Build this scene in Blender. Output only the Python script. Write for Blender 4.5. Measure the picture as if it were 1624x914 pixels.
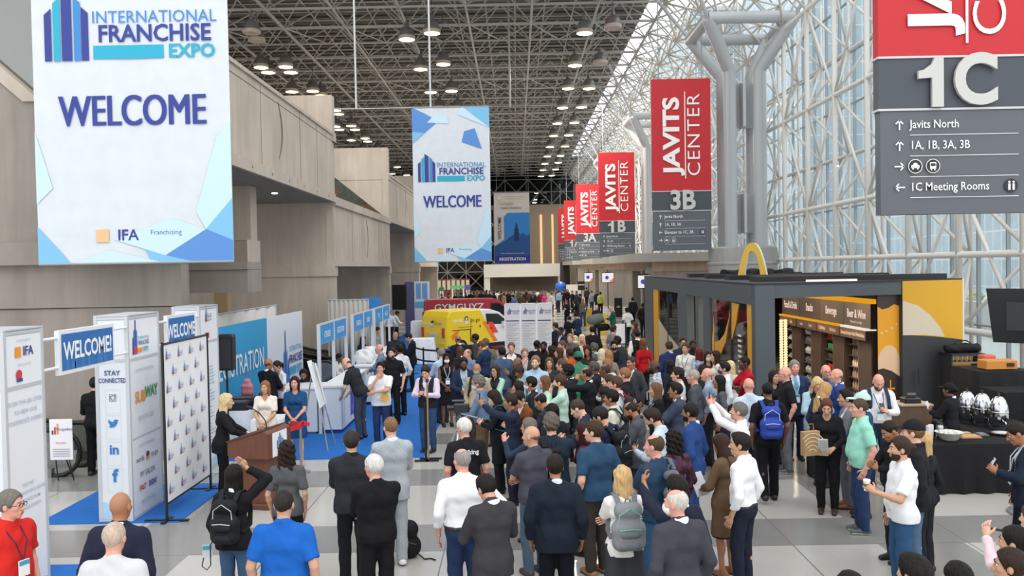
import bpy, math, random
import numpy as np
from mathutils import Vector, Matrix

S = bpy.context.scene
for o in list(bpy.data.objects):
    bpy.data.objects.remove(o)
C = S.collection
R = math.radians
random.seed(7)
RNG = np.random.default_rng(7)

# ---------------------------------------------------------------- camera, sky, exposure
FPX, CX, CY, CAMZ = 1350.0, 812.0, 457.0, 3.65
VPX, VPY, ROLL = 818.0, 424.0, 0.018
_v = np.array([(VPX - CX) / FPX, -(VPY - CY) / FPX, -1.0]); _v /= np.linalg.norm(_v)
_w = np.array([-ROLL, 1.0, 0.0]); _w -= _w.dot(_v) * _v; _w /= np.linalg.norm(_w)
_u = np.cross(_v, _w)
W2C = np.array([_u, _v, _w]).T            # world -> camera
C2W = W2C.T
cam_d = bpy.data.cameras.new('camera')
cam_d.sensor_width = 36.0
cam_d.lens = 36.0 * FPX / 1624.0
cam_d.clip_end = 600
cam = bpy.data.objects.new('camera', cam_d)
C.objects.link(cam)
mw = Matrix([list(C2W[i]) + [0] for i in range(3)] + [[0, 0, 0, 1]])
cam.matrix_world = Matrix.Translation((0, 0, CAMZ)) @ mw
S.camera = cam

world = bpy.data.worlds.new('overcast_sky')
S.world = world
world.use_nodes = True
_nt = world.node_tree
_nt.nodes['Background'].inputs[0].default_value = (0.96, 0.98, 1.0, 1)
_nt.nodes['Background'].inputs[1].default_value = 1.35
S.view_settings.view_transform = 'Standard'
S.view_settings.look = 'None'
S.view_settings.exposure = 0.14
S.view_settings.gamma = 1.0
S.view_settings.use_curve_mapping = False
S.cycles.use_denoising = True
S.cycles.max_bounces = 7
S.cycles.diffuse_bounces = 3
S.cycles.glossy_bounces = 3
S.cycles.transparent_max_bounces = 12
S.cycles.transmission_bounces = 4

sun_d = bpy.data.lights.new('sun', 'SUN')
sun_d.energy = 0.9
sun_d.angle = R(50)
sun_d.color = (1.0, 0.98, 0.95)
sun = bpy.data.objects.new('sun', sun_d)
sun.rotation_euler = (R(38), R(20), 0)
C.objects.link(sun)

# ---------------------------------------------------------------- pixels <-> world
def ray(x, y):
    d = C2W @ np.array([(x - CX) / FPX, -(y - CY) / FPX, -1.0])
    return d
def P(x, y, Y):                            # the point of a pixel's ray at depth Y
    d = ray(x, y); t = Y / d[1]
    return Vector((d[0] * t, Y, CAMZ + d[2] * t))
def PZ(x, y, z):                           # ... at height z
    d = ray(x, y); t = (z - CAMZ) / d[2]
    return Vector((d[0] * t, d[1] * t, z))
def PX(x, y, X):                           # ... at lateral X
    d = ray(x, y); t = X / d[0]
    return Vector((X, d[1] * t, CAMZ + d[2] * t))

# ---------------------------------------------------------------- materials
def lin(c):
    if isinstance(c, str):
        c = c.lstrip('#'); c = [int(c[i:i + 2], 16) for i in (0, 2, 4)]
    o = []
    for v in c[:3]:
        v = v / 255.0
        o.append(v / 12.92 if v <= .04045 else ((v + .055) / 1.055) ** 2.4)
    return (o[0], o[1], o[2], 1.0)
_M = {}
def mat(c, rough=.6, metal=0., kind='plain', emit=0., spec=.5):
    key = (str(c), rough, metal, kind, emit, spec)
    if key in _M: return _M[key]
    m = bpy.data.materials.new(kind + '_' + str(c).strip('#'))
    m.use_nodes = True
    nt = m.node_tree; b = nt.nodes['Principled BSDF']
    col = lin(c)
    b.inputs['Base Color'].default_value = col
    b.inputs['Roughness'].default_value = rough
    b.inputs['Metallic'].default_value = metal
    b.inputs['Specular IOR Level'].default_value = spec
    if emit:
        b.inputs['Emission Color'].default_value = col
        b.inputs['Emission Strength'].default_value = emit
    def N(t, **k):
        n = nt.nodes.new(t)
        for a, v in k.items():
            if a in n.inputs: n.inputs[a].default_value = v
            else: setattr(n, a, v)
        return n
    L = nt.links.new
    tc = N('ShaderNodeTexCoord')
    def mixcol(fac, c1, c2):
        mx = N('ShaderNodeMix'); mx.data_type = 'RGBA'
        L(fac, mx.inputs[0]); mx.inputs[6].default_value = c1; mx.inputs[7].default_value = c2
        return mx.outputs[2]
    def sc(col, k): return (min(1, col[0] * k), min(1, col[1] * k), min(1, col[2] * k), 1)
    if kind in ('cloth', 'hair', 'skin'):
        if kind != 'skin': b.inputs['Specular IOR Level'].default_value = .22
        n = N('ShaderNodeTexNoise'); n.inputs['Scale'].default_value = {'cloth': 9., 'hair': 55., 'skin': 14.}[kind]
        n.inputs['Detail'].default_value = 4.
        mp = N('ShaderNodeMapping')
        L(tc.outputs['Object'], mp.inputs[0])
        if kind == 'hair': mp.inputs['Scale'].default_value = (1, 1, .18)
        L(mp.outputs[0], n.inputs['Vector'])
        r = {'cloth': (.86, 1.12), 'hair': (.55, 1.6), 'skin': (.93, 1.06)}[kind]
        L(mixcol(n.outputs[0], sc(col, r[0]), sc(col, r[1])), b.inputs['Base Color'])
        bp = N('ShaderNodeBump'); bp.inputs['Strength'].default_value = {'cloth': .6, 'hair': .8, 'skin': .08}[kind]
        bp.inputs['Distance'].default_value = .02
        L(n.outputs[0], bp.inputs['Height']); L(bp.outputs[0], b.inputs['Normal'])
        if kind == 'skin':
            b.inputs['Subsurface Weight'].default_value = .0
    elif kind in ('plaid', 'print', 'floral'):
        n = N('ShaderNodeTexNoise' if kind != 'plaid' else 'ShaderNodeTexChecker')
        n.inputs['Scale'].default_value = {'plaid': 45., 'print': 22., 'floral': 14.}[kind]
        L(tc.outputs['Object'], n.inputs['Vector'])
        rp = N('ShaderNodeValToRGB')
        lo = {'plaid': .90, 'print': .42, 'floral': .35}[kind]
        rp.color_ramp.elements[0].color = sc(col, lo); rp.color_ramp.elements[0].position = .42
        rp.color_ramp.elements[1].color = col; rp.color_ramp.elements[1].position = .55
        L(n.outputs[1 if kind == 'plaid' else 0], rp.inputs[0]); L(rp.outputs[0], b.inputs['Base Color'])
    elif kind == 'concrete':
        mp = N('ShaderNodeMapping'); mp.inputs['Scale'].default_value = (2.2, 2.2, .22)
        L(tc.outputs['Object'], mp.inputs[0])
        n = N('ShaderNodeTexNoise'); n.inputs['Scale'].default_value = 1.5; n.inputs['Detail'].default_value = 8.; n.inputs['Roughness'].default_value = .65
        L(mp.outputs[0], n.inputs['Vector'])
        n2 = N('ShaderNodeTexNoise'); n2.inputs['Scale'].default_value = .5; n2.inputs['Detail'].default_value = 6.
        L(tc.outputs['Object'], n2.inputs['Vector'])
        a = N('ShaderNodeMath'); a.operation = 'ADD'; L(n.outputs[0], a.inputs[0]); L(n2.outputs[0], a.inputs[1])
        a2 = N('ShaderNodeMapRange'); a2.inputs[1].default_value = .7; a2.inputs[2].default_value = 1.3; L(a.outputs[0], a2.inputs[0])
        L(mixcol(a2.outputs[0], sc(col, .78), sc(col, 1.14)), b.inputs['Base Color'])
        bp = N('ShaderNodeBump'); bp.inputs['Strength'].default_value = .25; bp.inputs['Distance'].default_value = .03
        L(n.outputs[0], bp.inputs['Height']); L(bp.outputs[0], b.inputs['Normal'])
    elif kind == 'wood':
        mp = N('ShaderNodeMapping'); mp.inputs['Scale'].default_value = (6, 6, .7)
        L(tc.outputs['Object'], mp.inputs[0])
        n = N('ShaderNodeTexNoise'); n.inputs['Scale'].default_value = 3.; n.inputs['Detail'].default_value = 6.; n.inputs['Distortion'].default_value = 1.2
        L(mp.outputs[0], n.inputs['Vector'])
        L(mixcol(n.outputs[0], sc(col, .62), sc(col, 1.35)), b.inputs['Base Color'])
    elif kind == 'carpet':
        n = N('ShaderNodeTexNoise'); n.inputs['Scale'].default_value = 5.; n.inputs['Detail'].default_value = 8.
        mp = N('ShaderNodeMapping'); mp.inputs['Scale'].default_value = (.35, 2.4, 1); L(tc.outputs['Object'], mp.inputs[0]); L(mp.outputs[0], n.inputs['Vector'])
        L(mixcol(n.outputs[0], sc(col, .75), sc(col, 1.25)), b.inputs['Base Color'])
    elif kind == 'drape':
        n = N('ShaderNodeTexNoise'); n.inputs['Scale'].default_value = 3.; L(tc.outputs['Object'], n.inputs['Vector'])
        L(mixcol(n.outputs[0], sc(col, .9), sc(col, 1.06)), b.inputs['Base Color'])
    _M[key] = m
    return m
def glass(name, tint=(.93, .97, .97), gloss=.10, rough=.02):
    if name in _M: return _M[name]
    m = bpy.data.materials.new(name); m.use_nodes = True
    nt = m.node_tree; nt.nodes.clear()
    o = nt.nodes.new('ShaderNodeOutputMaterial'); mx = nt.nodes.new('ShaderNodeMixShader')
    t = nt.nodes.new('ShaderNodeBsdfTransparent'); g = nt.nodes.new('ShaderNodeBsdfGlossy')
    t.inputs[0].default_value = (*tint, 1); g.inputs['Roughness'].default_value = rough
    mx.inputs[0].default_value = gloss
    nt.links.new(t.outputs[0], mx.inputs[1]); nt.links.new(g.outputs[0], mx.inputs[2]); nt.links.new(mx.outputs[0], o.inputs[0])
    _M[name] = m
    return m
def emis(name, c, st):
    if name in _M: return _M[name]
    m = bpy.data.materials.new(name); m.use_nodes = True
    nt = m.node_tree; nt.nodes.clear()
    o = nt.nodes.new('ShaderNodeOutputMaterial'); e = nt.nodes.new('ShaderNodeEmission')
    e.inputs[0].default_value = lin(c); e.inputs[1].default_value = st
    nt.links.new(e.outputs[0], o.inputs[0]); _M[name] = m
    return m

# ---------------------------------------------------------------- mesh helpers
class MB:
    """collects shapes, then links them as ONE mesh object"""
    def __init__(s): s.v = []; s.f = []; s.mi = []; s.n = 0
    def add(s, v, f, mi=0):
        v = np.asarray(v, float); s.v.append(v)
        s.f += [tuple(int(i) + s.n for i in q) for q in f]; s.mi += [mi] * len(f); s.n += len(v)
        return s
    def box(s, x0, x1, y0, y1, z0, z1, mi=0):
        v = [(x, y, z) for z in (z0, z1) for y in (y0, y1) for x in (x0, x1)]
        return s.add(v, [(0, 2, 3, 1), (4, 5, 7, 6), (0, 1, 5, 4), (2, 6, 7, 3), (0, 4, 6, 2), (1, 3, 7, 5)], mi)
    def obox(s, c, ax, ay, az, mi=0):      # centre and three half-axis vectors
        c, ax, ay, az = (np.array(q, float) for q in (c, ax, ay, az))
        v = [c + i * ax + j * ay + k * az for k in (-1, 1) for j in (-1, 1) for i in (-1, 1)]
        return s.add(v, [(0, 2, 3, 1), (4, 5, 7, 6), (0, 1, 5, 4), (2, 6, 7, 3), (0, 4, 6, 2), (1, 3, 7, 5)], mi)
    def rbox(s, x0, x1, y0, y1, z0, z1, b=.02, mi=0):   # box with chamfered vertical and top edges
        ring = lambda d, z: [(x0 + d + b * 0, y0 + b, z), (x0 + b, y0 + d, z), (x1 - b, y0 + d, z), (x1 - d, y0 + b, z), (x1 - d, y1 - b, z), (x1 - b, y1 - d, z), (x0 + b, y1 - d, z), (x0 + d, y1 - b, z)]
        rs = [ring(0, z0), ring(0, z1 - b), ring(b * .7, z1)]
        return s.loft(rs, mi)
    def loft(s, rings, mi=0, caps=True):
        n = len(rings[0]); v = [p for r in rings for p in r]; f = []
        for i in range(len(rings) - 1):
            for j in range(n):
                a = i * n + j; b = i * n + (j + 1) % n
                f.append((a, b, b + n, a + n))
        if caps:
            f.append(tuple(range(n - 1, -1, -1))); f.append(tuple((len(rings) - 1) * n + j for j in range(n)))
        return s.add(v, f, mi)
    def tube(s, pts, r, n=8, mi=0, closed=False):
        pts = [np.array(p, float) for p in pts]
        rr = r if hasattr(r, '__len__') else [r] * len(pts)
        rings = []; prev = None
        for i, p in enumerate(pts):
            if closed: t = pts[(i + 1) % len(pts)] - pts[i - 1]
            else: t = pts[min(i + 1, len(pts) - 1)] - pts[max(i - 1, 0)]
            t = t / (np.linalg.norm(t) + 1e-9)
            if prev is None:
                a = np.array([0, 0, 1.]) if abs(t[2]) < .9 else np.array([1., 0, 0])
            else: a = prev
            u = a - a.dot(t) * t; u /= np.linalg.norm(u) + 1e-9; w = np.cross(t, u); prev = u
            rings.append([p + rr[i] * (math.cos(2 * math.pi * k / n) * u + math.sin(2 * math.pi * k / n) * w) for k in range(n)])
        if closed: rings.append(rings[0]); return s.loft(rings, mi, caps=False)
        return s.loft(rings, mi)
    def lathe(s, prof, n=20, c=(0, 0, 0), mi=0):       # (radius, z) profile
        return s.loft([[(c[0] + r * math.cos(2 * math.pi * k / n), c[1] + r * math.sin(2 * math.pi * k / n), c[2] + z) for k in range(n)] for r, z in prof], mi)
    def prism(s, poly, org, U, V, Wt, mi=0):           # 2-D outline extruded by vector Wt
        org, U, V, Wt = (np.array(q, float) for q in (org, U, V, Wt))
        a = [org + p[0] * U + p[1] * V for p in poly]
        return s.loft([a, [q + Wt for q in a]], mi)
    def segs(s, A, B, r, n=5, mi=0):                   # many straight bars at once
        for a, b in zip(A, B): s.tube([a, b], r, n, mi)
        return s
    def build(s, name, mats, parent=None, smooth=False, loc=None, rz=0, mw=None):
        if not isinstance(mats, (list, tuple)): mats = [mats]
        me = bpy.data.meshes.new(name)
        v = np.concatenate(s.v) if s.v else np.zeros((0, 3))
        me.from_pydata(v.tolist(), [], s.f)
        for m in mats: me.materials.append(m)
        me.polygons.foreach_set('material_index', s.mi)
        if smooth:
            me.polygons.foreach_set('use_smooth', [True] * len(s.f))
            if smooth == 'auto':
                try: me.set_sharp_from_angle(angle=R(40))
                except Exception: pass
        me.update()
        o = bpy.data.objects.new(name, me); C.objects.link(o)
        if parent: o.parent = parent
        if loc is not None: o.location = loc
        o.rotation_euler.z = rz
        if mw is not None: o.matrix_world = mw
        return o
def tag(o, label, cat, group=None, kind=None):
    o['label'] = label; o['category'] = cat
    if group: o['group'] = group
    if kind: o['kind'] = kind
    return o
def struct(o, label=None, cat=None):
    o['kind'] = 'structure'
    if label: o['label'] = label
    if cat: o['category'] = cat
    return o
def empty(name, label, cat, loc=(0, 0, 0), rz=0, group=None):
    o = bpy.data.objects.new(name, None); C.objects.link(o)
    o.empty_display_size = .2
    o.location = loc; o.rotation_euler.z = rz
    return tag(o, label, cat, group)
def copy_tree(o, parent=None):
    c = o.copy(); C.objects.link(c)
    if parent: c.parent = parent
    for ch in list(o.children): copy_tree(ch, c)
    return c

_txt = {}
def text_geo(s, size, bold=0., ax='CENTER', spacing=1., squeeze=1.):
    key = (s, round(size, 4), bold, ax, spacing, squeeze)
    if key in _txt: return _txt[key]
    cu = bpy.data.curves.new('lettering', 'FONT')
    cu.body = s; cu.size = size; cu.align_x = ax; cu.align_y = 'CENTER'; cu.offset = bold * size
    cu.space_character = spacing; cu.resolution_u = 5 if size > .6 else 2; cu.extrude = .0
    ob = bpy.data.objects.new('lettering', cu)
    me = bpy.data.meshes.new_from_object(ob)
    v = np.zeros(len(me.vertices) * 3); me.vertices.foreach_get('co', v); v = v.reshape(-1, 3)
    v[:, 0] *= squeeze
    f = [tuple(p.vertices) for p in me.polygons]
    bpy.data.objects.remove(ob); bpy.data.curves.remove(cu); bpy.data.meshes.remove(me)
    _txt[key] = (v, f)
    return v, f
class Face:
    """a flat sign face: local u (right), v (up) in metres from a corner, drawn a hair in front of the panel"""
    def __init__(s, org, U, V, n, lift=.006):
        s.o = np.array(org, float); s.U = np.array(U, float); s.V = np.array(V, float); s.n = np.array(n, float); s.lift = lift
    def at(s, u, v, k=1.): return s.o + u * s.U + v * s.V + s.n * s.lift * k
    def text(s, mb, t, u, v, size, mi=0, bold=0., ax='CENTER', spacing=1., squeeze=1., k=2., rot=0, thick=0):
        g, f = text_geo(t, size, bold, ax, spacing, squeeze)
        c, sn = math.cos(rot), math.sin(rot)
        a = g[:, 0] * c - g[:, 1] * sn; b = g[:, 0] * sn + g[:, 1] * c
        pts = [s.at(u + x, v + y, k) for x, y in zip(a, b)]
        mb.add(pts, f, mi)
        if thick:
            q = [p + s.n * thick for p in pts]; mb.add(q, f, mi)
            from collections import Counter
            cnt = Counter()
            for fc in f:
                for i in range(len(fc)):
                    e = (fc[i], fc[(i + 1) % len(fc)]); cnt[(min(e), max(e))] += 1
            n = len(pts)
            mb.add(pts + q, [(a0, b0, b0 + n, a0 + n) for (a0, b0), k0 in cnt.items() if k0 == 1], mi)
    def poly(s, mb, pts, mi=0, k=1.):
        mb.add([s.at(u, v, k) for u, v in pts], [tuple(range(len(pts)))], mi)
    def rect(s, mb, u0, v0, u1, v1, mi=0, k=1.):
        s.poly(mb, [(u0, v0), (u1, v0), (u1, v1), (u0, v1)], mi, k)
    def disc(s, mb, u, v, r, mi=0, k=1., n=20, ry=None):
        s.poly(mb, [(u + r * math.cos(2 * math.pi * i / n), v + (ry or r) * math.sin(2 * math.pi * i / n)) for i in range(n)], mi, k)
    def ring(s, mb, u, v, r0, r1, mi=0, k=1., n=24, a0=0, a1=2 * math.pi):
        pts = []
        for i in range(n + 1):
            a = a0 + (a1 - a0) * i / n
            pts += [s.at(u + r0 * math.cos(a), v + r0 * math.sin(a), k), s.at(u + r1 * math.cos(a), v + r1 * math.sin(a), k)]
        mb.add(pts, [(2 * i, 2 * i + 1, 2 * i + 3, 2 * i + 2) for i in range(n)], mi)
# ================================================================ floor
def floor_mat():
    m = bpy.data.materials.new('terrazzo'); m.use_nodes = True
    nt = m.node_tree; b = nt.nodes['Principled BSDF']; L = nt.links.new
    tc = nt.nodes.new('ShaderNodeTexCoord'); sx = nt.nodes.new('ShaderNodeSeparateXYZ'); L(tc.outputs['Object'], sx.inputs[0])
    def mth(op, a, b2=None, c=None):
        n = nt.nodes.new('ShaderNodeMath'); n.operation = op
        for i, q in enumerate((a, b2, c)):
            if q is None: continue
            if isinstance(q, (int, float)): n.inputs[i].default_value = q
            else: L(q, n.inputs[i])
        return n.outputs[0]
    def band(sock, per, off, w):
        t = mth('ADD', sock, off); t = mth('DIVIDE', t, per); t = mth('FRACT', t); return mth('LESS_THAN', t, w)
    by = band(sx.outputs[1], 3.35, -10.9 + 33.5, .345)
    bx = band(sx.outputs[0], 10.0, 5.4 + 100, .11)
    dark = mth('MAXIMUM', by, bx)
    sm = mth('MAXIMUM', band(sx.outputs[0], 2.25, 100, .008), band(sx.outputs[1], 3.35, -10.9 + 33.5, .006))
    n = nt.nodes.new('ShaderNodeTexNoise'); n.inputs['Scale'].default_value = 60.; n.inputs['Detail'].default_value = 3.; L(tc.outputs['Object'], n.inputs['Vector'])
    n2 = nt.nodes.new('ShaderNodeTexNoise'); n2.inputs['Scale'].default_value = .6; n2.inputs['Detail'].default_value = 5.; L(tc.outputs['Object'], n2.inputs['Vector'])
    def mix(f, a, b2):
        x = nt.nodes.new('ShaderNodeMix'); x.data_type = 'RGBA'; L(f, x.inputs[0])
        for i, q in ((6, a), (7, b2)):
            if isinstance(q, tuple): x.inputs[i].default_value = q
            else: L(q, x.inputs[i])
        return x.outputs[2]
    c = mix(dark, lin('bdbab4'), lin('8e8d8a'))
    sp = nt.nodes.new('ShaderNodeMix'); sp.data_type = 'RGBA'; sp.blend_type = 'MULTIPLY'; sp.inputs[0].default_value = 1
    rp = nt.nodes.new('ShaderNodeMapRange'); rp.inputs[1].default_value = .3; rp.inputs[2].default_value = .7; rp.inputs[3].default_value = .86; rp.inputs[4].default_value = 1.1
    av = mth('MULTIPLY', mth('ADD', n.outputs[0], n2.outputs[0]), .5); L(av, rp.inputs[0])
    L(c, sp.inputs[6]); L(rp.outputs[0], sp.inputs[7])
    fin = mix(sm, sp.outputs[2], lin('77767a'))
    L(fin, b.inputs['Base Color'])
    b.inputs['Roughness'].default_value = .16
    return m
fl = MB().box(-30, 16.2, 2, 160, -.3, 0).build('floor', floor_mat()); struct(fl, 'grey banded terrazzo floor of the concourse', 'floor')
cp = MB().box(-6.36, -1.85, 16.35, 60, 0, .012).build('carpet', mat('1565b4', .95, kind='carpet'))
tag(cp, 'bright blue carpet under the registration counters', 'carpet')
for nm, x0, x1, y0, y1, lab in (('carpet', -7.1, -5.0, 12.35, 14.6, 'blue carpet offcut under the tower with social media icons'),
                                ('carpet', -7.2, -5.2, 9.75, 10.6, 'blue carpet offcut under the white tower at the left edge')):
    tag(MB().box(x0, x1, y0, y1, 0, .012).build(nm, mat('1565b4', .95, kind='carpet')), lab, 'carpet')

# ================================================================ ceiling and space frame
CZ = 19.65
deck = MB()
y = 40.0
while y < 150:
    deck.box(-26, 9.6, y, y + .55, CZ + 2.3, CZ + 2.62); deck.box(-26, 9.6, y + .55, y + 1.1, CZ + 2.5, CZ + 2.62); y += 1.1
o = deck.build('ceiling', mat('666460', .8)); struct(o, 'dark ribbed metal roof deck over the concourse', 'ceiling')
tr = MB()
G = 4.06
xs = [9.4 - G * i for i in range(9)]; ys = [40 + G * i for i in range(28)]
A, B = [], []
for x in xs: A.append((x, ys[0], CZ)); B.append((x, ys[-1], CZ))
for y in ys: A.append((xs[0], y, CZ)); B.append((xs[-1], y, CZ))
tr.segs(A, B, .085, 6)
A, B = [], []
tz = CZ + 1.9
xt = [9.4 - G / 2 * (i + .5) * 1.0 - G * .25 * 0 for i in range(0, 17)]
yt = [40 + G / 2 * (i + .5) for i in range(0, 55)]
for x in xt: A.append((x, 40, tz)); B.append((x, 150, tz))
for y in yt: A.append((9.4, y, tz)); B.append((xs[-1], y, tz))
tr.segs(A, B, .055, 4)
A, B = [], []
for i, x in enumerate(xs):
    for j, y in enumerate(ys):
        for sx in (-1, 1):
            for sy in (-1, 1):
                px_, py_ = x + sx * G / 2, y + sy * G / 2
                if xs[-1] <= px_ <= 9.5 and 40 <= py_ <= 150: A.append((x, y, CZ)); B.append((px_, py_, tz))
        # flat diagonals of every second bay of the bottom chord
        if j % 4 == 0 and i < len(xs) - 1 and j + 2 < len(ys):
            A += [(x, y, CZ), (xs[i + 1], y, CZ)]; B += [(x - G / 2, y + G, CZ - .02), (x - G / 2, y + G, CZ - .02)]
tr.segs(A, B, .05, 4)
o = tr.build('trim_1', mat('b4b1ac', .5)); struct(o, 'grey steel space frame hung under the roof deck', 'roof truss')

# ================================================================ right glass wall, its space frame, the sloped glass
XW, XO = 13.5, 15.0
MODY = 3.32
white = mat('e2ded6', .45)
yy = [26.0 + MODY * i - MODY * 2 for i in range(41)]
zz = [1.5, 6.06, 10.62, 15.18]
fr = MB(); A, B = [], []
zm = [3.78, 8.34, 12.9]
for y in yy: A.append((XW, y, 0)); B.append((XW, y, zz[-1]))
for z in zz + [3.78]: A.append((XW, yy[0], z)); B.append((XW, yy[-1], z))
fr.segs(A, B, .105, 7)
A, B = [], []
yo = [y + MODY / 2 for y in yy]
zo = [-.7, 3.78, 8.34, 12.9]
for y in yo: A.append((XO - .25, y, 0)); B.append((XO - .25, y, 15.9))
for z in zo[1:]: A.append((XO - .25, yy[0], z)); B.append((XO - .25, yy[-1], z))
fr.segs(A, B, .07, 6)
A, B = [], []
for y in yy:                                # web bars between the inner and the outer layer
    for z in zz:
        for sy in (-1, 1):
            for dz in (-2.28, 2.28):
                if 0 < z + dz < 16: A.append((XW, y, z)); B.append((XO - .25, y + sy * MODY / 2, z + dz))
for k, y in enumerate(yy[:-1]):             # lattice of the inner face
    for i, z in enumerate(zz[:-1]):
        if (k + i) % 2: A.append((XW, y, z)); B.append((XW, yy[k + 1], zz[i + 1]))
        else: A.append((XW, y, zz[i + 1])); B.append((XW, yy[k + 1], z))
fr.segs(A, B, .06, 6)
# sloped part, from the wall head to the roof edge
SL0, SL1 = np.array([XW, 0, 15.18]), np.array([9.4, 0, CZ])
A, B = [], []
nrm = np.array([.75, 0, .68]) * 1.4
for k, y in enumerate(yy):
    ya = np.array([0, y, 0]); A.append(SL0 + ya); B.append(SL1 + ya)
    for t in (0, 1 / 3., 2 / 3.):
        p = SL0 + (SL1 - SL0) * (t + 1 / 6.) + nrm
        for tt in (t, t + 1 / 3.):
            q = SL0 + (SL1 - SL0) * tt
            for sy in (-1, 1): A.append(q + ya); B.append(p + ya + np.array([0, sy * MODY / 2, 0]))
        q0 = SL0 + (SL1 - SL0) * t; q1 = SL0 + (SL1 - SL0) * (t + 1 / 3.)
        if k < len(yy) - 1:
            if k % 2: A.append(q0 + ya); B.append(q1 + ya + np.array([0, MODY, 0]))
            else: A.append(q1 + ya); B.append(q0 + ya + np.array([0, MODY, 0]))
for t in (1 / 3., 2 / 3., 1.):
    q = SL0 + (SL1 - SL0) * t; A.append(q + np.array([0, yy[0], 0])); B.append(q + np.array([0, yy[-1], 0]))
for t in (1 / 6., .5, 5 / 6.):
    q = SL0 + (SL1 - SL0) * t + nrm; A.append(q + np.array([0, yy[0], 0])); B.append(q + np.array([0, yy[-1], 0]))
fr.segs(A, B, .062, 6)
o = fr.build('trim_2', white, smooth=True); struct(o, 'white tubular space frame standing inside the glass wall', 'wall truss')
# the panes with their mullions
gl = MB()
gl.box(XO, XO + .03, yy[0] - 2, 152, 0, 16.4)
sl0 = np.array([XO, 0, 16.4]); sl1 = np.array([10.3, 0, CZ + 1.9])
gl.add([sl0 + [0, yy[0], 0], sl0 + [0, 152, 0], sl1 + [0, 152, 0], sl1 + [0, yy[0], 0]], [(0, 1, 2, 3)])
win = gl.build('window_1', glass('window_glass', (.90, .95, .97), .08)); struct(win, 'tall glass wall along the right of the concourse', 'window')
mu = MB(); y = yy[0]
while y < 151:
    mu.box(XO - .06, XO + .06, y - .035, y + .035, 0, 16.4); mu.tube([sl0 + [0, y, 0], sl1 + [0, y, 0]], .04, 4); y += MODY / 2
for z in (1.5, 3.78, 6.06, 8.34, 10.62, 12.9, 15.18): mu.box(XO - .05, XO + .05, yy[0], 151, z - .03, z + .03)
mu.build('mullion', mat('9aa0a4', .4), win)

# ================================================================ pipe columns with their branching heads
def column(y, idx, lab):
    pipe = mat('b9bcbe', .38); mb = MB(); cx = 11.75; a = .75; zt = 13.6
    for sx in (-1, 1):
        for sy in (-1, 1):
            b = (cx + sx * a, y + sy * a)
            mb.tube([(b[0], b[1], 0), (b[0], b[1], zt - .25), (b[0] + sx * .12, b[1] + sy * .12, zt), (cx + sx * 2.1, y + sy * 2.1, 15.7)], .33, 14)
    for z0, z1 in ((5.2, 7.2), (10.6, 12.9)):
        mb.box(cx - a, cx + a, y - .07, y + .07, z0, z1); mb.box(cx - .07, cx + .07, y - a, y + a, z0, z1)
    r = [(cx - 2.1, y - 2.1, 15.7), (cx + 2.1, y - 2.1, 15.7), (cx + 2.1, y + 2.1, 15.7), (cx - 2.1, y + 2.1, 15.7)]
    for i in range(4): mb.tube([r[i], r[(i + 1) % 4]], .3, 12)
    for p in r:
        q = (cx + (p[0] - cx) * 2.0, y + (p[1] - y) * 2.0, 19.4); mb.tube([p, q], .1, 8)
    o = mb.build('column', pipe, smooth='auto'); struct(o, lab, 'column')
    pd = MB(); n = 16
    pd.lathe([(1.75, 0), (1.75, 3.55), (1.8, 3.6), (1.8, 3.68), (1.75, 3.72), (1.75, 4.42), (1.6, 4.5)], n, (cx, y, 0))
    pd.build('column_base', mat('a5a4a2', .7, kind='concrete'), o)
column(44.2, 1, 'grey four-pipe column behind the red 3B sign')
column(71.3, 2, 'grey four-pipe column between the red 3B and 1B signs')
column(98.5, 3, 'grey four-pipe column behind the red 1B sign')

# ================================================================ left side: concrete balconies
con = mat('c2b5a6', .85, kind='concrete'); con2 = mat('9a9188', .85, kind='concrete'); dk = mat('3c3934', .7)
XF = -6.5
def groove(mb, y, z0, z1, h):              # crescent groove cast in the parapet face
    n = 14; w = .32; pts = []
    zc, hh = (z0 + z1) / 2, (z1 - z0) / 2
    for i in range(n + 1):
        t = -1 + 2 * i / n; pts.append((y + w * (1 - t * t), zc + hh * t))
    for i in range(n, -1, -1):
        t = -1 + 2 * i / n; pts.append((y + (w + .11 * 1) * (1 - t * t) , zc + hh * t * 1.0))
    mb.prism(pts, (XF - .02, 0, 0), (0, 1, 0), (0, 0, 1), (.035, 0, 0))
def seams(mb, ys_, z0, z1):
    for y in ys_: mb.box(XF - .01, XF + .006, y - .012, y + .012, z0, z1)
YB = [16.5, 30.6, 44.0, 57.5, 71.0]
ZL, ZT, ZH, ZB = 6.1, 8.5, 9.95, 3.8
wl = MB()
# upper parapets A (bays 0 and 2), lower parapets B (bays 1 and 3)
for k, (y0, y1) in enumerate(zip(YB[:-1], YB[1:])):
    if k % 2 == 0:
        wl.box(XF - .3, XF, y0 + .0, y1, ZL + .28, ZT); wl.box(XF - .3, XF + .09, y0, y1, ZL, ZL + .28); wl.box(XF - .32, XF + .05, y0, y1, ZT, ZT + .1)
        wl.box(-16, XF - .3, y0 + .5, y1, ZL, ZL + .3)                        # its floor slab
    else:
        wl.box(XF - .3, XF, y0, y1, ZB + .18, ZL - .1); wl.box(XF - .3, XF + .09, y0, y1, ZL - .1, ZL + .2); wl.box(XF - .3, XF + .05, y0, y1, ZB, ZB + .18)
        wl.box(-16, XF - .3, y0, y1, ZB, ZB + .3); wl.box(-16, XF - .3, y0, y1, ZL - .1, ZL + .15)
o = wl.build('wall_left', con); struct(o, 'stepped concrete balcony fronts along the left of the concourse', 'wall')
gv = MB()
groove(gv, 23.6, 6.75, 8.35, 0); groove(gv, 37.2, 4.2, 5.85, 0); groove(gv, 50.6, 6.75, 8.35, 0)
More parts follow.
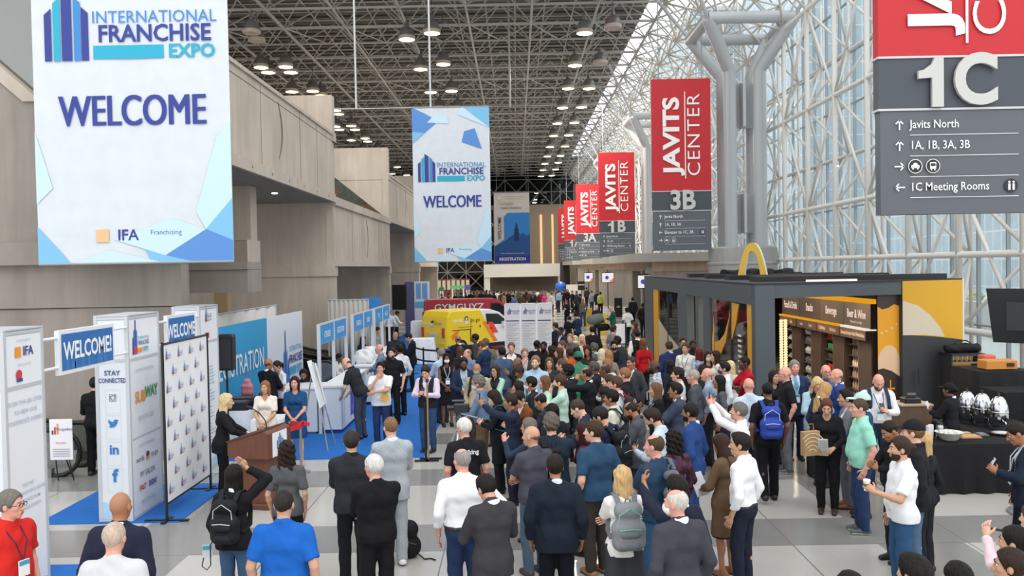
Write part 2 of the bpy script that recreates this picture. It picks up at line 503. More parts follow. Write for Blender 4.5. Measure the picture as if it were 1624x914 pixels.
seams(gv, (19.4, 22.0, 26.0, 28.2), ZL + .28, ZT); seams(gv, (34, 40.5), ZB, ZL - .1); seams(gv, (47, 53.5), ZL + .28, ZT)
for y0, y1 in ((16.5, 30.6), (44, 57.5)):
    gv.box(XF - .01, XF + .006, y0, y1, ZT - .22, ZT - .2)
    for i in range(8): gv.box(XF + .085, XF + .095, y0 + 1 + i * 1.7, y0 + 1.06 + i * 1.7, ZL + .1, ZL + .16)
gv.build('groove', mat('6d665e', .9), o)
wm = MB()
for yk in (30.6, 44.0, 57.5, 71):           # cross walls facing the camera, with the higher block above
    z1 = ZH
    wm.box(-18, XF - .05, yk + .02, yk + .5, 0, ZB - .35)
    wm.box(-18, XF + .0, yk - .06, yk + .5, ZB - .35, ZB + .02)
    wm.box(-18, XF - .05, yk + .02, yk + .5, ZB + .02, ZL)
    wm.box(-9.3, XF, yk + .05, yk + .5, ZT - .2, ZH); wm.box(-9.4, XF + .04, yk + .02, yk + .5, ZT - .2, ZT + .12)
    wm.box(-9.3, XF - .05, yk + .05, yk + .5, ZL, ZT)
wm.box(-26, -8.6, 75, 76, 0, 9)
o = wm.build('wall_left_cross', con); o.name = 'wall_left.001'; struct(o, 'concrete cross walls closing the balcony bays', 'wall')
wn = MB()                                   # nearest cross wall with its ledge and raking coping
wn.box(-16, -6.5, 16.42, 16.85, 4.3, 7.0); wn.prism([(-9.4, 7.0), (-16, 12.9), (-16, 7.0)][::-1], (0, 16.42, 0), (1, 0, 0), (0, 0, 1), (0, .35, 0))
wn.box(-16, XF + .02, 16.32, 17.0, 3.86, 4.3); wn.box(-16, XF, 16.5, 16.9, 3.02, 3.86); wn.box(-16, XF - .02, 16.55, 16.95, 0, 3.0)
o = wn.build('wall_near', con2); o.name = 'wall_left.002'; struct(o, 'near concrete wall under the large welcome banner', 'wall')
wn2 = MB(); wn2.prism([(-9.4, 7.0), (-9.05, 7.0), (-16, 13.22), (-16, 12.9)], (0, 16.36, 0), (1, 0, 0), (0, 0, 1), (0, .5, 0)); wn2.build('coping', con, o)
rg = MB(); rg.prism([(-16, 13.2), (-9.1, 7.02), (-6.9, 7.02), (-6.9, 9.9), (-16, 16)], (0, 16.6, 0), (1, 0, 0), (0, 0, 1), (0, .03, 0))
rg.build('window_left', glass('rail_glass', (.42, .47, .43), .3)); bpy.data.objects['window_left'].name = 'window_2'
struct(bpy.data.objects['window_2'], 'glass balustrade on the near concrete wall', 'window')
o = MB().box(-25.5, -25, 40, 149, 0, 22).build('wall_left.003', con2); struct(o, 'plain concrete wall far back behind the balconies', 'wall')
# dark soffits, small fin column and landing beam
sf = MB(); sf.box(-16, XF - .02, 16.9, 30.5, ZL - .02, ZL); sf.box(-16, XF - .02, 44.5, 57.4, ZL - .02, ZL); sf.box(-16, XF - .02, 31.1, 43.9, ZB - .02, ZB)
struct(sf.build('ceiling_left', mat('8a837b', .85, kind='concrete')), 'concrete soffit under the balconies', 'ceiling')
for k in range(4):
    dl = MB().lathe([(.09, 0), (.09, .03), (.06, .03)], 14, (-7.4 - .9 * (k % 2), 21.5 + 4.2 * (k // 2) + k * .3, ZL - .05)).build('downlight', emis('downlight', 'fff4e0', 4))
    tag(dl, 'small round downlight in the soffit beside the large welcome banner', 'ceiling light', 'downlights in the balcony soffit')
fn = MB(); p0 = P(370, 312, 24); p1 = P(398, 380, 24)
fn.box(p0.x - .2, p1.x, 24, 24.6, 4.55, ZL); fn.box(p1.x, p1.x + .02, 23.6, 24.8, 3.9, 4.55)
struct(fn.build('trim_4', con), 'short concrete fin hanging under the balcony', 'wall')
lb = MB(); lb.box(-9.2, XF, 20.6, 21.7, 3.16, 3.9); lb.box(-9.2, XF + .01, 20.55, 21.7, 3.72, 3.78)
struct(lb.build('trim_5', con2), 'concrete landing beam right of the near wall', 'beam')
tb = MB(); q0 = P(340, 500, 24); q1 = P(361, 500, 24); tb.box(q0.x, q1.x, 24, 24.3, 0, 3.3)
struct(tb.build('trim_6', mat('a98f6a', .6)), 'tan timber post in the recess behind the booth', 'post')
# green glass rail sloping up beside the upper block
gr = MB(); a = PX(532, 283, XF - .15); b = PX(602, 335, XF - .15)
gr.add([(XF - .15, 30.8, ZL + .2), (XF - .15, 43.5, ZL + .2), (XF - .15, 43.5, ZL + .25), (XF - .15, 30.8, ZL + 1.05)], [(0, 1, 2, 3)])
struct(gr.build('window_3', glass('green_glass', (.10, .16, .13), .14)), 'dark green glass balustrade on the second balcony', 'window')

# ================================================================ far end of the hall
fw = MB(); YF = 150.0
fw.box(-12, 14, YF, YF + .5, 13.8, 14.6); fw.box(-3.8, 14, YF, YF + .4, 0, 13.8)
o = fw.build('wall_far', mat('a08c74', .5, kind='wood')); struct(o, 'timber panelled wall at the far end of the concourse', 'wall')
gs = MB(); gs.box(4.35, 4.75, YF - .25, YF - .12, 1.5, 12.8); gs.box(6.4, 6.75, YF - .25, YF - .12, 1.5, 12.8)
tag(gs.build('light_strip', emis('warm_strip', 'f3c58c', 1.1)), 'pair of tall warm light strips on the far timber wall', 'light')
fg = MB(); fg.box(-26, 16, YF + .6, YF + .65, 14.6, 22); fg.box(-26, -3.8, YF - 12, YF - 11.95, 0, 14)
struct(fg.build('window_4', glass('far_glass', (.10, .15, .15), .06)), 'dark glazed end wall of the concourse', 'window')
fx = MB(); A, B = [], []
for i in range(11):
    x = -26 + 4.06 * i; A.append((x, YF, 14.6)); B.append((x, YF, 21)); A.append((x, YF, 14.6)); B.append((x + 4.06, YF, 19)); A.append((x + 4.06, YF, 14.6)); B.append((x, YF, 19))
for z in (16.8, 19): A.append((-26, YF, z)); B.append((16, YF, z))
for i in range(8):
    x = -26 + 3 * i; A.append((x, YF - 13, 0)); B.append((x, YF - 13, 14))
    for z in range(0, 12, 3): A.append((x, YF - 13, z)); B.append((x + 3, YF - 13, z + 3)); A.append((x + 3, YF - 13, z)); B.append((x, YF - 13, z + 3))
for z in (3, 6, 9, 12): A.append((-26, YF - 13, z)); B.append((-3.8, YF - 13, z))
fx.segs(A, B, .09, 5)
struct(fx.build('trim_7', mat('8d908c', .5)), 'steel lattice across the dark end glazing', 'wall truss')
bk = MB(); bk.box(-40, 30, YF + 8, YF + 8.3, 0, 24); bk.box(-30, -14, YF - 8, YF - 7.5, 0, 14)
struct(bk.build('wall_far.001', mat('24302c', .9)), 'dark green hall seen through the end glazing', 'wall')
pt = MB(); p = P(767, 420, 128); q = P(895, 438, 128)
pt.box(p.x, q.x, 128, 131, q.z, p.z); pt.box(p.x, p.x + .9, 128.2, 131, 0, q.z); pt.box(q.x - .9, q.x, 128.2, 131, 0, q.z)
struct(pt.build('trim_8', mat('e2ddd6', .6)), 'wide white portal under the registration banner', 'portal')
struct(MB().box(p.x + .9, q.x - .9, 133, 133.2, 0, q.z + .4).build('wall_far.002', mat('938474', .7, kind='concrete')), 'tan wall seen inside the white portal', 'wall')
struct(MB().box(p.x, q.x, 131, 149, q.z + 1.2, q.z + 1.4).build('ceiling_far', mat('8d8780', .8)), 'flat roof behind the white portal', 'ceiling')
pc = MB(); e = P(889, 450, 126); e2 = P(904, 450, 126); pc.box(e.x, e2.x, 126, 127.2, 0, 4.3)
struct(pc.build('trim_9', mat('3a3230', .5)), 'dark square pier right of the white portal', 'pier')
# right-hand hall entrances: concrete piers, canopies, warm wall-wash painted as colour
def entrance(y0, y1, lab, k):
    mb = MB(); mb.box(7.6, 12.5, y0, y0 + .8, 0, 3.5)
    for yy_ in (y0 + 4.5, y0 + 9): mb.box(8.0, 12.5, yy_, yy_ + .8, 0, 3.5)
    mb.box(12.2, 12.5, y0, y1, 0, 3.5)
    o = mb.build('wall_right', mat('a39a90', .8, kind='concrete')); struct(o, lab, 'wall')
    cn = MB(); cn.box(6.9, 12.6, y0 - .5, y1, 3.82, 4.32); cn.build('canopy', mat('b9b7ab', .7), o)
    wr = MB(); wr.box(7.9, 12.4, y0 - .06, y1 - .3, 3.25, 3.82); wr.build('wall_wash_band', mat('bda28c', .7, kind='concrete'), o)  # warm wall-wash light under the canopy, put into the concrete colour
entrance(49.5, 63, 'concrete hall entrance with flat canopy below the 3B sign', 0)
entrance(77, 90, 'concrete hall entrance with flat canopy below the 1B sign', 1)
entrance(104, 126, 'far concrete hall entrance left of the dark pier', 2)

# ================================================================ outside the glass: ground, low wall, planting, towers
gd = MB().box(15.1, 220, -30, 320, -.6, -.3).build('ground_outside', mat('c9c9c6', .9)); gd.name = 'road'; struct(gd, 'pale road outside the glass wall', 'road')
struct(MB().box(24, 24.4, 0, 160, -.3, 1.4).build('wall_outside', mat('e4e2dc', .8)), 'low white street wall outside', 'wall')
def tower_mat(c1, c2):
    m = bpy.data.materials.new('tower_facade'); m.use_nodes = True; nt = m.node_tree; b = nt.nodes['Principled BSDF']; L = nt.links.new
    tc = nt.nodes.new('ShaderNodeTexCoord'); br = nt.nodes.new('ShaderNodeTexBrick'); mp = nt.nodes.new('ShaderNodeMapping')
    ad = nt.nodes.new('ShaderNodeVectorMath'); sx = nt.nodes.new('ShaderNodeSeparateXYZ'); cb = nt.nodes.new('ShaderNodeCombineXYZ'); mt = nt.nodes.new('ShaderNodeMath')
    L(tc.outputs['Object'], sx.inputs[0]); L(sx.outputs[0], mt.inputs[0]); L(sx.outputs[1], mt.inputs[1]); L(mt.outputs[0], cb.inputs[0]); L(sx.outputs[2], cb.inputs[1])
    L(cb.outputs[0], br.inputs[0]); br.offset = 0; br.inputs['Color1'].default_value = lin(c1); br.inputs['Color2'].default_value = lin(c2); br.inputs['Mortar'].default_value = lin('eef2f3')
    br.inputs['Scale'].default_value = 1; br.inputs['Mortar Size'].default_value = .12; br.inputs['Brick Width'].default_value = 1.9; br.inputs['Row Height'].default_value = 3.6
    L(br.outputs[0], b.inputs['Base Color']); b.inputs['Roughness'].default_value = .4
    return m
for i, (x0, x1, y0, y1, h, c1, c2, lab) in enumerate((
        (62, 90, 96, 150, 75, 'c3d1d8', 'd2dde2', 'pale blue glass tower outside behind the pipe column'),
        (58, 84, 170, 215, 90, 'bccad2', 'cad6dc', 'farther blue grey tower outside beyond the glass'),
        (70, 95, 62, 84, 14, 'c9c4ba', 'bdb9b2', 'low stone coloured building across the street'),
        (75, 100, 30, 55, 15, 'c4ccd0', 'b7c2c8', 'grey office block across the street, behind the red 1C sign'),
        (48, 66, 225, 300, 70, 'b5c0c4', 'a7b4ba', 'distant grey tower at the end of the glass wall'))):
    o = MB().box(x0, x1, y0, y1, -.3, h).build('tower', tower_mat(c1, c2)); tag(o, lab, 'building')
    rf = MB().box(x0 - .3, x1 + .3, y0 - .3, y1 + .3, h, h + 1).build('roof', mat('d5d8d8', .7), o)
sb = MB(); rr = random.Random(3)
for i in range(160):
    x = 26 + rr.random() * 3; y = 30 + rr.random() * 50; z = .2 + rr.random() * 1.5; s_ = .25 + rr.random() * .35
    sb.add(np.array([(1, 0, 0), (-1, 0, 0), (0, 1, 0), (0, -1, 0), (0, 0, 1), (0, 0, -1)]) * s_ + [x, y, z], [(0, 2, 4), (2, 1, 4), (1, 3, 4), (3, 0, 4), (2, 0, 5), (1, 2, 5), (3, 1, 5), (0, 3, 5)], i % 2)
tag(sb.build('shrubbery', [mat('a9b183', .9), mat('c9c489', .9)]), 'yellow green shrubs along the street wall outside', 'shrubs', kind='stuff')
# ================================================================ people: signed-distance bodies meshed with surface nets
class Fld:
    def __init__(s, lo, hi, h):
        s.h = h; s.lo = np.array(lo, np.float32); n = np.ceil((np.array(hi) - s.lo) / h).astype(int) + 1
        s.ax = [s.lo[i] + h * np.arange(n[i], dtype=np.float32) for i in range(3)]
        s.F = np.full(tuple(n), .3, np.float32); s.n = n
    def _sub(s, lo, hi):
        i0 = np.clip(np.floor((np.array(lo) - s.lo) / s.h).astype(int), 0, s.n); i1 = np.clip(np.ceil((np.array(hi) - s.lo) / s.h).astype(int) + 1, 0, s.n)
        if (i1 <= i0).any(): return None, None
        sl = tuple(slice(a, b) for a, b in zip(i0, i1))
        X = s.ax[0][sl[0]][:, None, None]; Y = s.ax[1][sl[1]][None, :, None]; Z = s.ax[2][sl[2]][None, None, :]
        return sl, (X, Y, Z)
    def _put(s, sl, d, k, sub=False):
        f = s.F[sl]
        if sub:
            d = -d
            if k > 0:
                h = np.clip(.5 - .5 * (f - d) / k, 0, 1); s.F[sl] = f * (1 - h) + d * h + k * h * (1 - h)
            else: s.F[sl] = np.maximum(f, d)
        elif k > 0:
            h = np.clip(.5 + .5 * (f - d) / k, 0, 1); s.F[sl] = f * (1 - h) + d * h - k * h * (1 - h)
        else: s.F[sl] = np.minimum(f, d)
    def cap(s, a, b, ra, rb=None, k=.03, flat=0, sub=False):
        a = np.array(a, np.float32); b = np.array(b, np.float32); rb = ra if rb is None else rb
        m = max(ra, rb) + k + .03
        sl, g = s._sub(np.minimum(a, b) - m, np.maximum(a, b) + m)
        if sl is None: return s
        ab = b - a; L2 = float(ab.dot(ab)) + 1e-9; L = L2 ** .5
        px, py, pz = g[0] - a[0], g[1] - a[1], g[2] - a[2]
        tu = (px * ab[0] + py * ab[1] + pz * ab[2]) / L2; t = np.clip(tu, 0, 1)
        d = np.sqrt((px - t * ab[0]) ** 2 + (py - t * ab[1]) ** 2 + (pz - t * ab[2]) ** 2) - (ra + (rb - ra) * t)
        if flat & 1: d = np.maximum(d, (tu - 1) * L)
        if flat & 2: d = np.maximum(d, -tu * L)
        s._put(sl, d, k, sub); return s
    def ell(s, c, r, k=.02, sub=False, M=None):
        c = np.array(c, np.float32); r = np.array(r, np.float32); m = float(r.max()) + k + .03
        sl, g = s._sub(c - m, c + m)
        if sl is None: return s
        x, y, z = g[0] - c[0], g[1] - c[1], g[2] - c[2]
        if M is not None:
            x, y, z = (M[0][0] * x + M[0][1] * y + M[0][2] * z, M[1][0] * x + M[1][1] * y + M[1][2] * z, M[2][0] * x + M[2][1] * y + M[2][2] * z)
        k0 = np.sqrt((x / r[0]) ** 2 + (y / r[1]) ** 2 + (z / r[2]) ** 2); k1 = np.sqrt((x / r[0] ** 2) ** 2 + (y / r[1] ** 2) ** 2 + (z / r[2] ** 2) ** 2)
        s._put(sl, k0 * (k0 - 1) / (k1 + 1e-6), k, sub); return s
    def grid(s): return s.ax[0][:, None, None], s.ax[1][None, :, None], s.ax[2][None, None, :]
    def cut(s, g): s.F = np.maximum(s.F, g); return s
    def bump(s, amp, fx, fy, fz, ph=0):
        X, Y, Z = s.grid()
        s.F = s.F + amp * (np.sin(X * fx + Z * fz * .6 + ph) * np.cos(Y * fy + ph * 2) + .6 * np.sin(Z * fz + X * fx * .5 + ph * 3)); return s
    def mesh(s):
        F = s.F; nx, ny, nz = F.shape; I = F < 0
        cs = np.zeros((nx - 1, ny - 1, nz - 1), np.int8)
        for dx in (0, 1):
            for dy in (0, 1):
                for dz in (0, 1): cs += I[dx:nx - 1 + dx, dy:ny - 1 + dy, dz:nz - 1 + dz]
        act = (cs > 0) & (cs < 8); ii = np.argwhere(act)
        if len(ii) == 0: return np.zeros((0, 3)), np.zeros((0, 4), int)
        idx = np.full(act.shape, -1, np.int64); idx[act] = np.arange(len(ii))
        off = [(a, b, c) for a in (0, 1) for b in (0, 1) for c in (0, 1)]
        cv = np.stack([F[ii[:, 0] + o[0], ii[:, 1] + o[1], ii[:, 2] + o[2]] for o in off], 1)
        acc = np.zeros((len(ii), 3)); cnt = np.zeros(len(ii))
        for i in range(8):
            for ax in range(3):
                if off[i][ax] == 0:
                    o2 = list(off[i]); o2[ax] = 1; j = off.index(tuple(o2))
                    a, b = cv[:, i], cv[:, j]; m = (a < 0) != (b < 0)
                    t = np.where(m, a / np.where(m, a - b, 1), 0)
                    p = np.tile(np.array(off[i], float), (len(ii), 1)); p[:, ax] += t
                    acc += p * m[:, None]; cnt += m
        V = (acc / cnt[:, None] + ii) * s.h + s.lo
        Q = []
        for ax in range(3):
            sh = [slice(1, -1)] * 3; sh[ax] = slice(0, -1); sh2 = list(sh); sh2[ax] = slice(1, None)
            A, B = I[tuple(sh)], I[tuple(sh2)]
            e = np.argwhere(A != B)
            if len(e) == 0: continue
            fl = A[e[:, 0], e[:, 1], e[:, 2]]
            e = e + np.array([0 if i == ax else 1 for i in range(3)])
            u, v = [(1, 2), (2, 0), (0, 1)][ax]
            def at(du, dv):
                q = e.copy(); q[:, u] -= du; q[:, v] -= dv; return idx[q[:, 0], q[:, 1], q[:, 2]]
            q = np.stack([at(1, 1), at(0, 1), at(0, 0), at(1, 0)], 1)
            q[~fl] = q[~fl][:, ::-1]
            Q.append(q)
        Q = np.concatenate(Q); Q = Q[(Q >= 0).all(1)]
        return V, Q
def np_mesh(name, V, Fc, mi=None, nm=1):
    me = bpy.data.meshes.new(name)
    me.from_pydata(np.asarray(V).tolist(), [], [tuple(int(i) for i in q) for q in Fc])
    for _ in range(nm): me.materials.append(None)
    if mi is not None: me.polygons.foreach_set('material_index', mi)
    me.polygons.foreach_set('use_smooth', [True] * len(Fc))
    me.update(); return me

# ---- head (local frame: +Y face, origin between the ears)
_hc = {}
def head_geo(sex, lod):
    key = ('H', sex, lod)
    if key in _hc: return _hc[key]
    h = (.0075, .010, .016)[lod]
    f = Fld((-.11, -.13, -.22), (.11, .14, .15), h); w = .94 if sex == 'f' else 1
    f.ell((0, -.012, .03), (.075 * w, .096, .094), 0); f.ell((0, .026, -.03), (.060 * w, .066, .083), .03)
    f.ell((0, .036, -.072), (.044 * w, .046, .040), .02); f.ell((0, .070, -.097), (.020, .018, .018), .02)
    for sx in (-1, 1):
        f.ell((.041 * sx * w, .060, -.018), (.02, .024, .02), .02); f.ell((.031 * sx, .100, .008), (.019, .016, .013), .012, sub=True)
        f.cap((.012 * sx, .088, .026), (.045 * sx, .074, .028), .009, .007, .012)
        f.ell((.078 * sx * w, -.008, -.004), (.010, .021, .033), .006); f.cap((.013 * sx, .098, -.030), (.010 * sx, .088, -.034), .009, .007, .008)
    f.cap((0, .088, .016), (0, .113, -.026), .009, .0125, .012); f.cap((-.019, .090, -.061), (.019, .090, -.061), .0085, None, .008); f.cap((-.015, .090, -.072), (.015, .090, -.072), .008, None, .008)
    f.cap((0, -.022, -.05), (0, -.034, -.215), .052 * w, .060 * w, .03)
    V, Q = f.mesh(); c = V[Q].mean(1)
    mi = np.where((np.abs(c[:, 0]) < .023) & (c[:, 1] > .091) & (c[:, 2] < -.054) & (c[:, 2] > -.078), 1, 0)
    Vs, Qs, ms = [V], [list(q) for q in Q], list(mi); n = len(V)
    if lod < 2:
        for sx in (-1, 1):
            for r, yo, m in ((.0125, .0, 2), (.0068, .0085, 3)):
                rings = []
                for a in range(1, 6):
                    th = math.pi * a / 6
                    rings += [(.031 * sx + r * math.sin(th) * math.cos(2 * math.pi * b / 8), .079 + yo + r * math.cos(th) * (.9 if m == 2 else .9), .008 + r * math.sin(th) * math.sin(2 * math.pi * b / 8) * (.62 if m == 2 else .9)) for b in range(8)]
                Vs.append(np.array(rings))
                for a in range(4):
                    for b in range(8): Qs.append([n + a * 8 + b, n + a * 8 + (b + 1) % 8, n + a * 8 + 8 + (b + 1) % 8, n + a * 8 + 8 + b]); ms.append(m)
                Qs.append([n + b for b in range(7, -1, -1)]); ms.append(m)
                n += len(rings)
    _hc[key] = (np.concatenate(Vs), Qs, ms); return _hc[key]
def hair_geo(style, lod, sex):
    key = ('R', style, lod, sex)
    if key in _hc: return _hc[key]
    h = (.009, .012, .018)[lod]; w = .95 if sex == 'f' else 1
    long_ = style in ('long', 'longwavy', 'pony', 'bob', 'curlylong', 'bun', 'halfup')
    f = Fld((-.17, -.24, -.50 if long_ else -.15), (.17, .16, .21), h)
    t = {'buzz': .006, 'fringe': .007, 'short': .015, 'side': .017, 'quiff': .016, 'curly': .024, 'afro': .032, 'bald': .003}.get(style, .018)
    f.ell((0, -.014, .034), (.076 * w + t, .097 + t, .093 + t), 0)
    if style in ('quiff', 'side', 'curly'): f.ell((0, .035, .105), (.06, .055, .035 if style != 'curly' else .045), .03)
    X, Y, Z = f.grid()
    hl = .88 * (Y - (.036 if style not in ('fringe',) else .012)) - .47 * Z
    f.cut(hl + 0 * X)
    if not long_:
        f.cut(-.062 - Z + 0 * X + np.maximum(0, .4 * (Y + .02)))
    for sx in (-1, 1): f.ell((.085 * sx, -.002, -.012), (.03, .026, .036), .006, sub=True)
    if style == 'fringe': f.ell((0, .02, .13), (.062, .085, .085), .01, sub=True)
    if style == 'bald': f.ell((0, .02, .125), (.11, .18, .155), .005, sub=True)
    L = {'long': .30, 'longwavy': .33, 'curlylong': .34, 'bob': .12, 'halfup': .34}.get(style, 0)
    if L:
        wd = .105 if style == 'curlylong' else .088
        f.ell((0, -.066, -.02 - L * .40), (wd, .052, .10 + L * .52), .03)
        for sx in (-1, 1): f.ell((.070 * sx, -.012, -.02 - L * .30), (.030, .042, .09 + L * .34), .03)
        f.ell((0, .075, -.02), (.056, .075, .085), .012, sub=True)
        f.cap((0, -.0, -.10), (0, .03, -.5), .062, .09, .01, sub=True)
    if style == 'pony': f.cap((0, -.105, .05), (0, -.15, -.02), .026, .034, .015); f.cap((0, -.15, -.02), (0, -.125, -.27), .036, .012, .02); f.ell((0, -.10, .03), (.04, .04, .04), .02)
    if style == 'bun': f.ell((0, -.135, .02), (.042, .042, .042), .012)
    if long_ and not L: f.cut(-.075 - Z + 0 * X - .3 * np.maximum(0, -Y - .1))
    a = {'curly': .006, 'afro': .005, 'curlylong': .009, 'longwavy': .006}.get(style, .002)
    if style in ('curly', 'afro', 'curlylong'): f.bump(a, 95, 85, 90)
    elif L: f.bump(a, 110, 70, 16 if style == 'long' else 45)
    else: f.bump(a * .8, 120, 60, 40)
    V, Q = f.mesh(); _hc[key] = (V, Q); return V, Q
def ring_pts(c, rx, rz, n=14, y=0): return [(c[0] + rx * math.cos(2 * math.pi * i / n), c[1], c[2] + rz * math.sin(2 * math.pi * i / n)) for i in range(n)]
def acc_geo(kind, lod, sex):
    key = ('A', kind, lod, sex)
    if key in _hc: return _hc[key]
    if kind == 'mask':
        f = Fld((-.1, -.02, -.14), (.1, .15, .05), .009); f.ell((0, .035, -.045), (.066, .086, .062), 0); X, Y, Z = f.grid()
        f.cut(.03 - Y + 0 * X); f.cut(Z + .012 + 0 * X - .25 * np.maximum(0, Y - .09)); f.ell((0, .02, -.04), (.055, .07, .05), .005, sub=True); r = f.mesh()
    elif kind == 'brows':
        f = Fld((-.08, .03, -.01), (.08, .13, .06), .007)
        for sx in (-1, 1): f.cap((.014 * sx, .098, .033), (.048 * sx, .080, .034), .0065, .0045, 0)
        r = f.mesh()
    elif kind == 'beard':
        f = Fld((-.1, -.03, -.16), (.1, .15, .03), .0085); f.ell((0, .030, -.062), (.062, .066, .066), 0); f.ell((0, .05, -.092), (.038, .042, .034), .015)
        X, Y, Z = f.grid(); f.cut(Z + .045 + .35 * (Y - .095) * (Y < .095) + 0 * X); f.cut(.0 - Y + 0 * X); f.ell((0, .1, -.064), (.021, .03, .0095), .004, sub=True); r = f.mesh()
    elif kind == 'cap':
        f = Fld((-.13, -.15, -.02), (.13, .24, .18), .01); f.ell((0, -.012, .045), (.094, .116, .103), 0); X, Y, Z = f.grid(); f.cut(.042 - Z + 0 * X - .12 * (Y < 0) * -Y)
        f.ell((0, .125, .052), (.078, .085, .010), .008); f.ell((0, -.012, .15), (.012, .012, .008), .004); r = f.mesh()
    elif kind == 'hat':
        f = Fld((-.16, -.17, -.03), (.16, .17, .18), .011); f.ell((0, -.012, .05), (.098, .118, .108), 0); X, Y, Z = f.grid(); f.cut(.03 - Z + 0 * X); f.bump(.003, 60, 60, 50); r = f.mesh()
    elif kind in ('glasses', 'sunglasses'):
        mb = MB()
        for sx in (-1, 1):
            c = (.032 * sx, .107, .006)
            if kind == 'glasses': mb.tube(ring_pts(c, .023, .017), .0026, 5, closed=True)
            else:
                p = ring_pts(c, .027, .021); mb.loft([p, [(q[0], q[1] + .005, q[2]) for q in p]])
            mb.tube([(.055 * sx, .103, .010), (.078 * sx, .07, .010), (.080 * sx, -.01, .004)], .0026, 5)
        mb.tube([(-.01, .112, .010), (.01, .112, .010)], .0026, 5)
        r = (np.concatenate(mb.v), mb.f)
    elif kind == 'headset':
        mb = MB(); mb.tube([(.09 * math.cos(a), -.01, .03 + .115 * math.sin(a)) for a in np.linspace(0, math.pi, 11)], .007, 6)
        for sx in (-1, 1): mb.tube([(.085 * sx, -.01, 0), (.105 * sx, -.01, 0)], .032, 10)
        r = (np.concatenate(mb.v), mb.f)
    _hc[key] = r; return r

# ---- poses: per side (out, forward, up) wrist target and (out, fwd, up) elbow pole in the torso frame
ARM = {'down': ((.235, .03, .885), (.5, -1, 0)), 'loose': ((.26, .08, .90), (.6, -1, 0)), 'pocket': ((.205, .08, .93), (1, -.9, 0)), 'phone': ((.07, .30, 1.17), (.8, -.2, -1)),
       'clasp': ((.035, .20, .96), (1, -.4, -.2)), 'cross': ((-.09, .215, 1.17), (1, .3, -.4)), 'raise': ((.05, .47, 1.60), (.8, .1, -1)), 'high': ((.10, .36, 1.72), (1, .2, -.5)),
       'chin': ((.03, .19, 1.45), (.7, .2, -1)), 'hip': ((.20, .0, 1.02), (1, -.5, .1)), 'strap': ((.13, .15, 1.31), (.9, .1, -1)), 'lectern': ((.15, .40, 1.10), (.8, -.3, -.6)),
       'cup': ((.12, .33, 1.20), (.7, -.2, -1)), 'counter': ((.14, .36, 1.06), (.9, -.2, -.6)), 'ear': ((.13, .16, 1.55), (1, .2, -.7)), 'head': ((.10, .12, 1.70), (1, .3, -.1)),
       'low': ((.10, .27, 1.05), (.8, -.5, -.6)), 'fold': ((-.02, .24, 1.08), (1, -.1, -.4)), 'back': ((.06, -.17, .98), (1, -.2, .2)), 'wave': ((.16, .34, 1.42), (.8, -.2, -1)),
       'type': ((.06, .26, 1.07), (.9, -.4, -.6)), 'point': ((.16, .46, 1.36), (.7, .1, -1))}
POSE = {'stand': dict(), 'easy': dict(wt=.025), 'walk': dict(step=.22), 'pockets': dict(R='pocket', L='pocket'), 'pocketR': dict(R='pocket', wt=.02), 'pocketL': dict(L='pocket'),
        'phone': dict(R='phone', L='phone', hp=28), 'phoneR': dict(R='phone', hp=26), 'phoneL': dict(L='phone', hp=26), 'clasp': dict(R='clasp', L='clasp'), 'cross': dict(R='cross', L='cross'),
        'photo': dict(R='raise', L='raise', hp=-4), 'photoR': dict(R='raise', hp=-2), 'photoL': dict(L='raise'), 'chinR': dict(R='chin', L='cross'), 'hips': dict(R='hip', L='low'),
        'hipR': dict(R='hip', L='down'), 'lectern': dict(R='lectern', L='lectern', lean=6), 'cupR': dict(R='cup'), 'cupL': dict(L='cup'), 'paper': dict(L='low', R='low', hp=18),
        'lean': dict(R='counter', L='counter', lean=26, hp=4), 'headR': dict(R='head'), 'earL': dict(L='ear'), 'earR': dict(R='ear'), 'fold': dict(R='fold', L='fold'), 'back': dict(R='back', L='back'), 'look': dict(hp=24), 'waveL': dict(L='wave'),
        'strapR': dict(R='strap'), 'strapL': dict(L='strap'), 'type': dict(R='type', L='type', hp=10), 'camera': dict(R='type', L='cup', lean=4), 'ribbon': dict(R='clasp', L='clasp'), 'wide': dict(wide=.05), 'chinL': dict(L='chin', R='cross'), 'point': dict(L='point'), 'hold_high': dict(R='high', L='high', hp=-6), 'sit': dict(R='type', L='type', hp=12, sit=1)}
def rotx(a): c, s = math.cos(a), math.sin(a); return np.array([[1, 0, 0], [0, c, -s], [0, s, c]])
def rotz(a): c, s = math.cos(a), math.sin(a); return np.array([[c, -s, 0], [s, c, 0], [0, 0, 1]])
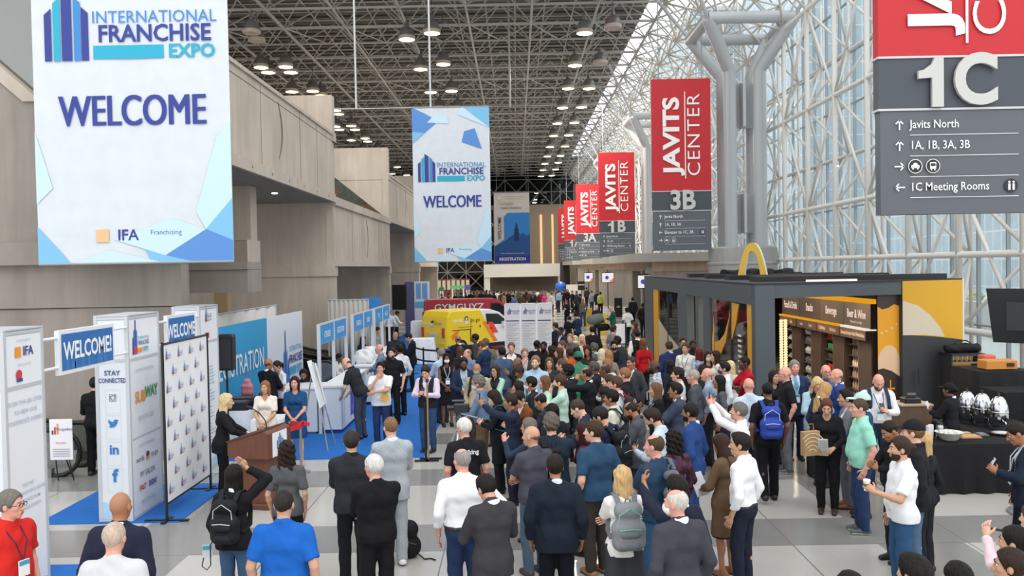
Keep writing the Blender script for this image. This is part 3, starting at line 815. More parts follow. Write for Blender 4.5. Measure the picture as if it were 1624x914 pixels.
class Skel:
    def __init__(s, sex, fat, pose, hy=0, hp=0, tw=0):
        p = POSE[pose]; s.sex = sex; s.fat = fat
        s.sw = .180 + .014 * fat if sex == 'm' else .158 + .012 * fat
        lean = R(p.get('lean', 0)); wt = p.get('wt', 0); st = p.get('step', 0); wd = p.get('wide', 0)
        s.Rt = rotz(R(tw)) @ rotx(-lean); s.piv = np.array([wt * .6, 0, .98])
        s.T = lambda q: s.Rt @ (np.array(q, float) - np.array([0, 0, .98])) + s.piv
        s.legs = []
        for sx in (-1, 1):
            hip = np.array([.088 * sx + wt * .6, 0, .92]); an = np.array([(.095 + wd) * sx + wt * .3, sx * st * .5, .085])
            if p.get('sit'): hip = hip + np.array([0, .03, -.0]); kn = hip + np.array([.02 * sx, .40, -.01]); an = kn + np.array([0, .03, -.415]); s.legs.append((hip, kn, an, sx)); continue
            if st and sx < 0: an = an + np.array([0, -.05, .06])
            kn = (hip + an) / 2 + np.array([.008 * sx, .03 + abs(st) * .15, .01])
            s.legs.append((hip, kn, an, sx))
        s.arms = []
        for sx, nm in ((-1, 'L'), (1, 'R')):
            t, pole = ARM[p.get(nm, 'down')]
            S_ = np.array([s.sw * sx, -.012, 1.398]); W = np.array([t[0] * sx * (s.sw / .185 if t[0] > .15 else 1) + (.02 * fat * sx if t[0] > .2 else 0), t[1] + (.05 * fat if .05 < t[1] < .3 else 0), t[2]]); po = np.array([pole[0] * sx, pole[1], pole[2]])
            a, b = .292, .258; D = W - S_; d = np.linalg.norm(D)
            if d > (a + b) * .995: W = S_ + D / d * (a + b) * .995; D = W - S_; d = np.linalg.norm(D)
            u = D / d; x = (a * a - b * b + d * d) / (2 * d); hh = max(0, a * a - x * x) ** .5
            po = po - po.dot(u) * u; po /= np.linalg.norm(po) + 1e-9
            E = S_ + u * x + po * hh
            s.arms.append((s.T(S_), s.T(E), s.T(W), sx, p.get(nm, 'down')))
        hp = hp + p.get('hp', 0)
        s.hb = s.T((0, .0, 1.46)); s.Rh = s.Rt @ rotz(R(hy)) @ rotx(-R(hp))
        s.hc = s.hb + s.Rt @ np.array([0, 0.0, .03]) + s.Rh @ np.array([0, .028, .135])
    def head(s, V): return (s.Rh @ np.asarray(V).T).T + s.hc
def torso(f, K, off=0., k=.045, sh=True):
    T, m, ft = K.T, K.sex == 'm', K.fat
    def bar(hx, y, z, r, kk=k): f.cap(T((-hx, y, z)), T((hx, y, z)), r + off, None, kk)
    if sh:
        for sx in (-1, 1): f.cap(T((.03 * sx, -.018, 1.445)), T(((K.sw - .03) * sx, -.012, 1.392)), (.046 if m else .040) + off, (.050 if m else .043) + off, .04)
    if m:
        bar(.075 + .012 * ft, -.006, 1.31, .094 + .016 * ft); bar(.064 + .012 * ft, .002 + .022 * ft, 1.17, .090 + .028 * ft); bar(.062 + .012 * ft, .004 + .04 * ft, 1.05, .088 + .038 * ft); bar(.068 + .01 * ft, -.004, .95, .092 + .018 * ft)
    else:
        bar(.062 + .01 * ft, -.008, 1.31, .084 + .014 * ft); bar(.050 + .012 * ft, .0, 1.15, .074 + .030 * ft); bar(.064 + .014 * ft, .0, 1.02, .083 + .028 * ft); bar(.076 + .012 * ft, -.006, .93, .094 + .02 * ft)
        for sx in (-1, 1): f.ell(T((.062 * sx, .072, 1.285)), (.056 + off, .050 + off, .058 + off), .035)
    for sx in (-1, 1): f.ell(T((.062 * sx, -.045, .915)), (.078 + off, .072 + off + .01 * ft, .086 + off), .04)
    f.cap(T((0, -.03, 1.40)), T((0, -.012, 1.47)), .066 + off * .6, .058 + off * .6, .04)
def lz(f, K):                              # torso-frame height and depth on the grid
    X, Y, Z = f.grid(); M = K.Rt.T
    x, y, z = X - K.piv[0], Y - K.piv[1], Z - K.piv[2]
    return M[0][0] * x + M[0][1] * y + M[0][2] * z, M[1][0] * x + M[1][1] * y + M[1][2] * z, M[2][0] * x + M[2][1] * y + M[2][2] * z + .98
def bounds(K, zlo, zhi, m=.16):
    pts = [q for a in K.arms for q in a[:3]] + [K.T((0, 0, 1.5)), K.T((0, 0, .95)), np.array([-.2, -.16, .9]), np.array([.2, .18, .9])]
    pts = np.array(pts); lo, hi = pts.min(0) - m, pts.max(0) + m
    return (min(lo[0], -.34), min(lo[1], -.26), zlo), (max(hi[0], .34), max(hi[1], .26, K.legs[0][1][1] + .22), max(zhi, hi[2] - .02))
LODH = (.0165, .021, .030)
_bc = {}
def hand_geo(E, W, sx, pose):
    u = W - E; u /= np.linalg.norm(u)
    if pose in ('raise', 'high', 'phone', 'cup', 'wave', 'strap', 'chin', 'ear', 'head', 'point'): h = u * .75 + np.array([-.25 * sx, .15, .55])
    elif pose in ('lectern', 'counter', 'low', 'type', 'clasp', 'fold'): h = u + np.array([-.25 * sx, .25, -.1])
    else: h = u + np.array([0, .12, -.25])
    h /= np.linalg.norm(h)
    inw = np.array([-1. * sx, .0, 0]) if pose not in ('lectern', 'counter', 'type', 'low') else np.array([-.3 * sx, 0, -1.])
    if pose in ('clasp', 'cross', 'fold', 'pocket', 'hip', 'chin', 'head', 'back'): inw = np.array([-.4 * sx, -1., .1]) if pose != 'back' else np.array([0, 1., 0])
    n = inw - inw.dot(h) * h; n /= np.linalg.norm(n) + 1e-9
    sd = np.cross(h, n) * (-sx)             # towards the thumb
    if pose in ('down', 'loose', 'pocket', 'hip') and sd[1] < 0: sd = -sd
    if pose not in ('down', 'loose', 'pocket', 'hip') and sd[2] < 0 and pose not in ('lectern', 'counter', 'type'): sd = -sd
    mb = MB()
    def ring(t, w, th, cv=0): c = W + h * t + n * cv; return [c + sd * (w * math.cos(a)) + n * (th * math.sin(a)) for a in np.linspace(0, 2 * math.pi, 9)[:-1]]
    mb.loft([ring(-.03, .028, .024), ring(.0, .029, .021), ring(.03, .038, .019), ring(.065, .042, .016, .002), ring(.09, .040, .012, .004)])
    curl = {'phone': 60, 'cup': 55, 'raise': 45, 'strap': 65, 'chin': 60, 'hip': 40, 'ear': 55, 'clasp': 45, 'fold': 40}.get(pose, 26)
    for i, (o, L) in enumerate(((.031, .072), (.0105, .080), (-.0105, .074), (-.031, .058))):
        p = W + h * .086 + sd * o + n * .003; pts = [p]; a = R(curl * .35)
        for j, sl in enumerate((.45, .32, .25)):
            p = p + (h * math.cos(a) + n * math.sin(a) + sd * o * 1.2) * L * sl; pts.append(p); a += R(curl * .75)
        mb.tube(pts, [.0098, .0095, .0085, .0065], 6)
    p = W + h * .025 + sd * .030; q = p + (h * .62 + sd * .70 + n * .35) * .042; r = q + (h * .86 + sd * .22 + n * .45) * .032
    mb.tube([p - sd * .012, p, q, r], [.014, .0135, .0105, .0075], 6)
    V = np.concatenate(mb.v); ctr = W + h * .10 + n * .028
    return V, mb.f, ctr, h, n, sd
def body_geo(sex, fat, pose, hy, hp, tw, lod):
    key = ('B', sex, fat, pose, hy, hp, tw, lod)
    if key in _bc: return _bc[key]
    K = Skel(sex, fat, pose, hy, hp, tw); h = LODH[lod]
    lo, hi = bounds(K, -.03, 1.56); f = Fld(lo, hi, h)
    torso(f, K); g = 1 if sex == 'm' else .86
    for S_, E, W, sx, nm in K.arms:
        f.cap(S_, E, .047 * g + .009 * fat, .038 * g + .004 * fat, .03); f.cap(E, W, .039 * g, .027 * g, .012)
        f.ell(E + (W - E) * .26, (.040 * g,) * 3, .02)
    for hip, kn, an, sx in K.legs:
        f.cap(hip, kn, .080 * (1 if sex == 'm' else 1.02) + .01 * fat, .050, .04); f.cap(kn, an, .048, .034, .02); f.ell(kn * .66 + an * .34 + np.array([0, -.025, 0]), (.042, .046, .085), .03)
        f.cap(an + [0, -.03, -.035], an + [0, .13, -.055], .040, .030, .03)
    f.cap(K.hb - K.Rt @ np.array([0, .02, .03]), K.hc + K.Rh @ np.array([0, -.026, -.08]), .058 * g, .052 * g, .03)
    V, Q = f.mesh(); Vs, Qs, mi = [V], [list(q) for q in Q], [0] * len(Q); n = len(V); hands = {}
    for S_, E, W, sx, nm in K.arms:
        v, fc, ctr, hd, nn, sd = hand_geo(E, W, sx, nm); hands['R' if sx > 0 else 'L'] = (ctr, hd, nn, sd, W, E)
        if lod < 2 or nm != 'down' or True:
            Vs.append(v); Qs += [[i + n for i in q] for q in fc]; mi += [0] * len(fc); n += len(v)
    v, q, m = head_geo(sex, lod); Vs.append(K.head(v)); Qs += [[i + n for i in a] for a in q]; mi += list(m)
    me = np_mesh('person', np.concatenate(Vs), Qs, mi, 4)
    _bc[key] = (me, K, hands); return _bc[key]
def cloth_geo(kind, sex, fat, pose, tw, lod, var=0):
    key = ('C', kind, sex, fat, pose, tw, lod, var)
    if key in _bc: return _bc[key]
    K = Skel(sex, fat, pose, 0, 0, tw); h = LODH[lod]; g = 1 if sex == 'm' else .88
    top = kind in ('tee', 'polo', 'shirt', 'shirt_out', 'jacket', 'jacket_open', 'sweater', 'vest', 'dress', 'coat', 'blouse', 'innershirt', 'suit', 'cardigan', 'sleeveless')
    if top:
        zl = {'dress': .44, 'coat': .46, 'sleeveless': .44}.get(kind, .70); lo, hi = bounds(K, zl - .05, 1.56); f = Fld(lo, hi, h)
        jk = kind in ('jacket', 'jacket_open', 'suit', 'coat', 'cardigan'); off = .026 if jk else (.012 if kind == 'innershirt' else (.021 if kind == 'vest' else .017))
        torso(f, K, off, .045)
        hem = {'tee': .86, 'polo': .87, 'shirt': .985, 'shirt_out': .83, 'jacket': .86, 'jacket_open': .80, 'suit': .79, 'sweater': .88, 'vest': .89, 'dress': .56, 'sleeveless': .52, 'coat': .52, 'blouse': .86, 'innershirt': .98, 'cardigan': .78}[kind]
        if hem < .95:                       # hang straight from the hips to the hem
            r = (.097 if sex == 'm' else .096) + off * 1.1 + .02 * fat
            if hem < .7: f.cap(K.T((-.082, -.004, .94)), np.array([-.085 + K.piv[0] * .5, 0, hem - .1]), r, r + .012, .05); f.cap(K.T((.082, -.004, .94)), np.array([.085 + K.piv[0] * .5, 0, hem - .1]), r, r + .012, .05)
            else: f.cap(K.T((-.072, -.006, .95)), K.T((-.076, -.006, hem - .1)), r, r + .006, .04); f.cap(K.T((.072, -.006, .95)), K.T((.076, -.006, hem - .1)), r, r + .006, .04)
        xl, yl, zl_ = lz(f, K)
        slv = 0 if kind in ('vest', 'innershirt', 'sleeveless') else (1 if kind in ('tee', 'polo', 'dress', 'blouse') else 2)
        for S_, E, W, sx, nm in K.arms:
            ra = .047 * g + .009 * fat + off * .8; re = .039 * g + off * .75
            if slv == 1: f.cap(S_, S_ + (E - S_) * .80, ra + .002, re + .013, .03, flat=1)
            if slv == 2: f.cap(S_, E, ra, re + .004, .03); f.cap(E, E + (W - E) * (.97 if not jk else .93), re + .004, .031 * g + off * .7, .012, flat=1)
        if kind == 'innershirt' or kind in ('shirt', 'shirt_out', 'polo'):
            f.cap(K.T((0, -.034, 1.43)), K.T((0, -.022, 1.518)), .072, .069, .012, flat=1)
        if jk or kind == 'vest': f.cap(K.T((0, -.036, 1.42)), K.T((0, -.026, 1.468)), .080, .073, .02, flat=1)
        if kind in ('tee', 'dress', 'blouse', 'sweater', 'sleeveless'):
            d = .10 if kind == 'blouse' else .05
            f.cap(K.T((0, .02, 1.475)), K.T((0, .10, 1.475 - d)), .060, .035, .01, sub=True)
        if jk or kind == 'vest':
            vb = {'jacket': 1.40, 'cardigan': .7, 'jacket_open': .85}.get(kind, 1.10)
            wv = np.clip((zl_ - vb) / (1.45 - vb), 0, 1.2) * (.075 if kind not in ('jacket_open', 'cardigan') else .085) + (.03 if kind in ('jacket_open', 'cardigan') else 0)
            wd = np.maximum(np.abs(xl) - wv, .02 - yl); wd = np.maximum(wd, vb - zl_)
            if kind != 'jacket': f.cut(-wd)
        f.bump(.0040 if lod < 2 else 0, 34, 38, 27, var); f.bump(.0018 if lod < 2 else 0, 70, 60, 55, var + 1)
        if kind not in ('shirt', 'innershirt'): f.cut(hem - zl_ if hem > .7 else hem - f.grid()[2] + 0 * xl)
        else: f.cut(.968 - zl_)
    elif kind in ('trousers', 'jeans', 'slim', 'wide', 'shorts', 'skirt', 'longskirt'):
        f = Fld((-.36, -.32, -.02), (.36, .34 + .32 * (K.legs[0][1][1] > .3), 1.08), h); torso(f, K, .014, .045, sh=False)
        if kind in ('skirt', 'longskirt'):
            zb = .50 if kind == 'skirt' else .12; r = .106 + .02 * fat
            for sx in (-1, 1): f.cap(K.T((.08 * sx, -.004, .94)), np.array([.085 * sx, 0, zb - .1]), r, r + (.02 if kind == 'skirt' else .07), .05)
            f.bump(.004, 50, 46, 3, var); f.cut(zb - f.grid()[2] + 0 * f.F)
        else:
            a = {'trousers': (.092, .074, .066), 'jeans': (.091, .070, .062), 'slim': (.089, .074, .056), 'wide': (.108, .11, .115), 'shorts': (.1, .1, .1)}[kind]
            for hip, kn, an, sx in K.legs:
                f.cap(hip, kn, a[0] + .01 * fat, a[1] + .006 * fat, .035)
                e = an + np.array([0, -.008, -.03]) if kind != 'shorts' else kn
                if kind != 'shorts': f.cap(kn, e, a[1] + .006 * fat, a[2], .02, flat=1)
            f.bump(.0035 if lod < 2 else 0, 36, 40, 34, var)
        _, _, z_ = lz(f, K); f.cut(z_ - .992)
    elif kind == 'belt':
        f = Fld((-.3, -.3, .85), (.3, .34, 1.15), .014); torso(f, K, .021, .045, sh=False); _, _, z_ = lz(f, K); f.cut(np.abs(z_ - .978) - .018)
    elif kind in ('shoes', 'boots', 'heels'):
        res = []
        for hip, kn, an, sx in K.legs:
            f = Fld(an + [-.09, -.12, -.1], an + [.09, .24, .18 if kind == 'boots' else .06], .012 if lod < 2 else .018); z0 = an[2] - .085
            f.cap(an + [0, -.045, -.045], an + [0, .05, -.050], .046, .044, 0); f.cap(an + [0, .05, -.050], an + [0, .150, -.060], .044, .036, .02)
            f.cap(an + [0, -.02, -.03], an + [0, -.015, .0 if kind != 'boots' else .14], .046, .044 if kind != 'boots' else .056, .02)
            f.cut(z0 + .003 - f.grid()[2] + 0 * f.F); V, Q = f.mesh(); mi = (V[Q].mean(1)[:, 2] < z0 + .022).astype(int)
            res.append(np_mesh('shoe', V, Q, mi, 2))
        _bc[key] = res; return res
    V, Q = f.mesh(); _bc[key] = np_mesh(kind, V, Q); return _bc[key]

SKIN = {'a': 'dcae94', 'b': 'c99a7c', 'c': 'a87556', 'd': '7b523b', 'e': '4f3527', 'p': 'd99f8b'}
LIP = {'a': 'c78d7c', 'b': 'b27a66', 'c': '95604c', 'd': '653f33', 'e': '46302a', 'p': 'b9685f'}
PART = {'tee': 't_shirt', 'polo': 'polo_shirt', 'shirt': 'shirt', 'shirt_out': 'shirt', 'jacket': 'jacket', 'jacket_open': 'jacket', 'suit': 'suit_jacket', 'sweater': 'sweater', 'vest': 'vest', 'dress': 'dress', 'sleeveless': 'dress', 'coat': 'coat', 'blouse': 'blouse', 'innershirt': 'shirt', 'cardigan': 'cardigan',
        'trousers': 'trousers', 'jeans': 'jeans', 'slim': 'trousers', 'wide': 'trousers', 'shorts': 'shorts', 'skirt': 'skirt', 'longskirt': 'skirt'}
NP = [0]
DADJ = {18: 8, 19: -9, 38: -4, 39: 4, 46: -4, 48: 4, 51: -5, 52: 5, 61: 3, 63: -4, 65: -2, 68: 7, 70: -8, 77: 6, 78: -7, 90: 2, 91: -2, 95: 18, 96: 3, 97: -8, 98: -4, 100: -13, 101: -3, 102: 2, 103: 2, 104: -7, 105: 2, 106: 6, 107: 8, 108: -8, 116: 10, 119: 4, 120: -3, 121: -11, 126: 7, 127: -7, 133: -7, 136: 7, 137: -4, 138: 7, 139: -4, 142: 8, 143: -14, 144: 6, 148: -22, 149: 15, 150: 9, 151: 5, 153: -8}
def child(name, me, parent, mats):
    o = bpy.data.objects.new(name, me); C.objects.link(o); o.parent = parent
    for i, m in enumerate(mats):
        o.material_slots[i].link = 'OBJECT'; o.material_slots[i].material = m
    return o
def person(label, x, y, ang, h=1.74, sex='m', skin='a', hair='short', hc='3a2c22', top='shirt', tc='ffffff', bot='trousers', bc='22252c', pose='stand', shirt='f2f2f2', tie=None, shoe='1d1a19', fat=0., hy=0, hp=0, tw=0,
           mask=None, glasses=None, cap=None, beard=None, badge=None, belt=None, group=None, at=None, shoes='shoes', pat='cloth', patb='cloth', dz=0):
    """x, y = pixel of the top of the head; ang 0 looks down the hall, 90 towards the left wall, 180 towards the camera"""
    if not at: h = CAMZ - (CAMZ - h) * (1 + DADJ.get(NP[0], 0) / 1000.)
    s = h / 1.75
    sit = .41 * s if POSE[pose].get('sit') else 0.
    p = Vector(at) if at else PZ(x, y, h - sit); dz -= sit
    d = p.y; lod = 0 if d < 17.5 else (1 if d < 34 else 2)
    if lod == 2: hy = round(hy / 30) * 30; tw = 0; fat = round(fat); hp = 0
    me, K, hands = body_geo(sex, fat, pose, hy, hp, tw, lod)
    # the top of the head, not the feet, sits on the pixel: undo the offset of the pose
    a = R(ang); hc_ = K.hc * s; off = Vector((hc_[0] * math.cos(a) - hc_[1] * math.sin(a), hc_[0] * math.sin(a) + hc_[1] * math.cos(a), 0)) if not at else Vector((0, 0, 0))
    loc = Vector((p.x, p.y, 0)) - off
    o = bpy.data.objects.new('person', me); C.objects.link(o)
    o.location = (loc.x, loc.y, dz + .012 * (-9.4 < loc.x < -1.85 and 16.35 < loc.y < 60)); o.rotation_euler.z = a; o.scale = (s, s, s)
    for i, m in enumerate((mat(SKIN[skin], .55, kind='skin'), mat(LIP[skin], .5), mat('e8e4de', .3), mat('2a1d16', .25))):
        o.material_slots[i].link = 'OBJECT'; o.material_slots[i].material = m
    tag(o, label, 'person', group)
    NP[0] += 1; var = NP[0] % 3 if lod < 2 else 0
    kd = pat if pat else 'cloth'
    if top in ('jacket', 'jacket_open', 'suit', 'vest', 'coat', 'cardigan'):
        child('shirt', cloth_geo('innershirt' if top != 'vest' else 'shirt', sex, fat, pose, tw, lod), o, [mat(shirt, .8, kind='cloth')])
    child(PART[top], cloth_geo(top, sex, fat, pose, tw, lod, var), o, [mat(tc, .85, kind=kd)])
    if top not in ('dress', 'sleeveless'): child(PART[bot], cloth_geo(bot, sex, fat, pose, tw, lod, var), o, [mat(bc, .85, kind=patb)])
    if belt and lod < 2: child('belt', cloth_geo('belt', sex, fat, pose, tw, lod), o, [mat(belt, .5)])
    for sm in cloth_geo(shoes, sex, fat, pose, tw, lod): child('shoe', sm, o, [mat(shoe, .45), mat('d9d6d0' if shoe in ('f0f0f0', '55585c') else '191716', .6)])
    def hd(name, geo, m):
        V, Q = geo
        key = ('hd', name, id(V), sex, fat, pose, hy, hp, tw)
        if key not in _bc: _bc[key] = np_mesh(name, K.head(V), Q)
        return child(name, _bc[key], o, [m])
    if hair: hd('hair', hair_geo(hair, lod, sex), mat(hc, .55, kind='hair'))
    if lod < 2:
        hd('eyebrows', acc_geo('brows', lod, sex), mat(hc if hair and hair != 'bald' else '6b5344', .7))
    if mask: hd('face_mask', acc_geo('mask', lod, sex), mat(mask, .8))
    if glasses and lod < 2: hd('glasses', acc_geo(glasses, lod, sex), mat('15130f', .25))
    if glasses == 'headset' and lod == 2: hd('headset', acc_geo('headset', 1, sex), mat('151515', .4))
    if cap: hd('cap', acc_geo('cap' if cap[0] != '*' else 'hat', lod, sex), mat(cap.strip('*'), .8, kind='cloth'))
    if beard and lod < 2: hd('beard', acc_geo('beard', lod, sex), mat(beard, .7, kind='hair'))
    if tie:
        mb = MB(); fr_ = [(1.452, .068, .017), (1.43, .080, .022), (1.38, .118, .026), (1.30, .135 + .012 * fat, .030), (1.18, .130 + .03 * fat, .036), (1.08, .126 + .055 * fat, .040), (1.04, .124 + .05 * fat, .006)]
        mb.loft([[K.T((w, yy_, z)), K.T((w, yy_ + .008, z)), K.T((-w, yy_ + .008, z)), K.T((-w, yy_, z))] for z, yy_, w in fr_])
        q = mb.build('tie', mat(tie, .6), o)
    if badge and lod < 2:
        mb = MB(); yb = (.145 if sex == 'm' else .165) + .045 * fat; zb = 1.10
        for sx in (-1, 1): mb.tube([K.T((.062 * sx, -.03, 1.475)), K.T((.070 * sx, .055, 1.43)), K.T((.055 * sx, yb - .012, 1.33)), K.T((.006 * sx, yb + .004, zb + .08))], .0055, 5)
        ly = mb.build('lanyard', mat(badge if badge != 'w' else '20305a', .7), o)
        m2 = MB(); c = K.T((0, yb + .012, zb)); ux, uz = K.Rt @ np.array([1, 0, 0]), K.Rt @ np.array([0, 0, 1]); uy = K.Rt @ np.array([0, 1, 0])
        m2.obox(c, ux * .05, uy * .004, uz * .07); m2.obox(c + uy * .005 + uz * .045, ux * .047, uy * .001, uz * .02, 1); m2.build('badge', [mat('f4f4f2', .5), mat('4aa3c4', .5)], ly)
    info = dict(o=o, K=K, hands=hands, s=s, a=a, sex=sex, fat=fat, lod=lod, loc=loc)
    info['W'] = lambda q: Vector(loc) + Matrix.Rotation(a, 3, 'Z') @ (Vector(q) * s) + Vector((0, 0, o.location.z))
    info['V'] = lambda q: Matrix.Rotation(a, 3, 'Z') @ Vector(q)
    return info
def M4(i):                                  # the person's own matrix, for things worn or held
    return Matrix.Translation(i['o'].location) @ Matrix.Rotation(i['a'], 4, 'Z') @ Matrix.Scale(i['s'], 4)
# ---- things people hold or carry (each a thing of its own)
def held(i, side, kind, label, c='15171a', size=None):
    ctr, hd_, n, sd, W, E = i['hands'][side]; m = M4(i)
    if kind == 'phone':
        mb = MB(); up = np.array([0, 0, 1.]) if i['hands'][side][0][2] > 1.3 else np.array([0, -.5, 1.]); up = up / np.linalg.norm(up)
        w = np.cross(up, np.array([0, 1., 0])); w /= np.linalg.norm(w); nn = np.cross(w, up)
        c0 = ctr + up * .035; mb.obox(c0, w * .037, nn * .0045, up * .075)
        o = mb.build('phone', mat(c, .3), mw=m); m2 = MB(); m2.obox(c0 - nn * .005, w * .034, nn * .0008, up * .070); m2.build('screen', mat('3a4a5c', .15), o)
        m3 = MB(); m3.obox(c0 + nn * .0055 + up * .055 - w * .02, w * .012, nn * .0015, up * .013); m3.build('camera_bump', mat('0c0c0c', .2), o)
        return tag(o, label, 'phone')
    if kind == 'cup':
        p = m @ Vector(ctr); mb = MB().lathe([(.028, -.055), (.036, .05), (.038, .052)], 16); o = mb.build('paper_cup', mat(c, .7), loc=p, smooth='auto')
        MB().lathe([(.039, .05), (.039, .058), (.034, .066), (.0, .066)], 16).build('lid', mat('f1f0ed', .5), o, smooth='auto')
        MB().lathe([(.0325, -.02), (.0355, .025)], 16).build('sleeve', mat('8a6a4a', .8), o)
        return tag(o, label, 'cup')
    if kind in ('paper', 'tablet', 'booklet'):
        sz = size or (.11, .145); up = np.array([0, .45, .9]); up /= np.linalg.norm(up); w = np.array([1., 0, 0]); nn = np.cross(w, up)
        c0 = ctr + up * sz[1] * .6; mb = MB(); mb.obox(c0, w * sz[0], nn * (.002 if kind == 'paper' else .006), up * sz[1])
        o = mb.build({'paper': 'paper_sheet', 'tablet': 'tablet', 'booklet': 'booklet'}[kind], mat(c, .7), mw=m)
        m2 = MB()
        for k in range(7): m2.obox(c0 - nn * .007 + up * sz[1] * (.7 - k * .22), w * sz[0] * .75, nn * .0005, up * .004)
        m2.build('printed_lines', mat('8c8f96', .8), o)
        return tag(o, label, {'paper': 'paper', 'tablet': 'tablet', 'booklet': 'booklet'}[kind])
def backpack(i, label, c='17181a', c2=None, strapside=(-1, 1), size=1., trim=None, dy=0):
    K = i['K']; T = K.T; m = M4(i); c2 = c2 or c; yb = -.135 - .02 * i['fat']
    f = Fld((-.26, -.5, .8), (.26, .02, 1.62), .014)
    f.cap(T((-.075 * size, yb - .075, 1.05)), T((.075 * size, yb - .075, 1.05)), .088 * size, None, .0); f.cap(T((-.075 * size, yb - .075, 1.18)), T((.075 * size, yb - .075, 1.18)), .092 * size, None, .06)
    f.cap(T((-.06 * size, yb - .06, 1.36)), T((.06 * size, yb - .06, 1.36)), .078 * size, None, .06); f.bump(.002, 40, 40, 40)
    V, Q = f.mesh(); o = bpy.data.objects.new('backpack', np_mesh('backpack', V, Q)); C.objects.link(o); o.matrix_world = m
    o.material_slots[0].link = 'OBJECT'; o.material_slots[0].material = mat(c, .65, kind='cloth')
    f = Fld((-.25, -.5, .85), (.25, .0, 1.35), .014); f.cap(T((-.06 * size, yb - .135, 1.03)), T((.06 * size, yb - .135, 1.03)), .05 * size, None, 0); f.cap(T((-.06 * size, yb - .135, 1.15)), T((.06 * size, yb - .135, 1.15)), .05 * size, None, .04)
    V, Q = f.mesh(); child('front_pocket', np_mesh('front_pocket', V, Q), o, [mat(c2, .65, kind='cloth')])
    z = MB(); z.tube([T((-.10 * size, yb - .168, 1.19)), T((0, yb - .19, 1.205)), T((.10 * size, yb - .168, 1.19))], .005, 5); z.tube([T((-.11 * size, yb - .13, 1.10 + .1)), T((-.10 * size, yb - .135, 1.33)), T((0, yb - .148, 1.40)), T((.10 * size, yb - .135, 1.33)), T((.11 * size, yb - .13, 1.2))], .005, 5)
    z.build('zipper', mat(trim or '9a9a98', .4), o)
    hl = MB(); hl.tube([T((-.03, yb - .04, 1.42)), T((-.02, yb - .05, 1.47)), T((.02, yb - .05, 1.47)), T((.03, yb - .04, 1.42))], .009, 6); hl.build('grab_handle', mat(c2, .7), o)
    for sx in strapside:
        sw = K.sw * .62 * sx; t = MB(); yf = .135 + .045 * i['fat'] + (.03 if i['sex'] == 'f' else 0)
        pts = [(sw * .8, yb - .01, 1.40), (sw, -.07, 1.49), (sw * 1.05, .02, 1.485), (sw * 1.1, yf - .03, 1.38), (sw * 1.15, yf - .005, 1.24), (sw * 1.6, .05, 1.10), (sw * 1.55, yb + .02, 1.06)]
        rg = []
        for k, q in enumerate(pts):
            a = np.array(pts[max(k - 1, 0)]); b = np.array(pts[min(k + 1, len(pts) - 1)]); d = b - a; d /= np.linalg.norm(d)
            w = np.array([1., 0, 0]) - d[0] * d; w /= np.linalg.norm(w); n = np.cross(d, w)
            rg.append([T(np.array(q) + w * .026 + n * .006), T(np.array(q) - w * .026 + n * .006), T(np.array(q) - w * .026 - n * .006), T(np.array(q) + w * .026 - n * .006)])
        t.loft(rg); t.build('shoulder_strap', mat(c2, .7, kind='cloth'), o)
    return tag(o, label, 'backpack')
# ================================================================ the people, nearest first
p = person
# ---- front row, backs to the camera
p('man in bright red polo with glasses and lanyard at the left edge', 17, 779, -112, 1.77, skin='p', hair='short', hc='6d6862', top='polo', tc='d02a26', bc='2a2a30', badge='2a1f3a', glasses='glasses', hy=22, fat=.4, pose='easy')
p('bald man in dark navy blazer behind the buzz-cut man in pale grey', 191, 781, -4, 1.80, skin='c', hair=None, hc='3a2a20', top='jacket', tc='22263a', bc='1d1f28', shirt='f0dfe2', fat=.6, pose='easy')
p('buzz-cut pale man in light grey t-shirt seen from behind, bottom left', 181, 829, 2, 1.74, skin='p', hair='buzz', hc='b9a595', top='tee', tc='c9cbce', bc='33363d', fat=.5, badge='1d2438')
i = p('woman in black jacket and jeans raising one hand to her forehead', 371, 738, -8, 1.66, sex='f', skin='b', hair='long', hc='15120f', top='jacket', tc='18181b', bot='jeans', bc='3e5d7d', pose='headR', shoe='1a1a1a')
backpack(i, 'glossy black backpack on the woman with the raised hand', '1b1c20', '202227', trim='c9c9c6')
_w = i['W']((-.33, .02, .80)); mb = MB(); mb.obox((0, 0, 0), (.05, .01, 0), (-.001, .004, 0), (0, 0, .065)); o = mb.build('name_badge', mat('d7e3e8', .5), loc=_w)
mb = MB(); mb.obox((0, -.006, .035), (.045, .008, 0), (0, .002, 0), (0, 0, .02)); mb.build('header_band', mat('4fa3c6', .5), o); mb = MB(); mb.tube([(-.04, 0, -.06), (-.06, 0, -.16), (-.01, 0, -.2), (.03, 0, -.15), (.03, 0, .06), (.10, .02, .16)], .006, 6); mb.build('lanyard', mat('1a1a22', .7), o)
tag(o, 'name badge on a black lanyard hanging at the jacketed woman\'s side', 'badge')
p('woman with long dark curly hair in grey t-shirt, back turned', 455, 700, 4, 1.67, sex='f', skin='b', hair='curlylong', hc='241812', top='tee', tc='55585b', bot='slim', bc='15161a', pose='stand')
p('man with dark cropped hair in royal blue polo, bottom centre left', 450, 778, 0, 1.76, skin='b', hair='buzz', hc='28221e', top='polo', tc='1a60b8', bc='20242e', fat=.9, pose='easy')
p('man in charcoal overshirt and black jeans, elbows bent, back turned', 557, 684, 8, 1.80, skin='b', hair='short', hc='2e2822', top='jacket', tc='2b2d33', bot='jeans', bc='16181c', shirt='1b1b22', pose='fold', fat=.4, shoe='202124')
p('white-haired man in black polo shirt with hands together, back turned', 592, 722, 22, 1.75, skin='p', hair='short', hc='c9c7c4', top='sweater', tc='16161a', bc='19191d', pose='fold', fat=.7, hy=25, shoe='f0f0f0')
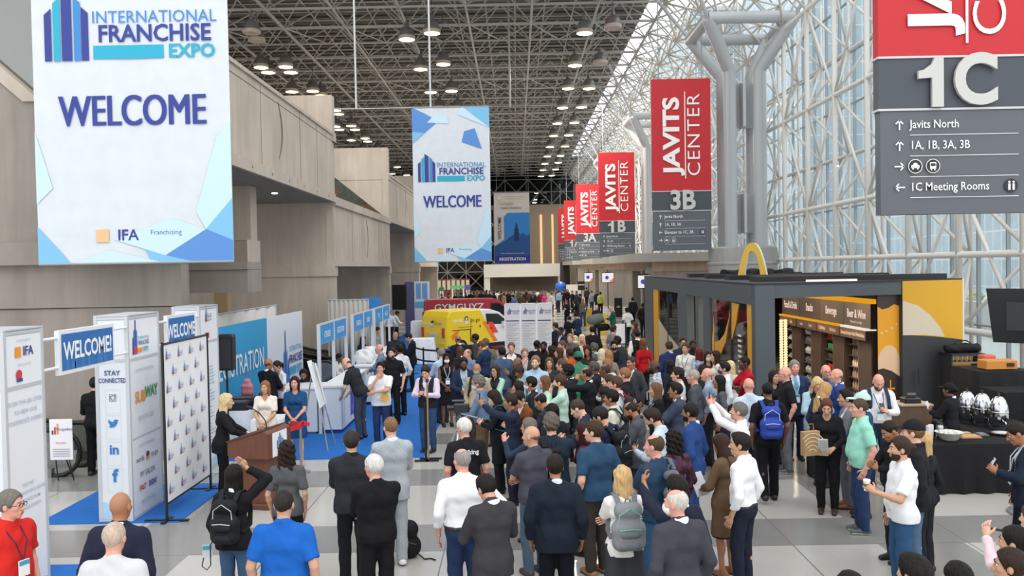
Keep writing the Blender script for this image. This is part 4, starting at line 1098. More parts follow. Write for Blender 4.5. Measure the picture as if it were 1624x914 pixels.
p('man in pale grey checked suit with faded haircut, back turned', 619, 662, 16, 1.83, skin='a', hair='buzz', hc='7a5d44', top='suit', tc='a9b1b8', bc='a6aeb5', shirt='e6eef4', pat='plaid', patb='plaid', pose='fold', hy=12, shoe='e8e8e8')
p('grey-haired man in white dress shirt and navy trousers, hand on hip', 732, 712, 12, 1.78, skin='p', hair='fringe', hc='8f8a84', top='shirt', tc='eeeff2', bot='trousers', bc='27375a', pose='hipR', belt='3a2418', fat=.9, hy=20, badge='1d2b48')
i = p('white-haired man with glasses in black t-shirt with white slogan', 735, 664, 18, 1.74, skin='p', hair='short', hc='d3cfc9', top='tee', tc='1c1d21', bc='1f2026', glasses='glasses', hy=28, fat=.5)
def back_text(i, t, z, size, c='f2f2f2', dx=0):
    K = i['K']; mb = MB(); g, f = text_geo(t, size, .02, 'CENTER'); yb = -.128 - .03 * i['fat']
    mb.add([K.T((x + dx, yb + .3 * (x + dx) ** 2, z + y)) for x, y in g[:, :2]], f); return mb.build('lettering', mat(c, .7), i['o'])
back_text(i, 'eaking', 1.345, .085, dx=.03)
p('black-haired man in charcoal suit looking down at his hands', 771, 750, 22, 1.72, skin='b', hair='side', hc='17130f', top='suit', tc='39383d', bc='1b1b20', shirt='eceef0', pose='phone', hy=12)
p('dark-haired man in midnight navy suit with white collar, back turned', 880, 722, -2, 1.74, skin='c', hair='short', hc='1d1712', top='suit', tc='1c2431', bc='12161f', shirt='d8dfe6', fat=.9, pose='easy')
p('bald man in grey polo and faded jeans facing left', 842, 676, 32, 1.77, skin='b', hair='bald', hc='6b5444', top='polo', tc='4b4a57', bot='jeans', bc='4c5f70', pose='fold', hy=30, fat=.3, shoe='3b3b3e')
i = p('greying curly-haired man in navy sweater with black sling strap', 874, 657, 4, 1.84, skin='a', hair='curly', hc='5d554e', top='sweater', tc='22303f', bot='jeans', bc='2a3444', pose='cross', fat=.7, badge='3a1d28')
backpack(i, 'black sling bag across the navy sweater man\'s back', '1d1d20', strapside=(-1,), size=.62, trim='26262a')
p('brown-haired man in teal blue polo and brown trousers facing left', 941, 668, 34, 1.82, skin='a', hair='short', hc='3b2c21', top='polo', tc='2b4c69', bot='trousers', bc='3d3835', pose='easy', hy=34, fat=1, shoe='a5714a')
i = p('woman with blonde wavy hair and long dark skirt, back turned', 987, 740, 6, 1.68, sex='f', skin='a', hair='longwavy', hc='c2a272', top='tee', tc='eeece8', bot='longskirt', bc='3a3c41', pose='cross')
backpack(i, 'grey backpack with mint trim on the blonde woman', '83868a', '74777b', trim='6fc2a4', size=1.05)
i = p('balding man in dark teal t-shirt with a small grey bag', 1037, 690, 36, 1.79, skin='p', hair='fringe', hc='4b3a2c', top='tee', tc='27415c', bot='jeans', bc='35557e', pose='fold', hy=24, fat=.8)
backpack(i, 'small grey backpack on the balding man in dark teal', '5f646c', strapside=(1,), size=.7)
i = p('man in navy suit holding a phone up beside his face', 1073, 756, 28, 1.73, skin='c', hair='side', hc='16130f', top='suit', tc='1f2438', bc='1c2030', shirt='f2f2f2', pose='photoL')
held(i, 'L', 'phone', 'black phone held up beside the balding man with the mask')
p('elderly man with thin white hair and face mask in grey suit', 1071, 777, 18, 1.70, skin='p', hair='fringe', hc='c4bdb5', top='suit', tc='41424a', bc='36373e', shirt='e6e9f0', mask='e9eef0', hy=38, fat=.4)
p('man with slick dark hair in white shirt and navy trousers', 1173, 688, 50, 1.77, skin='b', hair='side', hc='1d1713', top='shirt', tc='eef0f4', bot='slim', bc='1e2434', pose='easy', hy=22, belt='1b1d26', fat=.1)
i = p('woman with long brown hair in brown coat holding a tablet', 1143, 688, 40, 1.66, sex='f', skin='c', hair='long', hc='35211a', top='coat', tc='6b543f', bot='skirt', bc='1b1a1c', shirt='3a2b22', pose='paper', shoe='8a5a3c')
held(i, 'L', 'tablet', 'white clipboard sheet held by the woman in the brown coat', 'dfe3ea', (.115, .15))
p('woman with dark tied hair and purple scarf, back turned', 1067, 683, 30, 1.68, sex='f', skin='c', hair='curlylong', hc='18130f', top='sweater', tc='5c3048', bot='trousers', bc='19181b', pat='floral')
i = p('grey-haired man in white shirt raising both arms to photograph', 1171, 639, 70, 1.76, skin='p', hair='short', hc='66615b', top='shirt', tc='f0f0f1', bot='trousers', bc='2c3340', pose='hold_high', fat=.6, belt='2a2320', badge='1d1f30')
held(i, 'L', 'phone', 'dark phone raised by the man in white with both arms up')
i = p('man in black t-shirt and cropped black trousers, back turned', 1217, 607, -4, 1.82, skin='d', hair='buzz', hc='14110f', top='tee', tc='191a1e', bot='trousers', bc='131418', pose='walk', shoe='1a1a1c')
backpack(i, 'bright blue backpack on the man in black', '2f49a4', '2b4499', trim='d7d9e4')
# ---- the podium group
i = p('woman with long blonde hair in black suit speaking at the lectern', 359, 625, -75, 1.70, sex='f', skin='a', hair='longwavy', hc='d3bb8e', top='suit', tc='1b1c20', bot='trousers', bc='17181c', shirt='1d1d22', pose='lectern', shoe='1a1a1a')
p('woman in cream blouse with clasped hands facing the camera', 420, 605, 178, 1.66, sex='f', skin='b', hair='bob', hc='8a5a3a', top='blouse', tc='e6ddd2', bot='slim', bc='15151a', pose='clasp', fat=.3)
iB = p('woman with dark bob in navy blue dress holding the ribbon', 467, 598, 184, 1.68, sex='f', skin='p', hair='bob', hc='2c1c16', top='dress', tc='1c4a77', pose='ribbon', fat=.4, shoe='d8b79c')
p('bald man in black jacket behind the cream blouse woman', 426, 569, -25, 1.78, skin='c', hair='bald', hc='3a2a20', top='jacket', tc='1b1c20', bc='1a1b20', pose='fold', fat=.3)
p('dark-haired woman in white top beside the bald man in black', 439, 573, 140, 1.66, sex='f', skin='b', hair='pony', hc='2a201a', top='blouse', tc='e3e4e8', bot='trousers', bc='2a2a30', pose='paper')
p('staff man with glasses and headset behind the registration table', 481, 587, -165, 1.74, skin='c', hair='curly', hc='1d1814', top='polo', tc='23262c', bc='22252b', pose='sit', glasses='glasses', beard='1d1814')
p('bald man in dark polo leaning on the white counter', 549, 562, 72, 1.83, skin='a', hair='bald', hc='5a4a3c', top='polo', tc='26292c', bot='jeans', bc='444a59', pose='lean', shoe='22242a', fat=.2)
i = p('man in white t-shirt with yellow emblem, hand at his chin', 603, 576, 180, 1.74, skin='b', hair='side', hc='17130f', top='tee', tc='e3e5e8', bot='jeans', bc='27345c', pose='chinR', fat=.7)
mb = MB(); K = i['K']
for r_, cc, mi_ in ((.085, (-.10, 1.04), 0), (.035, (-.085, 1.02), 1)): mb.add([K.T((cc[0] + r_ * math.cos(a_), .176 - 1.2 * (cc[0] + r_ * math.cos(a_)) ** 2 + .004 * mi_, cc[1] + r_ * math.sin(a_))) for a_ in np.linspace(0, 2 * math.pi, 17)[:-1]], [tuple(range(16))], mi_)
mb.build('emblem', [mat('e8b730', .7), mat('d9a0a4', .7)], i['o'])
p('bearded man in black polo behind the man in white t-shirt', 621, 553, 172, 1.80, skin='a', hair='side', hc='2a211b', top='polo', tc='191b20', bc='17181d', pose='easy', beard='3a2d24', fat=.3)
p('bald man in steel blue shirt at the second counter', 601, 547, 96, 1.76, skin='p', hair='bald', hc='7a6654', top='shirt_out', tc='6f8299', bc='2b2e38', pose='fold', fat=.8)
p('dark-haired man in white shirt, back turned, by the counters', 633, 548, 40, 1.76, skin='d', hair='short', hc='15120f', top='shirt', tc='d8dade', bc='17181d', pose='easy')
p('bald man in dark jacket with grey beard beyond the counters', 627, 527, 172, 1.78, skin='c', hair='bald', hc='4a3c30', top='jacket', tc='2b2b30', bc='25262c', beard='8c8782', shirt='9a938a', fat=.6)
p('man in black suit and white shirt standing by the barriers', 648, 528, 96, 1.76, skin='b', hair='short', hc='1b1613', top='suit', tc='17181c', bc='15161a', shirt='f0f0f0', pose='phone')
p('man in pale grey shirt, left of two, by the dark screen', 617, 492, 10, 1.76, skin='b', hair='short', hc='3a2c22', top='shirt', tc='c9c9cc', bc='1b1b20', pose='easy')
p('man in pale grey shirt, right of two, by the dark screen', 630, 493, -60, 1.72, skin='d', hair='short', hc='15120f', top='shirt', tc='cfcfd1', bc='1b1b20', pose='phone')
p('seated registration clerk in dark top behind the first counter', 540, 574, -100, 1.45, at=(-4.72, 22.3, 0), sex='f', skin='d', hair='bun', hc='15110e', top='sweater', tc='d9d6d2', bc='22252b', pose='type')
p('clerk with long dark hair behind the second counter', 574, 536, -120, 1.6, at=(-4.78, 26.2, 0), sex='f', skin='c', hair='long', hc='17120f', top='sweater', tc='1b1b1f', bc='22252b', pose='type')
p('clerk in grey shirt behind the far counter', 597, 520, -110, 1.7, at=(-4.75, 28.7, 0), skin='b', hair='short', hc='2a211b', top='shirt', tc='8b9098', bc='22252b', pose='type')
p('person in black standing half hidden behind the social media tower', 150, 560, 0, 1.78, at=(-7.7, 15.4, 0), skin='b', hair='short', hc='1b1613', top='sweater', tc='141518', bc='121317', pose='hips')
i = p('man in dark vest over lavender shirt looking at his phone', 675, 578, 165, 1.76, skin='a', hair='side', hc='2e241d', top='vest', tc='23262d', shirt='d9c9de', bot='jeans', bc='304a6c', pose='phone', badge=None, fat=.3)
held(i, 'R', 'phone', 'black phone in the hands of the man in a dark vest')
# ---- the crowd, left part
i = p('cameraman in denim shirt with face mask and glasses', 758, 597, 78, 1.78, skin='p', hair='curly', hc='6a635c', top='shirt', tc='667d98', bot='trousers', bc='6b563f', pose='camera', mask='bcd6e0', glasses='glasses', belt='1c1c22', fat=.4)
p('woman in sleeveless black dress with white mask and badge', 708, 561, -168, 1.68, sex='f', skin='d', hair='long', hc='14110f', top='sleeveless', tc='1a1b1f', pose='clasp', mask='eef0f2', badge='e8eef0', shoe='18181a')
p('man in navy blazer and glasses holding white papers', 735, 567, -172, 1.77, skin='d', hair='short', hc='16120f', top='suit', tc='252f48', bc='1f2636', shirt='9fb6c6', pose='type', glasses='glasses', badge='dfe8ee', beard='1d1713')
p('grey-haired man in white shirt with light blue back', 699, 553, 40, 1.77, skin='a', hair='short', hc='7b746c', top='shirt', tc='c4d3e2', bc='2b3346', pose='fold')
p('woman with long brown hair behind the masked woman in black', 729, 550, 20, 1.68, sex='f', skin='b', hair='long', hc='553a28', top='jacket', tc='2c2524', bc='22222a')
p('bald pale man behind the man in navy blazer', 741, 554, 130, 1.74, skin='p', hair='fringe', hc='7c6a58', top='shirt', tc='6e86a6', bc='22262f')
i = p('bald man with grey mask and tan jacket, backpack straps showing', 756, 577, 168, 1.72, skin='c', hair='bald', hc='2a211b', top='jacket', tc='b5a88f', bc='3a3630', mask='8d979c', pose='easy')
backpack(i, 'black backpack worn by the bald man in a tan jacket', '22262c')
p('woman in mint cardigan and glasses with crossed arms', 785, 580, 150, 1.66, sex='f', skin='b', hair='bob', hc='3a241b', top='cardigan', tc='a2ceb8', shirt='2a2c30', bc='22252c', pose='cross', glasses='glasses')
p('man in dark navy polo looking down beside the olive shirt', 764, 540, 60, 1.80, skin='p', hair='short', hc='5d4531', top='polo', tc='24375c', bc='30384a', pose='phone')
p('man in olive green shirt behind the navy polo man', 770, 537, 30, 1.78, skin='a', hair='short', hc='6a5138', top='shirt_out', tc='6d6e56', bc='2c2d30', fat=.8)
p('bald man in black suit standing before the yellow van', 726, 531, 30, 1.80, skin='c', hair='bald', hc='2a2019', top='suit', tc='1c1e24', bc='191a1f', shirt='e4e6ea')
p('dark-haired man in olive jacket before the yellow van', 753, 530, 70, 1.78, skin='d', hair='short', hc='15120f', top='jacket', tc='3c3d35', bc='24252a')
p('dark-haired man in steel blue blazer, back turned', 796, 551, 18, 1.79, skin='c', hair='short', hc='17130f', top='suit', tc='465a78', bc='46597a', shirt='dfe6ee', fat=.4)
p('smiling man in black jacket and open white shirt', 811, 544, 172, 1.80, skin='p', hair='short', hc='6a4f3b', top='jacket_open', tc='1e1f24', bc='23252c', shirt='eae8dc')
p('grey-haired man in dark grey jacket resting chin on hand', 832, 553, -176, 1.76, skin='p', hair='short', hc='7f6d5b', top='suit', tc='3d4148', bc='2c2e34', shirt='c9ccd2', pose='chinR')
p('bald man in black raising a hand before the blue blazer', 820, 567, 120, 1.72, skin='d', hair='bald', hc='2a1c15', top='sweater', tc='191a1e', bc='1d1e22', pose='waveL')
p('woman with short curly dark hair in bright green jacket', 823, 579, 120, 1.66, sex='f', skin='d', hair='curly', hc='3d2a20', top='cardigan', tc='4fa63b', shirt='e5e3dc', bc='222328', pose='phone')
p('dark-haired woman just behind the masked man in dark suit', 821, 605, 80, 1.62, sex='f', skin='b', hair='bob', hc='221913', top='sweater', tc='2b2c33', bc='1e1f24')
p('tall bearded man in light blue shirt facing the camera', 849, 565, 168, 1.86, skin='a', hair='short', hc='7e6349', top='shirt', tc='a5c3dc', bc='2f3a4c', beard='7d5c42', badge='e6eaf0')
p('woman with long light brown hair and bare face, facing camera', 871, 568, 176, 1.68, sex='f', skin='b', hair='long', hc='5f4530', top='sweater', tc='3a3233', bc='25252b')
i = p('man in dark suit and light blue mask facing left', 841, 598, 84, 1.74, skin='c', hair='short', hc='17130f', top='suit', tc='22262e', bc='1c1f26', shirt='dfe5ec', mask='c5dbe4')
p('smiling woman with light brown hair in pale mint jacket', 863, 597, 84, 1.68, sex='f', skin='a', hair='long', hc='6d4a32', top='cardigan', tc='a9c7b8', shirt='7b6a4a', bc='2b2d33')
p('bearded man in mint green shirt touching his chin', 887, 595, 80, 1.82, skin='a', hair='short', hc='3e2f24', top='shirt', tc='b6d6c4', bot='trousers', bc='3e4046', pose='chinL', beard='3e2f24', belt='26221e')
i = p('woman with short black hair in black coat facing left', 783, 617, 84, 1.70, sex='f', skin='a', hair='bob', hc='241a15', top='coat', tc='17181b', bc='191a1d', shirt='1f1f24', pose='phone')
backpack(i, 'teal backpack on the woman with short black hair', '1f8494', '1b7585')
i = p('person in sunglasses and rust brown jacket looking back', 823, 619, 118, 1.71, skin='a', hair='quiff', hc='1c1613', top='suit', tc='7d4a2b', bc='26222a', shirt='efeae6', pose='phoneL', glasses='sunglasses', hy=22)
held(i, 'L', 'phone', 'phone held by the person in the rust brown jacket', '4a3a3a')
i = p('man in navy jacket raising a phone beside the sunglasses', 809, 626, 84, 1.68, skin='c', hair='short', hc='2a2019', top='suit', tc='232a40', bc='1d2030', shirt='a8444a', pose='photoL')
held(i, 'L', 'phone', 'dark phone raised in front of the rust brown jacket', '22262c')
p('balding dark-haired man looking down with striped lanyard', 857, 622, 66, 1.74, skin='c', hair='fringe', hc='1d1713', top='suit', tc='262b37', bc='1d2029', shirt='c9d6e4', pose='phone', badge='c6ccd6')
p('black-haired person half hidden in front of the mint shirt', 875, 641, 40, 1.66, skin='b', hair='bob', hc='12100e', top='jacket', tc='23262e', bc='1c1d22')
i = p('woman with grey hair in glasses raising her left hand', 838, 664, 66, 1.64, sex='f', skin='p', hair='bob', hc='6d665e', top='shirt_out', tc='2a3a4c', bc='232a38', pose='waveL', glasses='glasses')
p('young man with buzz cut in dark navy shirt facing left', 916, 631, 72, 1.80, skin='a', hair='buzz', hc='3f3226', top='sweater', tc='25303f', bc='1c2028', pose='phone')
p('person in maroon top behind the teal polo man', 924, 672, 60, 1.66, sex='f', skin='c', hair='long', hc='3a1519', top='sweater', tc='5c2336', bc='26212a')
# ---- the crowd, middle
i = p('man with dark hair in navy sweater looking down', 952, 643, 54, 1.80, skin='b', hair='short', hc='241d18', top='sweater', tc='232544', bc='1f2230', pose='phone', hy=10)
backpack(i, 'large black backpack on the man in navy sweater', '191a1d', size=1.1)
p('man with dark skin and face mask beside the cream shirt', 957, 614, 78, 1.76, skin='e', hair='short', hc='14110f', top='shirt', tc='8d8f8c', bc='25262c', mask='b9c2c6')
i = p('black-haired man in cream shirt facing left', 969, 619, 70, 1.75, skin='c', hair='side', hc='14110f', top='shirt', tc='d5d3c6', bc='2b2c33')
backpack(i, 'dark strap backpack on the man in the cream shirt', '24272c', size=.85)
i = p('brown-haired man in checked light shirt facing left', 976, 598, 74, 1.78, skin='p', hair='quiff', hc='4a3626', top='shirt', tc='c3ccd6', bc='2d3038', pat='plaid')
backpack(i, 'black and maroon backpack on the checked shirt man', '2b2e36', '8b2c3c', size=.9)
p('man with brown hair just left of the checked shirt', 965, 595, 84, 1.76, skin='a', hair='short', hc='3d2c20', top='shirt', tc='b6babf', bc='2b2c33')
p('ginger-haired man in black polo facing left', 990, 584, 68, 1.81, skin='p', hair='short', hc='8a5f3f', top='polo', tc='1f2024', bc='24252a', fat=.7)
p('man in charcoal suit with open white collar facing the camera', 1001, 566, 128, 1.82, skin='c', hair='buzz', hc='3a2d24', top='suit', tc='424448', bc='36383c', shirt='eceded', fat=.4)
p('balding man in grey suit bending over his phone', 1000, 635, 72, 1.72, skin='c', hair='fringe', hc='2a211b', top='suit', tc='50535a', bc='34363c', shirt='26282f', pose='phone', beard='2a211b')
i = p('dark-haired man in pale blue shirt looking down at a phone', 1035, 646, 64, 1.78, skin='b', hair='quiff', hc='2a201a', top='shirt', tc='c3d6ea', bot='trousers', bc='8c8f78', pose='phoneL', beard='2a201a')
held(i, 'L', 'phone', 'phone in the hand of the man in pale blue shirt')
p('woman with highlighted brown hair in black blazer', 1039, 608, 88, 1.68, sex='f', skin='b', hair='long', hc='6b4a33', top='suit', tc='1a1b1f', bc='1c1d22', shirt='bfd3e4')
p('black-haired man with glasses in slate blue suit', 1071, 608, 80, 1.74, skin='c', hair='quiff', hc='14110f', top='suit', tc='3c475a', bc='333c4d', shirt='e3e9f1', glasses='glasses', pose='cross')
p('bearded man with glasses in bright blue suit', 1094, 640, 58, 1.78, skin='c', hair='short', hc='1b1613', top='suit', tc='28477f', bc='28457c', shirt='eef0f4', glasses='glasses', beard='1b1613', pose='easy')
p('man with tall black hair in dark suit facing left', 899, 579, 84, 1.80, skin='e', hair='afro', hc='12100e', top='suit', tc='22262f', bc='1c1f26', shirt='d6dbe2')
p('balding man in black suit, hand raised to his mouth', 929, 583, 66, 1.79, skin='c', hair='fringe', hc='2b221c', top='suit', tc='1b1c22', bc='191a1f', shirt='dfe2e8', pose='earL')
p('grey-haired man in dark suit right of the green coat', 941, 574, 78, 1.78, skin='d', hair='short', hc='4d4945', top='suit', tc='24262c', bc='1e2025')
p('man with glasses and grey temples in dark striped suit', 958, 578, 80, 1.77, skin='d', hair='fringe', hc='3a3531', top='suit', tc='2d3036', bc='24262b', shirt='dadfe5', glasses='glasses')
p('person with copper hair and white hood behind the glasses man', 962, 570, 40, 1.74, sex='f', skin='a', hair='bob', hc='8c6246', top='sweater', tc='e4e2de', bc='3b3c42')
p('brown-haired person peering over the tall black hair', 890, 570, 70, 1.74, skin='a', hair='short', hc='5a4331', top='jacket', tc='5d574e', bc='2b2b30')
p('person in green coat and green knitted hat, back turned', 917, 559, 8, 1.78, skin='d', hair='short', hc='14110f', cap='*2b6d55', top='coat', tc='3f8767', bc='2a3c36', shirt='3f8767')
p('man with dark skin in black jacket, left of a pair', 852, 540, -40, 1.80, skin='e', hair='buzz', hc='0f0d0c', top='jacket', tc='1b1b1f', bc='1d1e22')
p('man with dark skin in black jacket, right of a pair', 862, 542, 160, 1.78, skin='e', hair='buzz', hc='0f0d0c', top='jacket', tc='202024', bc='1d1e22', beard='12100e')
p('woman with wavy dark brown hair by the white sign boards', 874, 549, 60, 1.68, sex='f', skin='b', hair='longwavy', hc='2c1f18', top='jacket', tc='2a2828', bc='222328')
p('woman with long chestnut hair in profile', 886, 552, 84, 1.68, sex='f', skin='a', hair='long', hc='4c3122', top='jacket', tc='33302f', bc='222328')
p('brown-haired man leaning in behind the chestnut hair', 891, 541, 110, 1.76, skin='p', hair='short', hc='5a4432', top='shirt', tc='c9b7b4', bc='2a2c32')
p('person in orange top with dark short hair', 903, 553, 40, 1.68, skin='d', hair='short', hc='2e2119', top='tee', tc='c8531f', bc='2b2c30')
p('light brown haired man behind the masked blonde', 904, 530, 160, 1.78, skin='a', hair='short', hc='8a7355', top='jacket', tc='5d5a52', bc='2e2f34')
p('blonde woman wearing a white face mask', 912, 533, 178, 1.70, sex='f', skin='a', hair='bob', hc='cdb88d', top='blouse', tc='d9d4cb', bc='2e2f34', mask='f2f2f0')
p('blonde woman in maroon top facing the camera', 923, 531, -172, 1.70, sex='f', skin='p', hair='long', hc='d9c79c', top='sweater', tc='7b2137', bc='2a2a30')
p('dark-haired person between orange top and maroon top', 914, 551, 30, 1.66, skin='d', hair='short', hc='1b1512', top='sweater', tc='2a2b2f', bc='2a2b2f')
p('woman with dark hair left of the grey-green jacket', 932, 550, 150, 1.66, sex='f', skin='c', hair='long', hc='261a14', top='sweater', tc='4a2a2c', bc='26272c')
p('person with grey curls in grey-green jacket', 942, 545, 40, 1.70, sex='f', skin='a', hair='curly', hc='55534f', top='jacket', tc='5a6a64', bc='33353a')
p('person with pale cream hair, back turned', 954, 554, 10, 1.70, sex='f', skin='a', hair='bob', hc='d9c7a4', top='sweater', tc='c9bfae', bc='3b3c42')
p('person with golden brown hair beside the cream hair', 965, 556, 30, 1.68, sex='f', skin='a', hair='bob', hc='9a744a', top='sweater', tc='8a8378', bc='3b3c42')
p('man in black face mask and navy jacket over black tee', 974, 540, 174, 1.79, skin='b', hair='side', hc='15120f', top='jacket_open', tc='252b3a', bc='1d1f26', shirt='17181b', mask='17181a', pose='type')
p('person with black rounded hair behind the black mask', 979, 534, 20, 1.76, skin='d', hair='curly', hc='14110f', top='jacket', tc='3a3b40', bc='26272c')
# ---- the crowd, right part
p('woman with long brown hair in red sweater, back turned', 1019, 538, 20, 1.72, sex='f', skin='a', hair='long', hc='6a4328', top='sweater', tc='b01a25', bot='trousers', bc='1d1d21', pose='easy')
i = p('dark-haired man in black vest and white sleeves, back turned', 1010, 524, 10, 1.80, skin='b', hair='short', hc='1d1713', top='vest', shirt='e4e4e4', tc='1a1b1e', bc='222328')
p('bearded black man in white patterned shirt facing left', 1037, 572, 76, 1.82, skin='e', hair='bald', hc='14110f', top='shirt_out', tc='cfdbe8', bc='33363d', pat='print', beard='14110f', badge='2b3a5a')
p('man in navy suit by the yellow kiosk strip, back turned', 1061, 542, 6, 1.80, skin='a', hair='short', hc='3a2d22', top='suit', tc='27325a', bc='222a48', shirt='c3cfe2')
p('woman with long black hair in front of the navy suit', 1063, 572, 20, 1.66, sex='f', skin='c', hair='long', hc='17130f', top='sweater', tc='23242a', bc='222328')
p('man in white shirt with dark lanyard facing the camera', 1087, 545, 150, 1.80, skin='b', hair='short', hc='4a3a2c', top='shirt', tc='e9e6e0', bc='2c2d33', badge='4a2a22')
p('man with dark hair behind the white lanyard shirt', 1083, 536, 178, 1.82, skin='b', hair='short', hc='2a211b', top='jacket', tc='2c3040', bc='26272c', glasses='glasses')
p('black man with dark mask by the grey kiosk post', 1099, 540, 176, 1.80, skin='e', hair='buzz', hc='12100e', top='jacket', tc='222735', bc='202126', mask='26272b')
p('woman with long red hair in blue and white blouse', 1108, 553, 30, 1.70, sex='f', skin='p', hair='long', hc='5d2418', top='blouse', tc='b4c4e6', bc='cfd3da', pat='floral')
p('woman with pale mint mask beside the red hair', 1123, 558, -178, 1.66, sex='f', skin='b', hair='long', hc='231913', top='sweater', tc='3a3434', bc='26272c', mask='bcd8cf')
p('dark-haired woman in white top looking left', 1134, 557, 88, 1.70, sex='f', skin='b', hair='halfup', hc='2b1d15', top='blouse', tc='ded6cd', bc='3a332e')
p('man with navy mask and white shirt with straps', 1148, 575, 80, 1.76, skin='b', hair='quiff', hc='14110f', top='shirt', tc='d9e1e8', bc='2b2f38', mask='33406a')
p('woman with pale blonde hair behind the navy mask', 1158, 573, 10, 1.68, sex='f', skin='a', hair='long', hc='cfb98e', top='blouse', tc='d8cfc0', bc='40413f')
p('man with dark wavy hair and white t-shirt facing left', 1074, 584, 82, 1.76, skin='a', hair='curly', hc='2a1d16', top='tee', tc='e2e2e2', bc='2b2d34')
p('man with shaved grey hair in slate grey sweater', 1099, 587, 62, 1.79, skin='p', hair='buzz', hc='a09488', top='sweater', tc='4a5058', bc='2e3138')
p('bald pink-faced man in blue gingham shirt', 1121, 584, 66, 1.77, skin='p', hair='bald', hc='b08a78', top='shirt', tc='9db2cc', bc='2e3138', pat='plaid')
p('woman with long black hair and glasses in grey t-shirt', 1140, 596, 80, 1.66, sex='f', skin='c', hair='long', hc='17130f', top='tee', tc='55585e', bc='26272c', glasses='glasses')
p('tall black man in red uniform shirt facing left', 1180, 566, 96, 1.84, skin='e', hair='buzz', hc='100e0d', top='polo', tc='ae1424', bc='232327', pose='cross')
p('bald man in pale blue shirt, back turned', 1187, 600, 4, 1.80, skin='p', hair='bald', hc='b59580', top='shirt', tc='c6d3e6', bc='2f3440', fat=.6)
p('dark-haired woman in black with red print beside the pillar', 1228, 588, -160, 1.70, sex='f', skin='b', hair='longwavy', hc='231813', top='sweater', tc='1d1b1f', bc='1c1c20')
p('bald man with glasses in black polo and grey trousers', 1244, 582, 84, 1.84, skin='p', hair='bald', hc='a58a78', top='polo', tc='1c1c1f', bot='trousers', bc='6d7076', glasses='glasses', fat=.6, shoe='55585c')
p('grey-haired man in blue suit with light blue tie', 1260, 572, 178, 1.84, skin='p', hair='short', hc='80786e', top='suit', tc='27395a', bc='202c48', shirt='d3e3f0', tie='4f9ac4', badge='dfe7ee')
p('blonde woman with glasses in pale blue jacket', 1296, 597, -176, 1.70, sex='f', skin='p', hair='longwavy', hc='c6ab7c', top='jacket_open', tc='a9c6d2', bc='26272d', shirt='1f2026', pose='phone', glasses='glasses')
p('woman with dark blonde hair bowing her head', 1309, 606, -70, 1.70, sex='f', skin='a', hair='longwavy', hc='b08a58', top='jacket', tc='2c3556', bc='26272d', pose='look')
p('bald man with grey beard and glasses in blue shirt', 1310, 579, 176, 1.82, skin='p', hair='bald', hc='a08878', top='shirt', tc='4c66ab', bc='2a2c34', beard='8f857a', glasses='glasses')
p('bald man in blue suit facing left by the kiosk shelves', 1326, 585, 74, 1.82, skin='p', hair='bald', hc='8c7463', top='suit', tc='2f4a86', bc='2a3c6a', shirt='e4e9f0')
i = p('woman in black with boots holding a coffee and a leaflet', 1311, 632, 158, 1.67, sex='f', skin='b', hair='pony', hc='5a3526', top='sweater', tc='19191c', bot='slim', bc='17171a', pose='paper', shoes='boots', shoe='3a2a22', fat=.6)
held(i, 'R', 'booklet', 'white leaflet held by the woman in black with boots', 'dcdcdc', (.07, .15))
i = p('young man with swept black hair in grey suit', 1341, 619, 82, 1.76, skin='b', hair='quiff', hc='17130f', top='suit', tc='7c7e84', bc='75777d', shirt='dfe3e9', pose='cupL', shoe='8a4a2c')
held(i, 'L', 'cup', 'white paper coffee cup held by the man in the grey suit', 'efece6')
p('person in mint baseball cap behind the mint polo man', 1366, 624, 74, 1.76, skin='b', hair='short', hc='1d1713', cap='b9dccf', top='jacket', tc='2b4468', bc='26272d')
p('stocky man in mint green polo and blue trousers', 1362, 633, 84, 1.80, skin='p', hair='buzz', hc='4a3b2f', top='polo', tc='9adcc6', bot='trousers', bc='2c3d64', pose='easy', fat=.95, shoe='55585c')
i = p('bald bearded man in white shirt reading his phone', 1393, 591, 172, 1.84, skin='p', hair='bald', hc='7b5d4a', top='shirt', tc='e3e4e8', bot='jeans', bc='27344a', pose='phoneL', beard='5c3a2a', badge='2b3350', fat=.7)
held(i, 'L', 'phone', 'phone in the hand of the bald bearded man')
backpack(i, 'navy backpack on the bald bearded man in white', '2b3350')
p('man in black sweater looking down at his hands', 1411, 664, 100, 1.76, skin='c', hair='buzz', hc='241c17', top='sweater', tc='1b1c20', bc='1c1d22', pose='phone', shoe='26272b')
p('man in black baseball cap, black shirt and jeans', 1447, 668, 62, 1.82, skin='a', hair='short', hc='6a5138', cap='1b1b1e', top='shirt_out', tc='1d1e21', bot='jeans', bc='4f6a86', pose='easy', fat=.5, badge='1a1a1e')
p('woman with long blonde hair hidden behind the black cap', 1462, 685, 40, 1.66, at=None, sex='f', skin='a', hair='long', hc='c2a070', top='sweater', tc='202125', bc='24252a')
i = p('bearded man with hair bun in white short-sleeved shirt', 1426, 694, 86, 1.76, skin='b', hair='bun', hc='35241b', top='polo', tc='eceef0', bot='jeans', bc='2f5378', pose='cupL', beard='35241b', fat=.7, shoe='6b7276')
held(i, 'L', 'cup', 'paper coffee cup held by the man with the hair bun', 'efece6')
i = p('server in black cap and black jacket at the coffee urns', 1505, 609, 40, 1.55, skin='d', hair='bun', hc='14110f', cap='17181b', top='jacket', tc='1b1c22', bc='1b1c20', pose='cupL')
held(i, 'L', 'booklet', 'folded white napkin held by the server in black', 'e9e9e9', (.06, .09))
i = p('man in dark navy suit using a phone at the right edge', 1612, 667, 72, 1.79, skin='c', hair='buzz', hc='1d1814', top='suit', tc='1f2838', bc='1b2230', shirt='c3cdda', pose='phoneL', badge='dfe3e8')
